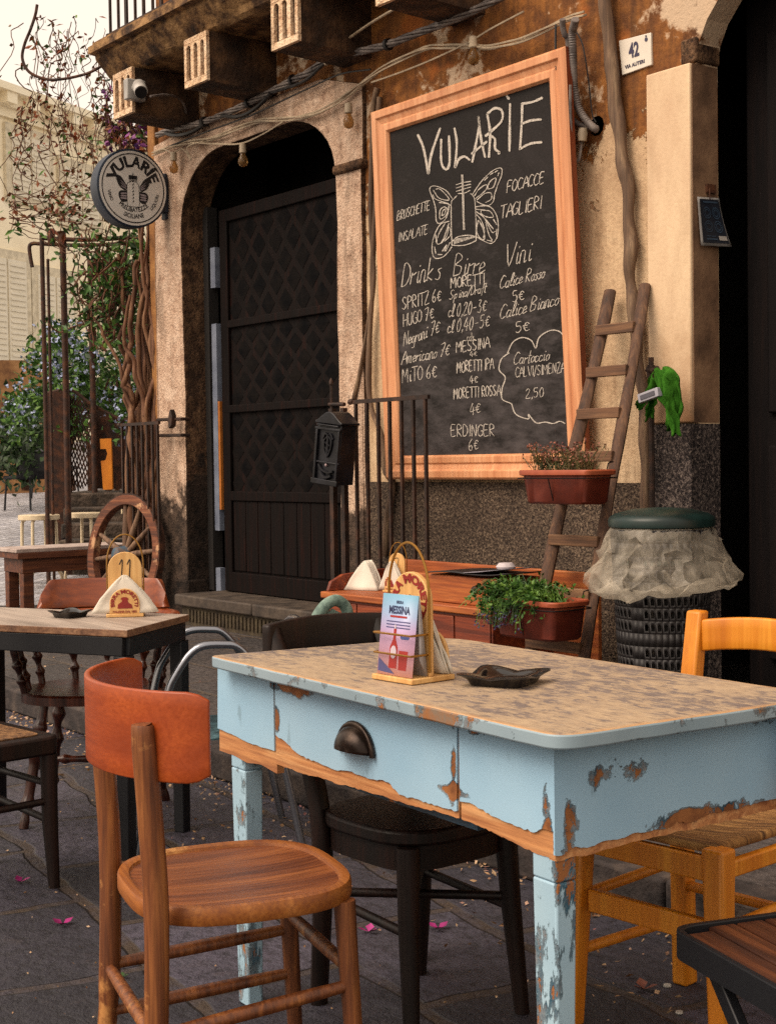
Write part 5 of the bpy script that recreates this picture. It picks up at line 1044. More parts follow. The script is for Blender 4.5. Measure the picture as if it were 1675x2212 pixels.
def napkins(label, c, rot, w_, h, y0, y1, lean, seed, n=5):
    t = thing('paper_napkins', label, 'napkins', c, rot, 'white napkin stacks in their holders'); mb = MB()
    for k in range(n):
        yb = y0 + (y1 - y0) * k / n; dx = random.uniform(-.008, .008)
        def fn(u, v):
            ww = w_ * (1 - v) ** .8 + .004; x = (u - .5) * 2 * ww + dx; z = h * v; return (x + .004 * noise.noise(Vector((u * 4, v * 4, seed + k))), yb + lean * v + .006 * noise.noise(Vector((u * 3, v * 3, seed + k * 2))) + .006 * math.sin(u * 7 + k) * (1 - v), z + .001)
        mb.sheet(fn, 12, 8)
    mb.build('sheets', M['paper'], t, smooth=180, solid=.0035); return t
# table number 9
h0, h1, h2 = onz(804, 1461, TZ), onz(887, 1482.5, TZ), onz(983, 1475, TZ)
hrot = math.atan2((h1 - h0)[1], (h1 - h0)[0]) + R_(11); hcx = (h0 + h2) / 2; hcx[2] = TZ + .001
HS = 1.0
holder('pine napkin holder with number 9 holding a flyer on the blue table', hcx, hrot + math.pi, '9', s=HS, back=True)
napkins('white napkins leaning out behind the number 9 board on the blue table', hcx + np.array([0, 0, .012]), hrot, .052, .135, .052, .030, -.022, 1, 9)
# the flyer: folded tent card
FLY = thing('flyer', 'folded blue and pink drinks flyer with a red bottle standing in the number 9 holder', 'flyer', hcx + np.array([0, 0, .012]), hrot)
FW_, FH_ = .054, .16
def gradm():
    g = G('flyer_print'); x, y, z = g.xyz(); f = g.math('DIVIDE', z, FH_); c = g.ramp(g.math('ADD', f, g.math('MULTIPLY', g.math('SUBTRACT', g.noise(None, 20, 3), .5), .1)), [(.0, '#d9a6a6'), (.3, '#c9a0bc'), (.55, '#b49cc4'), (.75, '#8fa3c6'), (1.0, '#6fa3bd')]); return g.out(c, .35, None, 0, .5)
mb = MB(); mb.add([(-FW_, -.049, .0), (FW_, -.049, .0), (FW_, -.029, FH_), (-FW_, -.029, FH_)], [(0, 1, 2, 3)]); mb.build('printed_face', gradm(), FLY, solid=.0008)
mb = MB(); mb.add([(-FW_, -.010, .0), (FW_, -.010, .0), (FW_, -.027, FH_), (-FW_, -.027, FH_)], [(0, 1, 2, 3)]); mb.add([(FW_, -.048, 0.0), (FW_, -.012, 0.0), (FW_, -.0275, FH_ - .002), (FW_ - .001, -.029, FH_ - .002), (FW_, -.030, .035)], [(0, 4, 1)] if 0 else [(4, 1, 2, 3)]); mb.build('back_face', m_plain('card_white', '#a9a5a8', .5), FLY, solid=.0008)
def ff(a, b, l=.0008): t = b / FH_; return (a, -.049 + .020 * t - l, b)
mb = MB(); addtext(mb, 'MESSINA', lambda a, b: ff(a, b + .122), .021, .0008, sx=.78); addtext(mb, 'BIRRA', lambda a, b: ff(a, b + .142), .008, .0003); mb.build('heading', m_plain('navy_print', '#1c2550', .5), FLY, smooth=0)
mb = MB()
for k in range(3): ribbon(mb, [(-.036, .106 - k * .006), (.036, .106 - k * .006)], .0022, ff)
mb.build('text_lines', m_plain('violet_print', '#4a4a7c', .5), FLY, smooth=0); mb = MB(); ribbon(mb, [(.012, .077), (.034, .077)], .009, ff); mb.build('stamp_print', m_plain('blue_stamp_print', '#3f4f8c', .5), FLY, smooth=0); mb = MB(); mb.add([ff(-FW_ + .002, .006), ff(-.0, .003), ff(-FW_ + .002, .032)], [(0, 1, 2)]); mb.build('corner_print', m_plain('corner_violet', '#4a4a7c', .5), FLY, smooth=0)
mb = MB(); ribbon(mb, [(-.026, .116), (.024, .116)], .004, ff); bo = [(-.020, .014), (.004, .014), (.004, .055), (-.004, .072), (-.004, .092), (-.012, .092), (-.012, .072), (-.020, .055)]; mb.add([ff(a, b) for a, b in bo], [tuple(range(8))]); mb.add([ff(a, b) for a, b in ((.010, .012), (.034, .012), (.036, .05), (.008, .05))], [(0, 1, 2, 3)]); mb.build('bottle_print', m_plain('red_bottle_print', '#9c1f1c', .4), FLY, smooth=0)
mb = MB(); mb.add([ff(-.008 + .009 * math.cos(t), .046 + .013 * math.sin(t), .0014) for t in np.linspace(0, 6.28, 13)[:-1]], [tuple(range(12))]); mb.build('label_print', m_plain('pale_print', '#c3b7c4', .5), FLY, smooth=0); mb = MB(); mb.add([ff(a, b, .0012) for a, b in ((-.006, .092), (-.010, .092), (-.010, .10), (-.006, .10))], [(0, 1, 2, 3)]); mb.build('cap_print', m_plain('pale_cap_print', '#c3b7c4', .5), FLY, smooth=0)
# ash trays
M['ash'] = m_plain('black_glaze', '#0b0a0c', .12, 0, .6)
def ashtray(label, c, rot, s):
    t = thing('ashtray', label, 'ashtray', c, rot, 'black square ashtrays'); mb = MB(); k = 64; prof = [(0, .012), (.55, .012), (.62, .016), (.70, .024), (.84, .026), (1.0, .028), (1.0, .024), (.8, .018), (.7, .0), (0, 0)]; vs = []
    for r, z in prof:
        for x, y in superellipse(1, 1, 2 + (5 if r > .65 else .2), k):
            a = math.atan2(y, x); cr = abs(math.sin(2 * a)) ** 3; f = s * r * (1 - .10 * (1 - cr) * (r > .8)); vs.append((x * f, y * f, z * .72 + (.004 * cr * (r > .8) - .004 * (abs(math.cos(2 * a)) > .97) * (r > .65) * (z > .02))))
    mb.add(vs, [(i * k + j, i * k + (j + 1) % k, (i + 1) * k + (j + 1) % k, (i + 1) * k + j) for i in range(len(prof) - 1) for j in range(k)]); mb.build('dish', M['ash'], t, smooth=50); return t
ac = onz(1088, 1477, TZ); ac[2] = TZ + .001; ashtray('black glazed square ashtray on the blue table', ac, trot + .5, .076)
# ------------------------------------------------------------------ chairs
M['orange_ply'] = m_wood('orange_plywood', ['#80320d', '#963f12', '#aa4e19'], 0, 1.6, 80, .4, .05, spec=.45, dist=.1)
M['chairwood'] = m_wood('worn_chair_wood', ['#3a1a0a', '#74401c', '#a06430'], 2, 3.2, 60, .5, .35, wear='#b07a44', wearlo=.60)
M['chairseat'] = m_wood('worn_seat_wood', ['#4a200d', '#7d431c', '#9a5a2a'], 1, 2.2, 60, .45, .3)
M['chairrim'] = m_wood('worn_rim_wood', ['#6a3413', '#98591f', '#b3743a'], 0, 1.5, 60, .5, .2, wear='#bf8648', wearlo=.62, dist=.2)
def rodp(name, p, q, r, mat, par, n=10, mid=0):
    mb = MB(); P = [np.array(p) + (np.array(q) - np.array(p)) * t for t in np.linspace(0, 1, 9)]; mb.tube(P, [r * (1 + mid * math.sin(math.pi * t)) for t in np.linspace(0, 1, 9)], n); return mb.build(name, mat, par, smooth=50)
def curved_rest(t, mat, hw, yb, fwd, z0, z1, th, name='backrest', rc=.03):
    pts = []
    def fn(u, v):
        a = (u - .5) * 2; z = z0 + (z1 - z0) * v; e_ = max(0, abs(a) - .86) / .14; z = (z0 + z1) / 2 + (z - (z0 + z1) / 2) * (1 - .18 * e_ ** 2); return (hw * math.sin(a * 1.18) / math.sin(1.18), yb + fwd * (1 - math.cos(a * 1.18)) / (1 - math.cos(1.18)), z)
    mb = MB(); mb.sheet(fn, 30, 6); return mb.build(name, mat, t, smooth=60, solid=th, bevel=.003)
FC = thing('bentwood_chair', 'worn orange-brown wooden chair with curved plywood backrest in front of the blue table', 'chair', (-2.43, 1.44, 0), R_(-15))
ZS = .46
so_ = superellipse(.225, .213, 2.9, 56)
mb = MB(); k = 56; prof = [(.99, -.034), (1.0, -.03), (1.0, -.008), (.985, -.001), (.93, 0), (.90, -.003), (.885, -.012)]; vs = []
for r, z in prof: vs += [(x * r, y * r, ZS + z) for x, y in so_]
mb.add(vs, [(i * k + j, i * k + (j + 1) % k, (i + 1) * k + (j + 1) % k, (i + 1) * k + j) for i in range(len(prof) - 1) for j in range(k)]); mb.add([(x * .9, y * .9, ZS - .032) for x, y in so_], [tuple(reversed(range(k)))]); mb.build('seat_rim', M['chairrim'], FC, smooth=40)
mb = MB(); vs = [(0, 0, ZS - .018)];
for r in (.3, .6, .80, .90): vs += [(x * r, y * r, ZS - .018 + .010 * (r / .9) ** 3) for x, y in so_]
mb.add(vs, [(0, 1 + j, 1 + (j + 1) % k) for j in range(k)] + [(1 + i * k + j, 1 + i * k + (j + 1) % k, 1 + (i + 1) * k + (j + 1) % k, 1 + (i + 1) * k + j) for i in range(3) for j in range(k)]); mb.build('seat', M['chairseat'], FC, smooth=60)
for sg in (-1, 1):
    mb = MB(); X = sg * .205; ps = [(X * 1.02, -.222, 0), (X, -.205, .2), (X, -.198, .45), (X, -.205, .62), (X, -.215, .78), (X, -.215, .795)]; mb.tube(spline(ps, 5), [.0195] * 5 + [.022] * 5 + [.0225] * 5 + [.0225] * 5 + [.021, .0205, .019, .016, .012, .004], 10); mb.build('rear_post', M['chairwood'], FC, smooth=50)
    mb = MB(); mb.tube([(sg * .175, .165, ZS - .03), (sg * .18, .17, .3), (sg * .19, .185, 0)], [.021, .019, .015], 10); mb.build('front_leg', M['chairwood'], FC, smooth=50)
    rodp('stretcher', (sg * .205, -.2, .24), (sg * .181, .172, .27), .0115, M['chairwood'], FC, 8, .25); rodp('stretcher', (sg * .205, -.2, .145), (sg * .184, .176, .175), .0115, M['chairwood'], FC, 8, .25)
rodp('stretcher', (-.205, -.205, .235), (.205, -.205, .235), .0115, M['chairwood'], FC, 8, .2); rodp('stretcher', (-.18, .172, .30), (.18, .172, .30), .0115, M['chairwood'], FC, 8, .2)
curved_rest(FC, M['orange_ply'], .272, -.268, .155, .695, .855, .012)
M['dkwood'] = m_wood('dark_brown_wood', ['#0a0504', '#190b07', '#2c140c'], 2, 3, 50, .5, .25, spec=.3)
def dark_chair(label, c, rot, hw=.17, hd=.17, rest=True, zt=.86, rake=.15, name='dark_chair', mat=None, cat='chair'):
    mt_ = mat or M['dkwood']; t = thing(name, label, cat, c, rot); so2 = superellipse(hw + .03, hd + .03, 3, 40); mb = MB()
    mb.prism(so2, .425, .46, lambda a, b, d: (a, b, d)); mb.build('seat', mt_, t, smooth=40, bevel=.008)
    mb = MB(); mb.prism(superellipse(hw + .01, hd + .01, 4, 40), .37, .4249, lambda a, b, d: (a, b, d)); mb.build('seat_frame', mt_, t, smooth=40)
    for sg in (-1, 1):
        mb = MB(); ps = spline([(sg * (hw - .0), -hd - .02, 0), (sg * hw, -hd, .25), (sg * hw, -hd - .005, .45), (sg * (hw + .005), -hd - rake * .45, .66), (sg * (hw + .01), -hd - rake, zt - .01)], 5); mb.tube(ps, [.019 + .004 * math.sin(i / 20 * 3.1) for i in range(len(ps))], 8, flat=1.15); mb.build('rear_post', mt_, t, smooth=50)
        mb = MB(); mb.tube([(sg * hw * .95, hd * .95, .425), (sg * hw, hd, .25), (sg * (hw + .012), hd + .02, 0)], [.026, .023, .017], 8); mb.build('front_leg', mt_, t, smooth=50)
        rodp('stretcher', (sg * hw, -hd, .26), (sg * hw, hd, .24), .011, mt_, t, 8)
    rodp('stretcher', (-hw, -hd, .28), (hw, hd, .28), .011, mt_, t, 8); rodp('stretcher', (hw, -hd, .265), (-hw, hd, .265), .011, mt_, t, 8)
    return t
DK = dark_chair('dark brown bentwood chair pushed under the left end of the blue table', (-2.60, 2.02, 0), R_(-88), .15, .155, rake=.17, zt=.865)
def dkrest(u, v): a = (u - .5) * 2; return (.19 * a, -.155 - .19 + .035 * a * a, .785 + .085 * v + .008 * (1 - a * a) * v)
mb = MB(); mb.sheet(dkrest, 16, 4); mb.build('backrest', M['dkwood'], DK, smooth=60, solid=.024, bevel=.006)
mb = MB(); mb.sheet(lambda u, v: (.165 * (u - .5) * 2, -.155 - .10 + .01 * math.sin(u * 3), .63 + .05 * v), 10, 3); mb.build('back_slat', M['dkwood'], DK, smooth=60, solid=.015, bevel=.004)
# orange chair with the rush seat behind the right end of the table
M['honey'] = m_wood('honey_wood', ['#b3650f', '#cc7d18', '#d78f28'], 2, 1.5, 50, .45, .05); M['rush'] = m_mottle('woven_rush', ['#4a3018', '#8a6236', '#b88b52'], 9, .8, 1.0, 25, .01, stretch=(1, 9, 1))
OC = thing('rush_chair', 'honey orange wooden chair with woven rush seat behind the blue table', 'chair', (-2.13, 2.44, 0), R_(185))
hw, hd = .18, .18
for sg in (-1, 1):
    mb = MB(); mb.taper((sg * hw, -hd - .01, 0), (sg * hw, -hd, .45), (.021, .024), (.022, .022)); mb.taper((sg * hw, -hd, .4501), (sg * hw, -hd - .07, .885), (.022, .022), (.021, .018)); mb.build('rear_post', M['honey'], OC, bevel=.006)
    mb = MB(); mb.taper((sg * (hw + .015), hd + .015, 0), (sg * hw, hd, .462), (.018, .018), (.026, .026)); mb.build('front_leg', M['honey'], OC, bevel=.007)
    mb = MB(); mb.box(sg * hw - .011, sg * hw + .011, -hd + .023, hd - .027, .395, .43); mb.build('seat_rail', M['honey'], OC, bevel=.004)
    rodp('stretcher', (sg * hw, -hd, .30), (sg * hw, hd, .29), .0125, M['honey'], OC, 8); rodp('stretcher', (sg * hw, -hd, .16), (sg * hw, hd, .17), .0125, M['honey'], OC, 8)
mb = MB(); mb.box(-hw + .027, hw - .027, hd - .012, hd + .012, .39, .44); mb.build('seat_rail', M['honey'], OC, bevel=.004); mb = MB(); mb.box(-hw + .024, hw - .024, hd - .01, hd + .01, .26, .31); mb.build('front_board', M['honey'], OC, bevel=.004)
rodp('stretcher', (-hw, -hd, .24), (hw, -hd, .24), .0125, M['honey'], OC, 8)
mb = MB(); mb.sheet(lambda u, v: ((u - .5) * 2 * (hw - .005), (v - .5) * 2 * (hd - .0), .455 - .022 * math.sin(math.pi * u) * math.sin(math.pi * v)), 12, 12); mb.build('seat', M['rush'], OC, solid=.02, bevel=.008)
def orr(u, v): a = (u - .5) * 2; return ((hw - .018) * a, -hd - .062 - .028 * (1 - a * a), .79 + .075 * v + .012 * (1 - a * a))
mb = MB(); mb.sheet(orr, 16, 3); mb.build('backrest', M['honey'], OC, smooth=60, solid=.02, bevel=.005)
mb = MB(); mb.sheet(lambda u, v: ((hw - .02) * (u - .5) * 2, -hd - .03 - .02 * (1 - ((u - .5) * 2) ** 2), .62 + .04 * v), 12, 2); mb.build('back_slat', M['honey'], OC, smooth=60, solid=.016, bevel=.004)
# folding slatted chair, bottom right
q0, q1 = onz(1441, 2003, .45), onz(1642, 2118, .45); frot = math.atan2((q1 - q0)[1], (q1 - q0)[0])
FD = thing('folding_chair', 'folding chair with dark wooden slats in a black metal frame in the right foreground', 'chair', (q0[0], q0[1], 0), frot)
M['slat'] = m_wood('dark_slat_wood', ['#24100a', '#4a2612', '#6d3d1e'], 0, 3, 60, .5, .3); M['blackmetal'] = m_plain('black_metal', '#15161b', .45, .3)
SQ = .42
op = roundpoly([(0, 0), (SQ, 0), (SQ, SQ), (0, SQ)], .045, 6)
mb = MB(); ip = roundpoly([(.012, .012), (SQ - .012, .012), (SQ - .012, SQ - .012), (.012, SQ - .012)], .036, 6); n = len(op)
vs = [(x, y, .452) for x, y in op] + [(x, y, .452) for x, y in ip] + [(x, y, .405) for x, y in op] + [(x, y, .405) for x, y in ip]
mb.add(vs, [f for i in range(n) for j in [(i + 1) % n] for f in ((i, j, n + j, n + i), (2 * n + i, 2 * n + j, j, i), (n + i, n + j, 3 * n + j, 3 * n + i))]); mb.build('seat_frame', M['blackmetal'], FD, smooth=40, bevel=.002)
for k in range(7):
    y0 = .014 + k * (SQ - .028) / 7; ins = .012 + (.02 if k in (0, 6) else 0); mb = MB(); mb.box(ins, SQ - ins, y0 + .002, y0 + (SQ - .028) / 7 - .003, .43, .446); mb.build('slat', M['slat'], FD, bevel=.003)
for yy in (.04, SQ - .04):
    mb = MB(); mb.beam((.08, yy, .405), (SQ + .05, yy, 0), .02, .03); mb.build('leg', M['blackmetal'], FD, bevel=.003); mb = MB(); mb.beam((SQ - .08, yy + (.022 if yy < .2 else -.022), .405), (-.0, yy + (.022 if yy < .2 else -.022), 0), .02, .03); mb.build('leg', M['blackmetal'], FD, bevel=.003)
rodp('crossbar', (.30, .04, .17), (.30, SQ - .04, .17), .01, M['blackmetal'], FD)
for yy in (.03, SQ - .03): mb = MB(); mb.beam((SQ - .02, yy, .42), (SQ + .16, yy, .84), .02, .03); mb.build('back_post', M['blackmetal'], FD, bevel=.003)
for k in range(3): mb = MB(); mb.box(SQ + .09 + k * .03, SQ + .105 + k * .03, .03, SQ - .03, .62 + k * .07, .675 + k * .07); mb.build('back_slat', M['slat'], FD, bevel=.003)
# chrome tube chair with the woven seat
M['chrome'] = m_plain('chrome_tube', '#8b8e96', .18, .9, .5); M['teal'] = m_mottle('teal_cord', ['#1c3034', '#35525a', '#547680'], 30, .6, .8, 60, .004)
cf0, cf1 = onz(295, 1862, 0), onz(655, 1835, 0); crot = math.atan2((cf1 - cf0)[1], (cf1 - cf0)[0]); cmid = (cf0 + cf1) / 2
CC = thing('tube_chair', 'low chair of chromed steel tube hoops with a teal woven cord seat', 'chair', (cmid[0], cmid[1], 0), crot)
hl = np.linalg.norm((cf1 - cf0)[:2]) / 2
for yy in (-.0, .44):
    mb = MB(); ps = spline([(-hl, yy, 0), (-hl * .86, yy, .2), (-hl * .62, yy, .5), (-hl * .5, yy, .585), (-hl * .25, yy, .665), (0.02, yy, .675), (hl * .3, yy, .655), (hl * .55, yy, .55), (hl * .70, yy, .38), (hl * .86, yy, .18), (hl, yy, 0)], 6); mb.tube(ps, .0125, 10); mb.build('tube_hoop', M['chrome'], CC, smooth=60)
mb = MB(); mb.tube([(-hl * .7, 0, .40), (-hl * .7, .44, .40)], .011, 10); mb.tube([(hl * .69, 0, .40), (hl * .69, .44, .40)], .011, 10); mb.build('crossbar', M['chrome'], CC, smooth=60)
mb = MB()
for k in range(40): y = .012 + k * .0106; mb.tube(spline([(-hl * .72, y, .40), (-hl * .3, y, .375 + .004 * (k % 2)), (hl * .3, y, .375 + .004 * ((k + 1) % 2)), (hl * .70, y, .40)], 3), .0052, 5)
mb.build('cord_seat', M['teal'], CC, smooth=60)
mb = MB()
for k in range(30): y = .03 + k * .013; mb.tube(spline([(hl * .69, y, .40), (hl * .95, y, .5), (hl * 1.05, y, .62), (hl * 1.1, y, .70)], 3), .0052, 5)
mb.build('cord_back', M['teal'], CC, smooth=60); mb = MB(); mb.tube(spline([(hl * .69, .0, .40), (hl * .95, .0, .5), (hl * 1.1, .02, .70), (hl * 1.1, .42, .70), (hl * .95, .44, .5), (hl * .69, .44, .4)], 5), .011, 8); mb.build('back_tube', M['chrome'], CC, smooth=60)
# pale green woven back of a chair standing on the pavement
gb = at(716, 1340, 6.3); GB = thing('cord_chair', 'sage green corded chair back showing between the dark backrest and the sideboard', 'chair', (gb[0], gb[1], KZ), crot + .4)
M['sage'] = m_mottle('sage_cord', ['#3f5450', '#6e857b', '#8fa398'], 20, .7, .8, 60, .004)
gz = gb[2] - KZ
mb = MB(); ps = spline([(-.10, 0, gz - .16), (-.09, 0, gz - .02), (-.045, 0, gz + .055), (.02, 0, gz + .085), (.075, 0, gz + .05), (.085, 0, gz - .03), (.07, 0, gz - .2)], 6); mb.tube(ps, .026, 10); mb.build('padded_hoop', M['sage'], GB, smooth=60)
mb = MB()
for k in range(11): mb.tube([(-.095 + k * .017, 0, gz - .2), (-.075 + k * .014, .004, gz - .06), (-.05 + k * .011, 0, gz + .05 - abs(k - 5) * .006)], .007, 5)
mb.build('cord_back', M['sage'], GB, smooth=60)
mb = MB(); mb.box(-.11, .11, -.02, .22, gz - .24, gz - .21); mb.build('seat', M['sage'], GB, bevel=.01)
for x in (-.09, .08):
    for y in (0, .2): rodp('leg', (x, y, 0), (x, y, gz - .24), .011, M['chrome'], GB)
# ------------------------------------------------------------------ table number 11 and its chairs
ZA = .74; a11, b11 = onz(275, 1361, ZA), onz(409, 1327, ZA); d11 = np.array([-.885, -.465, 0]); d11 /= np.linalg.norm(d11)
T11 = thing('cafe_table', 'small pale topped cafe table on a black metal frame at the left', 'table', (a11[0], a11[1], 0))
def o11(s_, t, z): p = a11 + d11 * s_ + (b11 - a11) * t; return (p[0], p[1], z)
mb = MB(); mb.c = 1; mb.prism([(0, 0), (.85, 0), (.85, 1), (0, 1)], ZA - .024, ZA, lambda a, b, d: o11(a, b, d), capmat=0)
mb.build('tabletop', [m_wood('pale_tabletop', ['#7d6f64', '#a5968a', '#b9aa9b'], 0, 2, 50, .5, .2), m_wood('plywood_edge', ['#4a2f20', '#7f5a40', '#9a7657'], 0, 6, 80, .6, .4)], T11, world=True, smooth=0, bevel=.003)
mb = MB(); z0, z1 = ZA - .085, ZA - .0245
for q0, q1 in (((.02, .04), (.83, .04)), ((.02, .96), (.83, .96)), ((.02, .05), (.02, .95)), ((.83, .05), (.83, .95))):
    p, q = Vector(o11(*q0, (z0 + z1) / 2)), Vector(o11(*q1, (z0 + z1) / 2)); mb.beam(p, q, .03, z1 - z0)
mb.build('frame', M['blackmetal'], T11, world=True, bevel=.003)
for s_, t in ((.03, .06), (.03, .94), (.82, .06), (.82, .94)):
    mb = MB(); p = o11(s_, t, 0); mb.taper(p, (p[0], p[1], z0), (.02, .02), (.024, .024), .45); mb.build('leg', M['blackmetal'], T11, world=True, bevel=.003)
pp = o11(.03, .06, 0); mb = MB(); mb.box(pp[0] - .035, pp[0] + .035, pp[1] - .035, pp[1] + .035, .001, .012); tag(mb.build('foot_pad', m_plain('orange_pad', '#8a5a34', .7), None), 'small flat wooden wedge lying by the leg of the left table', 'wedge')
p11 = onz(272, 1330, ZA); p11[2] = ZA + .001
f11 = math.atan2(-FW[1], -FW[0]) - math.atan2(-1, 0) + .12
H11 = holder('pine napkin holder with number 11 filled with white napkins on the left table', p11, f11, '11')
napkins('white triangle of napkins in the number 11 holder', p11 + np.array([0, 0, .012]), f11, .105, .125, -.046, -.010, .02, 4, 6)
aa = onz(152, 1333, ZA); aa[2] = ZA + .001; ashtray('black glazed square ashtray on the left table in front of number 11', aa, .3, .058)
# turned captain chair
def turned(name, p, q, r, mat, par, beads=((.2, 1.5), (.3, .7), (.42, 1.6), (.6, 1.1), (.8, 1.5), (.88, .7))):
    N = 40; P = []; rr = []
    for i in range(N + 1):
        t = i / N; k = 1.0
        for b, a in beads: k += (a - 1) * math.exp(-((t - b) / .035) ** 2)
        P.append(np.array(p) + (np.array(q) - np.array(p)) * t); rr.append(r * k * (1 - .15 * abs(t - .5)))
    mb = MB(); mb.tube(P, rr, 10); return mb.build(name, mat, par, smooth=60)
M['mahog'] = m_wood('glossy_mahogany', ['#1a0906', '#3d180b', '#5e2a14'], 2, 2.5, 40, .3, .15); M['mahog2'] = m_wood('glossy_red_brown', ['#5a230d', '#7d3a17', '#94491f'], 0, 2.5, 40, .32, .1)
CP = thing('captain_chair', 'glossy brown captain chair with turned spindles and curved back behind the left table', 'chair', (-4.79, 2.28, 0), R_(-127))
mb = MB(); so3 = superellipse(.25, .225, 2.6, 48); kk = 48; vs = []
for r, z in ((1, -.0), (1, .028), (.96, .035), (.8, .024), (.5, .014), (.2, .012)): vs += [(x * r, y * r, .425 + z) for x, y in so3]
mb.add(vs, [(i * kk + j, i * kk + (j + 1) % kk, (i + 1) * kk + (j + 1) % kk, (i + 1) * kk + j) for i in range(5) for j in range(kk)] + [tuple(reversed(range(kk))), tuple(range(5 * kk, 6 * kk))]); mb.build('saddle_seat', M['mahog'], CP, smooth=40)
bow = [(-.27, .16), (-.285, .02), (-.26, -.13), (-.16, -.235), (0, -.265), (.16, -.235), (.26, -.13), (.285, .02), (.27, .16)]
mb = MB(); ps = spline([(x, y, .705) for x, y in bow], 6); rr = [.027] * len(ps); mb.tube(ps, rr, 8, flat=.6); mb.build('arm_bow', M['mahog2'], CP, smooth=60)
def crest(u, v): a = (u - .5) * 2; e_ = min(1, (1 - abs(a)) / .18); return (.235 * math.sin(a * 1.1) / math.sin(1.1), -.262 + .10 * a * a - .03 * v, .72 + .105 * v * (e_ ** .5) + .0)
mb = MB(); mb.sheet(crest, 30, 5); mb.build('crest_rail', M['mahog2'], CP, smooth=60, solid=.025, bevel=.006)
for i, t in enumerate((.02, .12, .25, .38, .5, .62, .75, .88, .98)):
    k = int(t * (len(ps) - 1)); q = ps[k]; turned('spindle', (q[0] * .82, q[1] * .82 - .01, .45), (q[0], q[1], .70), .0135, M['mahog'], CP)
for sx, sy in ((-1, 1), (1, 1), (-1, -1), (1, -1)): turned('leg', (sx * .15, sy * .13, .425), (sx * .215, sy * .2, 0), .0185, M['mahog'], CP)
turned('stretcher', (-.185, .165, .20), (-.185, -.165, .20), .013, M['mahog'], CP); turned('stretcher', (.185, .165, .20), (.185, -.165, .20), .013, M['mahog'], CP); turned('stretcher', (-.185, 0, .20), (.185, 0, .20), .013, M['mahog'], CP)
# chair with the cane seat, left edge
q0 = onz(135, 1584, .46); q1 = onz(33, 1560, .46); dd = (q1 - q0)[:2]; dd /= np.linalg.norm(dd); ca = math.atan2(dd[1], dd[0])
CA = thing('cane_chair', 'dark wooden chair with woven cane seat at the left edge of the terrace', 'chair', (q0[0], q0[1], 0), ca)
M['cane'] = m_mottle('woven_cane', ['#2a1a10', '#6b4a2c', '#8f6a42'], 60, .7, 1.0, 70, .006)
CWd = .40
mb = MB(); mb.prism(roundpoly([(0, 0), (CWd, 0), (CWd, CWd), (0, CWd)], .05, 5), .40, .455, lambda a, b, d: (a, b, d)); mb.build('seat_frame', M['dkwood'], CA, smooth=40, bevel=.008)
mb = MB(); mb.prism(roundpoly([(.045, .045), (CWd - .045, .045), (CWd - .045, CWd - .045), (.045, CWd - .045)], .03, 5), .4555, .459, lambda a, b, d: (a, b, d)); mb.build('cane_seat', M['cane'], CA, smooth=0)
for x, y in ((.03, .03), (.03, CWd - .03)): mb = MB(); mb.tube([(x, y, .40), (x, y, .2), (x - .006, y - .006, 0)], [.026, .024, .017], 10); mb.build('leg', M['dkwood'], CA, smooth=50)
for y in (.03, CWd - .03): mb = MB(); mb.tube(spline([(CWd - .03 + .05, y, 0), (CWd - .03, y, .25), (CWd - .03, y, .45), (CWd + .06, y, .88)], 5), .021, 8); mb.build('rear_post', M['dkwood'], CA, smooth=50)
for y in (.03, CWd - .03): rodp('stretcher', (.03, y, .20), (CWd - .03, y, .22), .011, M['dkwood'], CA, 8); rodp('stretcher', (.03, y, .31), (CWd - .03, y, .31), .011, M['dkwood'], CA, 8)
rodp('stretcher', (.03, .03, .26), (.03, CWd - .03, .26), .011, M['dkwood'], CA, 8); mb = MB(); mb.box(CWd + .03, CWd + .055, .05, CWd - .05, .75, .86); mb.build('back_rail', M['dkwood'], CA, bevel=.006)
# ------------------------------------------------------------------ small things on the sideboard
pn1 = ony(858, 1262, YS + .24); pn1[2] = ZT + .001; holder('small pine napkin holder with number 7 on the wooden sideboard', pn1, .25, '7', s=.95)
napkins('tall white napkins standing in the number 7 holder', pn1 + np.array([0, 0, .012]), .25, .085, .15, -.046, -.010, -.01, 9, 5)
pn2 = ony(790, 1274, YS + .20); pn2[2] = ZT + .001; NPB = napkins('loose pair of white folded napkins left of the number 7 holder on the sideboard', pn2, .45, .10, .155, -.06, .03, .05, 13, 5)
mb = MB(); q = ony(890, 1285, YS + .1); mb.lathe([(0, 0), (.035, 0), (.04, .03), (.036, .034), (.03, .008), (0, .006)], 20, o=(q[0], q[1], ZT)); tag(mb.build('glass_dish', m_plain('dark_glass', '#1b2024', .1), None), 'small dark glass dish on the sideboard behind the number 9 holder', 'dish')
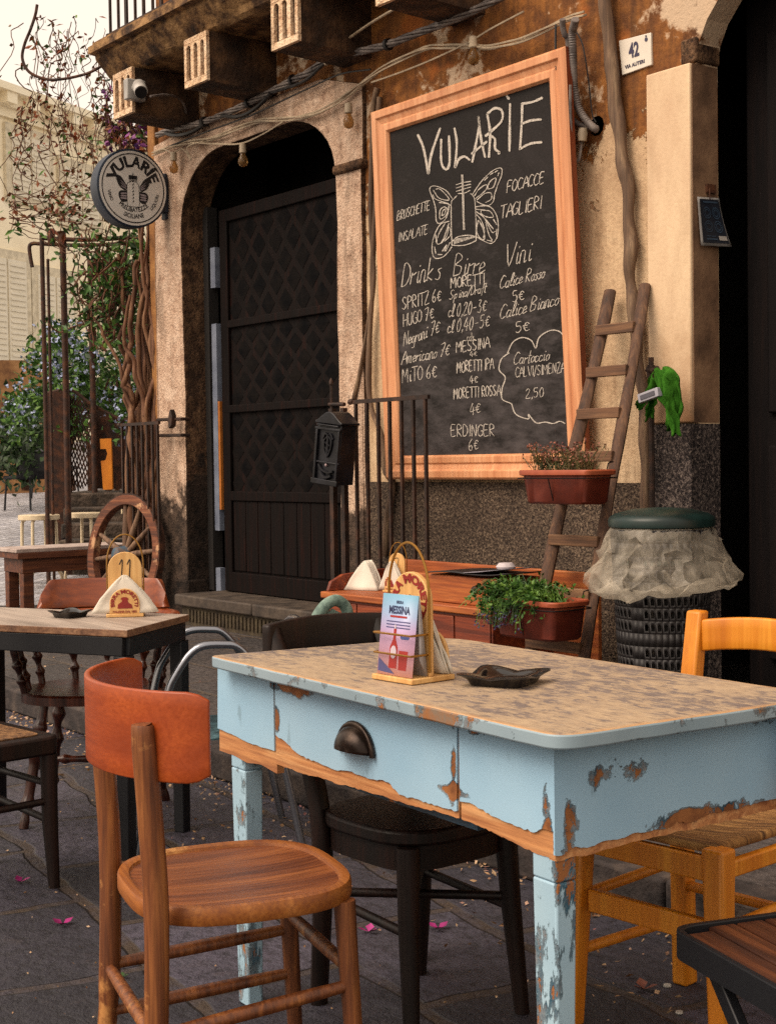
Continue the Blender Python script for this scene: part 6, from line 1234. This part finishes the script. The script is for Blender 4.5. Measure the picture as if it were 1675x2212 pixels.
# ------------------------------------------------------------------ left background: stools, bench, wheel
M['cream'] = m_mottle('cream_paint', ['#a79478', '#cdbb9c', '#d8c8aa'], 6, .5, .2, 50, .002)
def stool(label, c, h):
    t = thing('bar_stool', label, 'stool', c, .3, 'cream bar stools'); mb = MB(); mb.lathe([(0, h - .045), (.175, h - .045), (.18, h - .04), (.18, h - .004), (.172, h), (0, h - .002)], 32); mb.build('seat', M['cream'], t, smooth=40)
    for k in range(4):
        a = k * math.pi / 2 + .5; cx, cy = math.cos(a), math.sin(a); mb = MB(); mb.tube(spline([(cx * .13, cy * .13, h - .045), (cx * .155, cy * .155, h - .09), (cx * .16, cy * .16, .3), (cx * .165, cy * .165, .22), (cx * .20, cy * .20, .16), (cx * .205, cy * .205, 0)], 4), .0155, 8); mb.build('leg', M['cream'], t, smooth=60)
    mb = MB(); mb.tube([(.165 * math.cos(a), .165 * math.sin(a), .24) for a in np.linspace(0, 2 * math.pi, 25)[:-1]], .012, 6, closed=True); mb.build('foot_ring', M['cream'], t, smooth=60); return t
s1 = onz(88, 1284, KZ); dep1 = np.dot(s1 - CAM, FW); zt1 = 1.25 - (1112 - 1008) * dep1 / FPX - KZ
ST = stool('cream metal bar stool at the far left behind the wooden bench', s1, zt1)
s2 = at(190, 1272, dep1 * 1.03); s2[2] = KZ; copy_thing(ST, s2, .9, 'cream metal bar stool between its twin and the cart wheel')
s3_ = at(305, 1240, dep1 * 1.10); s3_[2] = KZ; copy_thing(ST, s3_, .2, 'cream metal bar stool half hidden behind the cart wheel')
bx0, by0 = -10.86, 4.58; BNc = thing('wooden_bench', 'low wooden bench table with pale top in front of the cream stools', 'bench', (bx0 - .2, by0 + .45, KZ))
M['brownw'] = m_wood('brown_bench_wood', ['#2f160b', '#5e3018', '#7d4725'], 1, 3, 60, .6, .4)
mb = MB(); mb.box(bx0 - .42, bx0 + .02, by0 - .06, by0 + .95, .575, .605); mb.build('top', m_mottle('pale_bench_top', ['#8d7a72', '#b8a8a0'], 8, .6, .2), BNc, world=True, bevel=.004); mb = MB(); mb.box(bx0 - .41, bx0 + .022, by0 - .05, by0 + .94, .525, .5745); mb.build('edge_board', M['brownw'], BNc, world=True, bevel=.004)
mb = MB(); mb.box(bx0 - .38, bx0 - .005, by0 + .0, by0 + .90, .41, .5245); mb.build('apron', M['brownw'], BNc, world=True, bevel=.004)
for x in (bx0 - .34, bx0 - .05):
    for y in (by0 + .05, by0 + .85): mb = MB(); mb.box(x - .04, x + .04, y - .045, y + .045, KZ, .41); mb.build('leg', M['brownw'], BNc, world=True, bevel=.006)
wc = ony(270, 1180, 5.0); WR = .455; wz = KZ + WR
WH = thing('cart_wheel', 'old wooden cart wheel with flaking paint standing beside the doorway', 'wheel', (wc[0], 5.0, wz), R_(8))
Mw = Matrix.Rotation(R_(90 - 7), 4, 'X'); M['wheelw'] = m_wood('wheel_wood', ['#2c150c', '#6b3a22', '#9a6544'], 0, 3, 40, .8, .6, wear='#b58a66', wearlo=.58); M['spoke'] = m_wood('spoke_wood', ['#3a2418', '#6f5440', '#93745a'], 2, 3, 40, .8, .5)
mb = MB(); mb.lathe([(WR - .075, -.03), (WR, -.03), (WR, .03), (WR - .075, .03), (WR - .075, -.03)], 56, M=Mw); mb.build('rim', M['wheelw'], WH, smooth=40, bevel=.005)
mb = MB(); mb.lathe([(WR + .001, -.026), (WR + .010, -.026), (WR + .010, .026), (WR + .001, .026), (WR + .001, -.026)], 56, M=Mw); mb.build('iron_tyre', M['rust'], WH, smooth=40)
mb = MB(); mb.lathe([(0, -.07), (.05, -.07), (.065, -.03), (.075, 0), (.065, .03), (.05, .09), (.03, .10), (.0, .10)], 24, M=Mw); mb.build('hub', m_mottle('blue_flaking_hub', ['#1b2733', '#3c5364', '#7a5a40'], 9, .7, .4), WH, smooth=40)
for k in range(12):
    if k in (4,): continue
    a = 2 * math.pi * k / 12 + .12; mb = MB(); p = Mw @ Vector((.06 * math.cos(a), .06 * math.sin(a), 0)); q = Mw @ Vector(((WR - .07) * math.cos(a), (WR - .07) * math.sin(a), 0)); mb.tube([p, p.lerp(q, .3), p.lerp(q, .8), q], [.020, .023, .018, .016], 8); mb.build('spoke', M['spoke'], WH, smooth=50)
# steps up to the garden, fence, trellis
def slab(mb, px0, px1, ytop, dep, thick_z, depth):
    p, q = at(px0, ytop, dep), at(px1, ytop, dep); z = (p[2] + q[2]) / 2; vs = []
    for zz in (z - thick_z, z):
        for r in (p, q): vs += [(r[0], r[1], zz), tuple((r + fx * depth)[:2]) + (zz,)]
    mb.add(vs, [(0, 1, 3, 2), (4, 6, 7, 5), (0, 2, 6, 4), (2, 3, 7, 6), (3, 1, 5, 7), (1, 0, 4, 5)])
GS = thing('garden_steps', 'dark stone steps climbing to the garden behind the stools', 'steps', at(200, 1250, 12.6)); M['oldstone'] = m_mottle('mossy_step_stone', ['#15100d', '#352b22', '#5d4f45'], 8, .9, .9, 30, .02)
for px0, px1, yt, dep, th in ((141, 345, 1064, 14.6, .15), (136, 345, 1096, 14.2, .15), (131, 345, 1130, 13.8, .15), (126, 345, 1166, 13.4, .6)):
    mb = MB(); slab(mb, px0, px1, yt, dep, th, 1.2); mb.build('step', M['oldstone'], GS, world=True, bevel=.02)
mb = MB(); slab(mb, 100, 345, 1066, 15.6, 1.5, 4.0); mb.build('landing', M['oldstone'], GS, world=True)
mb = MB()
for k in range(260): p = at(random.uniform(140, 300), random.choice((1062, 1094, 1128, 1164)) - 1, random.uniform(14, 14.6)); leaf(mb, p, rdir(), .05, .02)
def post(mb, px, ytop, ybot, dep, r, n=7, lean=0):
    p, q = at(px + lean, ytop, dep), at(px, ybot, dep); mb.tube([(q[0], q[1], q[2]), (q[0] * .5 + p[0] * .5 + .01, (q[1] + p[1]) / 2, (p[2] + q[2]) / 2), p], r, n)
TRL = thing('iron_trellis', 'rusty iron pergola of tall posts and pipes over the garden fence', 'pergola', at(180, 1200, 12.9))
for px, yt, yb, r, dep in ((92, 508, 1290, .021, 12.7), (104, 560, 1280, .014, 12.8), (136, 503, 1240, .030, 13.0), (194, 560, 1230, .030, 14.70), (268, 530, 1080, .026, 14.90)):
    mb = MB(); post(mb, px + 14, yt, yb, dep, r, 8, -(yb - yt) * .02); mb.build('post', M['rust'], TRL, world=True, smooth=60)
for pts, r in (([(70, 577), (66, 555), (64, 533), (72, 526), (92, 527), (180, 530), (305, 524)], .018), ([(88, 514), (180, 518), (300, 512)], .02), ([(190, 572), (250, 572), (320, 578)], .018), ([(110, 495), (112, 530)], .035), ([(133, 500), (135, 530)], .04)):
    mb = MB(); mb.tube(spline([at(x, y, 12.8) for x, y in pts], 5), r, 8); mb.build('pipe', M['rust'], TRL, world=True, smooth=60)
FN = thing('garden_fence', 'rusty sheet and expanded metal fence beside the stone steps', 'fence', at(180, 1200, 14.80))
mb = MB()
for k in range(13): x = 107 + k * 3.7; p, q = at(x - 4, 850 - k * .8, 14.70), at(x + 4, 1262 - k * 9 if k < 4 else 1225, 14.70); mb.beam(p, q, .020, .02)
p = [at(103, 852, 14.75), at(152, 843, 14.75), at(158, 1225, 14.75), at(112, 1265, 14.75)]; mb.add(p + [r + fx * .02 for r in p], [(0, 1, 2, 3), (7, 6, 5, 4), (0, 4, 5, 1), (1, 5, 6, 2), (2, 6, 7, 3), (3, 7, 4, 0)]); mb.build('ribbed_panel', M['rust'], FN, world=True, smooth=0)
mb = MB()
for r in range(20):
    for c in range(8):
        x, y = 152 + c * 7.2 + (3.6 if r % 2 else 0), 862 + r * 9.6 + c * 2.2
        if y > 1052 or x > 208: continue
        for sx in (-1, 1): mb.beam(at(x, y - 6, 14.80), at(x + sx * 3.2, y + 4.4, 14.80), .008, .012)
mb.build('mesh_panel', M['rust'], FN, world=True, smooth=0)
mb = MB(); P = [(208, 880), (225, 892), (250, 903), (275, 910), (300, 912), (300, 1056), (208, 1056)]; v1 = [at(x, y, 14.90) for x, y in P]; n = len(P); mb.add(v1 + [r + fx * .02 for r in v1], [tuple(range(n)), tuple(reversed(range(n, 2 * n)))] + [(i, (i + 1) % n, n + (i + 1) % n, n + i) for i in range(n)]); mb.build('sheet_panel', M['rust'], FN, world=True, smooth=0)
mb = MB(); mb.tube(spline([at(x, y, 14.75) for x, y in ((103, 850), (152, 842), (190, 868), (225, 888), (262, 905), (300, 910))], 5), .018, 7); mb.build('top_rail', M['rust'], FN, world=True, smooth=60)
OR = thing('orange_marker', 'orange painted post with a square notch standing on the garden steps', 'marker', at(230, 1056, 14.75)); P = [(216, 948), (240, 947), (243, 1057), (223, 1058), (218, 996), (228, 994), (232, 980), (229, 970), (217, 970)]
v1 = [at(x, y, 14.70) for x, y in P]; n = len(P); mb = MB(); mb.add(v1 + [r + fx * .06 for r in v1], [tuple(range(n)), tuple(reversed(range(n, 2 * n)))] + [(i, (i + 1) % n, n + (i + 1) % n, n + i) for i in range(n)]); mb.build('body', m_mottle('orange_paint', ['#b5650a', '#d98416'], 5, .5, .2), OR, world=True, smooth=0)
# ------------------------------------------------------------------ the climbing vine
VN = thing('climbing_vine', 'old woody climbing vine with thick twisted trunks beside the doorway pilaster', 'vine', at(310, 1150, 11.3))
def wig(pts, dep, r, amp=.03, n=6, k=8, mat=None, name='branch', sd=0):
    path = spline([at(x, y, dep) for x, y in pts], k); out = [];
    for i, p in enumerate(path): out.append(p + np.array([noise.noise(Vector((i * .21, sd, 1))), noise.noise(Vector((i * .21, sd, 5))), noise.noise(Vector((i * .21, sd, 9)))]) * amp)
    rr = [r[0] + (r[1] - r[0]) * i / (len(out) - 1) for i in range(len(out))]; mb = MB(); mb.tube(out, rr, n); return mb, out
trunks = [([(298, 1290), (300, 1100), (302, 980), (305, 860), (312, 720), (318, 600), (330, 480), (335, 350)], .05), ([(322, 1290), (318, 1120), (316, 1000), (322, 880), (318, 760), (326, 640), (330, 520), (322, 400)], .042), ([(280, 1250), (290, 1080), (288, 960), (282, 880), (274, 820), (280, 740), (286, 660), (300, 560)], .03), ([(338, 1290), (336, 1100), (334, 960), (341, 850), (335, 750), (340, 620), (344, 500), (338, 380)], .035), ([(310, 1270), (325, 1050), (328, 930), (334, 820), (326, 720), (334, 600), (320, 480)], .028), ([(300, 1010), (285, 900), (272, 830), (262, 760), (266, 660), (258, 560)], .022), ([(296, 940), (262, 800), (232, 740), (205, 690)], .016), ([(312, 900), (290, 790), (270, 730), (283, 640)], .02)]
for q in range(14):
    x0 = random.uniform(285, 343); x1 = random.uniform(300, 347); trunks.append(([(x0, 1280), (x0 + random.gauss(0, 9), 1080), ((x0 + x1) / 2 + random.gauss(0, 12), 900), (x1 + random.gauss(0, 10), 740), (x1 + random.gauss(0, 9), 600), (x1 + random.gauss(0, 8), random.uniform(330, 480))], random.uniform(.014, .03)))
M['vinebark'] = m_wood('vine_bark', ['#3a2014', '#6f4a32', '#9a7454'], 2, 2.5, 60, .85, .8)
for i, (pts, r) in enumerate(trunks): mb, _ = wig(pts, 11.2 - .1 * (i % 4), (r, r * .55), .05, 8, 10, sd=i * 3.3); mb.build('trunk', M['vinebark'], VN, world=True, smooth=60)
mb = MB(); paths = []
def tend(x0, y0, x1, y1, dep, r, sag=.0, am=.06, sd=0):
    pts = [(x0 + (x1 - x0) * t + random.gauss(0, 9) * math.sin(math.pi * t), y0 + (y1 - y0) * t + random.gauss(0, 12) * math.sin(math.pi * t) + sag * math.sin(math.pi * t)) for t in np.linspace(0, 1, 5)]
    m2, o = wig(pts, dep, (r, r * .5), am, 4, 6, sd=sd); mb.add(m2.v, m2.f); paths.append(o)
for i in range(80): x = random.uniform(190, 345); tend(x, random.uniform(540, 760), x + random.gauss(0, 50), random.uniform(470, 700), random.uniform(11.0, 12.4), random.uniform(.006, .013), 0, .1, i)
for i in range(44): x = random.uniform(225, 345); tend(x, random.uniform(120, 330), x + random.gauss(0, 30), random.uniform(220, 420), random.uniform(10.9, 11.8), random.uniform(.005, .010), 0, .1, i + 60)
for i in range(58): x = 20 + 230 * random.random() ** .7; y = random.uniform(-20, 300); tend(x, y, x + random.gauss(0, 45), y + random.uniform(80, 330), random.uniform(11.0, 12.5), random.uniform(.0025, .0055), 0, .1, i + 120)
for i in range(16): tend(20, random.uniform(330, 560), random.uniform(180, 320), random.uniform(330, 560), random.uniform(11, 12.4), .004, random.uniform(-20, 40), .08, i + 190)
mb.build('tendrils', M['bark2'], VN, world=True, smooth=0)
M['redleaf'] = leafmat('reddish_leaf', ['#5a2410', '#7d3c18', '#4a4a1c']); M['purple'] = leafmat('purple_flower', ['#4a2a66', '#7a3a78', '#94508c'])
mg, mr, mp = MB(), MB(), MB()
for o in paths:
    for p in o:
        if random.random() < .42:
            px_ = 837 + FPX * np.dot(p - CAM, RT) / np.dot(p - CAM, FW); py_ = 1106 - FPX * np.dot(p - CAM, UP) / np.dot(p - CAM, FW)
            for j in range(random.choice((0, 1, 1, 2))):
                q = p + np.array(rdir()) * random.uniform(0, .05)
                if py_ > 480: leaf(mg, q, rdir(), random.uniform(.04, .10), random.uniform(.02, .05))
                elif px_ > 220 and py_ < 360 and random.random() < .35: leaf(mp, q, rdir(), .05, .04)
                else: leaf(mr if random.random() < .75 else mg, q, rdir(), random.uniform(.03, .085), random.uniform(.015, .04))
for i in range(260):
    p = at(random.gauss(300, 32), random.gauss(570, 50), random.uniform(11.0, 11.9)); leaf(mg, p, rdir(), random.uniform(.05, .10), .04)
for i in range(260):
    p = at(random.gauss(250, 40), random.gauss(610, 60), random.uniform(11.0, 12.4)); leaf(mg, p, rdir(), random.uniform(.05, .10), .04)
for i in range(500): p = at(random.gauss(312, 22), random.gauss(265, 60), random.uniform(11.0, 11.8)); leaf(random.choice((mp, mr, mr, mg)), p, rdir(), random.uniform(.04, .08), .04)
for i in range(140): p = at(random.gauss(135, 45), random.gauss(470, 35), random.uniform(11.4, 12.2)); leaf(random.choice((mr, mg)), p, rdir(), random.uniform(.05, .1), .035)
mg.build('foliage', M['leaf'], VN, world=True, smooth=0); mr.build('red_foliage', M['redleaf'], VN, world=True, smooth=0); mp.build('blossom', M['purple'], VN, world=True, smooth=0)
mb = MB(); mb.tube(spline([at(26.7 + .2074 * x, 26.7 + .2074 * y, 10.6) for x, y in ((260, -80), (240, 30), (190, 180), (130, 330), (105, 470), (150, 590), (240, 660), (380, 700), (520, 695), (680, 665), (820, 620), (1000, 520))], 8), .011, 6); tag(mb.build('hanging_cable', M['rust'], None, smooth=60), 'brown cable hanging in a wide loop against the sky left of the balcony', 'cable')
# ------------------------------------------------------------------ shrubs behind the fence
PB = thing('plumbago_shrub', 'big green shrub covered in pale blue blossom behind the rusty fence', 'shrub', at(190, 1050, 16)); mg, mf = MB(), MB()
cl = [(random.uniform(30, 335), 0, random.uniform(14.8, 17)) for _ in range(46)]; cl = [(x, random.uniform(700 + max(0, (150 - x)) * .7 + abs(x - 190) * .1, 930), d) for x, _, d in cl]
for (x, y, d) in cl:
    blue_ = random.random() < .62
    for i in range(120): p = at(x + random.gauss(0, 20), y + random.gauss(0, 22), d + random.gauss(0, .25)); leaf(mg, p, rdir(.2), random.uniform(.06, .12), .045)
    if blue_:
        for i in range(32):
            p = at(x + random.gauss(0, 22), y + random.gauss(0, 22), d - .25 + random.gauss(0, .2)); c_ = np.array(rdir())
            for j in range(3): leaf(mf, p, rdir(), .035, .035)
mg.build('foliage', M['leaf'], PB, world=True, smooth=0); mf.build('blossom', m_plain('pale_blue_flower', '#a5b0d0', .7), PB, world=True, smooth=0)
mb = MB()
for i in range(12): x = random.uniform(110, 320); m2, o = wig([(x, 1060), (x + random.gauss(0, 12), 930), (x + random.gauss(0, 25), 800)], random.uniform(15.5, 16.4), (.03, .01), .1, 5, 5, sd=i); mb.add(m2.v, m2.f)
mb.build('stems', M['bark2'], PB, world=True)
DB = thing('dark_bush', 'dark leafy bush at the far left edge beyond the piazza', 'shrub', at(50, 1050, 19)); mg = MB()
for i in range(1500): p = at(random.gauss(48, 28), random.gauss(955, 42), 19 + random.gauss(0, .4)); leaf(mg, p, rdir(), random.uniform(.08, .15), .07)
mg.build('foliage', M['leafd'], DB, world=True, smooth=0); mb = MB(); post(mb, 55, 930, 1060, 19.2, .05); mb.build('trunk', M['bark2'], DB, world=True)
WL = thing('garden_wall', 'low brown rendered garden wall behind the bushes', 'wall', at(100, 1050, 21)); mb = MB(); p, q = at(-420, 850, 20.6), at(120, 850, 21.5); mb.beam(np.array([p[0], p[1], 1.5]), np.array([q[0], q[1], 1.5]), .25, 2.6); mb.build('render', m_mottle('brown_render', ['#5a3a24', '#86603c', '#a07a52'], 4, .9, .5), WL, world=True)
# black chairs out on the piazza
def bgchair(label, px, dep, rot):
    c = at(px, 1080, dep); c[2] = gslope(dep) + .0; t = thing('wicker_chair', label, 'chair', c, rot, 'black chairs out on the piazza'); mm = M['blackmetal']
    mb = MB(); mb.box(-.25, .25, -.24, .24, .40, .45); mb.build('seat', mm, t, bevel=.02); mb = MB(); mb.sheet(lambda u, v: (.29 * math.cos(math.pi * u), -.05 + .27 * math.sin(math.pi * u) * -1, .40 + .36 * v), 14, 3); mb.build('backrest', mm, t, solid=.03)
    mb = MB(); mb.tube([(.30 * math.cos(math.pi * u), -.05 - .28 * math.sin(math.pi * u), .77) for u in np.linspace(0, 1, 12)], .02, 6); mb.build('arm_rim', m_plain('pale_rim', '#8d8e96', .4), t)
    for x in (-.22, .22):
        for y in (-.2, .2): rodp('leg', (x, y, .4), (x * 1.1, y * 1.1, 0), .014, mm, t, 6)
    return t
C1 = bgchair('black wicker armchair on the pale piazza at the far left edge', 66, 19, 2.0)
cpos = at(120, 1072, 20.5); cpos[2] = gslope(20.5); copy_thing(C1, cpos, .5, 'black wicker armchair further back on the pale piazza beside the fence')
# ------------------------------------------------------------------ the cream building across the piazza
FA, FB = at(-140, 135, 29), at(345, 330, 36.2); ftop = (FA[2] + FB[2]) / 2
fdir = (FB - FA); fdir[2] = 0; FL_ = np.linalg.norm(fdir); fdir /= FL_; fn_ = np.array([fdir[1], -fdir[0], 0])
if np.dot(fn_, -FA) < 0: fn_ = -fn_
FBD = thing('cream_building', 'long cream palazzo with a dentilled cornice and shuttered windows across the piazza', 'building', (FA[0], FA[1], 0))
def fpt(s_, o, z): p = FA + fdir * s_ + fn_ * o; return (p[0], p[1], z)
M['facade'] = m_mottle('cream_facade', ['#f0e2c4', '#faeed2', '#fdf4de'], 1.2, .9, .2, 8, .02)
def fbox(mb, s0, s1, o0, o1, z0, z1): mb.add([fpt(s, o, z) for z in (z0, z1) for s, o in ((s0, o0), (s1, o0), (s1, o1), (s0, o1))], [(3, 2, 1, 0), (4, 5, 6, 7), (0, 1, 5, 4), (1, 2, 6, 5), (2, 3, 7, 6), (3, 0, 4, 7)])
mb = MB(); fbox(mb, -6, FL_ + 6, -5, 0, 0, ftop - .5); mb.build('wall', M['facade'], FBD, world=True, smooth=0)
mb = MB(); fbox(mb, -6, FL_ + 6, -5, .10, ftop - .499, ftop - .3); fbox(mb, -6, FL_ + 6, -5, .45, ftop - .05, ftop + .1); fbox(mb, -6, FL_ + 6, -5, .2, ftop - .299, ftop - .051)
s_ = -5.8
while s_ < FL_ + 6: fbox(mb, s_, s_ + .32, .201, .40, ftop - .28, ftop - .051); s_ += .75
mb.build('cornice', M['facade'], FBD, world=True, smooth=0)
def fwin(px, py0, py1, wdt):
    o = onpl(px, (py0 + py1) / 2, FA, fn_); s0 = np.dot(o - FA, fdir); zt_, zb_ = onpl(px, py0, FA, fn_)[2], onpl(px, py1, FA, fn_)[2]
    mb = MB(); fbox(mb, s0 - wdt / 2 - .15, s0 + wdt / 2 + .15, .001, .08, zb_ - .15, zt_ + .2); w_ = mb.build('window', m_plain('window_stone', '#e2d6bc', .8), FBD, world=True, smooth=0)
    mb = MB()
    for sg in (-1, 1):
        fbox(mb, s0 + sg * wdt / 4 - wdt / 4 + .03, s0 + sg * wdt / 4 + wdt / 4 - .03, .081, .11, zb_, zt_)
        z = zb_ + .1
        while z < zt_ - .1: fbox(mb, s0 + sg * wdt / 4 - wdt / 4 + .08, s0 + sg * wdt / 4 + wdt / 4 - .08, .1101, .135, z, z + .05); z += .12
    mb.build('shutter', m_mottle('faded_shutter', ['#dcd4c0', '#e8e0ce'], 3, .7, .2), w_, world=True, smooth=0)
for args in ((115, 600, 790, 1.3), (60, 300, 430, 1.3), (170, 370, 480, 1.3), (10, 560, 780, 1.3), (250, 640, 790, 1.3)): fwin(*args)
# ------------------------------------------------------------------ fallen petals and leaf litter
M['petal'] = leafmat('bougainvillea_petal', ['#6a1248', '#93206a', '#a83a80'])
def petal(px, py, s, label, mat, z0=0.0, nm='fallen_petal', cat='petal'):
    c = onz(px, py, z0 + .003); t = mb = MB(); a0 = random.uniform(0, 6)
    for k in range(3):
        a = a0 + k * 2.1; d = Vector((math.cos(a), math.sin(a), .55)); sd_ = Vector((-math.sin(a), math.cos(a), 0)); o = Vector(c)
        mb.add([o, o + d * s * .5 + sd_ * s * .42, o + d * s + Vector((0, 0, -.1 * s)), o + d * s * .5 - sd_ * s * .42, o + d * s * .55 - Vector((0, 0, s * .12))], [(0, 1, 4), (1, 2, 4), (2, 3, 4), (3, 0, 4)])
    return tag(mb.build(nm, mat, None, smooth=60), label, cat)
for px, py, s, lb in ((136, 1997, .032, 'magenta bougainvillea petal on the slabs left of the orange-brown chair'), (796, 2012, .03, 'pink bougainvillea petal between the legs of the dark chair'), (946, 2006, .032, 'pink bougainvillea petal near the back left leg of the blue table'), (458, 1650, .045, 'pink bougainvillea flower in the leaf litter by the kerb'), (385, 1626, .028, 'small pink petal at the kerb behind the dark table leg'), (905, 1795, .03, 'pink petal at the kerb behind the dark chair seat'), (45, 1905, .03, 'pink petal at the left edge under the cane chair')): petal(px, py, s, lb, M['petal'])
petal(1390, 2136, .034, 'dry brown leaf on the slabs under the rush chair', M['heatherf'], nm='fallen_leaf', cat='leaf'); petal(265, 2110, .016, 'tiny green leaf on the slabs left of the near chair', M['leaf'], nm='fallen_leaf', cat='leaf')
for px, py, r_, lb in ((1440, 2130, .009, 'white bottle cap on the slabs under the rush chair'), (1466, 2188, .008, 'white scrap on the slabs by the folding chair leg')):
    mb = MB(); mb.lathe([(0, .004), (r_, .004), (r_ * 1.1, 0)], 14, o=onz(px, py, .001)); tag(mb.build('bottle_cap', m_plain('cap_white', '#b5b0a8', .5), None), lb, 'cap')
mb = MB()
for i in range(1500):
    x = random.uniform(-9, -1.2); y = KY - .01 - abs(random.gauss(0, .09)) - (random.random() < .3) * random.random() * .5; leaf(mb, (x, y, .004 + random.random() * .012), (random.gauss(0, 1), random.gauss(0, 1), random.uniform(0, .35)), random.uniform(.008, .026), random.uniform(.006, .014))
for i in range(420): leaf(mb, (random.uniform(-13, -1.5), KY + .1 + random.random() * 2.1, KZ + .006), (random.gauss(0, 1), random.gauss(0, 1), .2), random.uniform(.008, .028), .011)
for i in range(500): leaf(mb, (random.uniform(-8, -1.2), random.uniform(.9, KY - .1), .005), (random.gauss(0, 1), random.gauss(0, 1), .2), random.uniform(.004, .014), .006)
LT_ = mb.build('leaf_litter', leafmat('dry_litter', ['#6b4a33', '#9a7a58', '#b59a7c', '#8a5a5a']), None, smooth=0); tag(LT_, 'dry leaves and petals scattered along the kerb and pavement', 'leaf litter', kind='stuff')
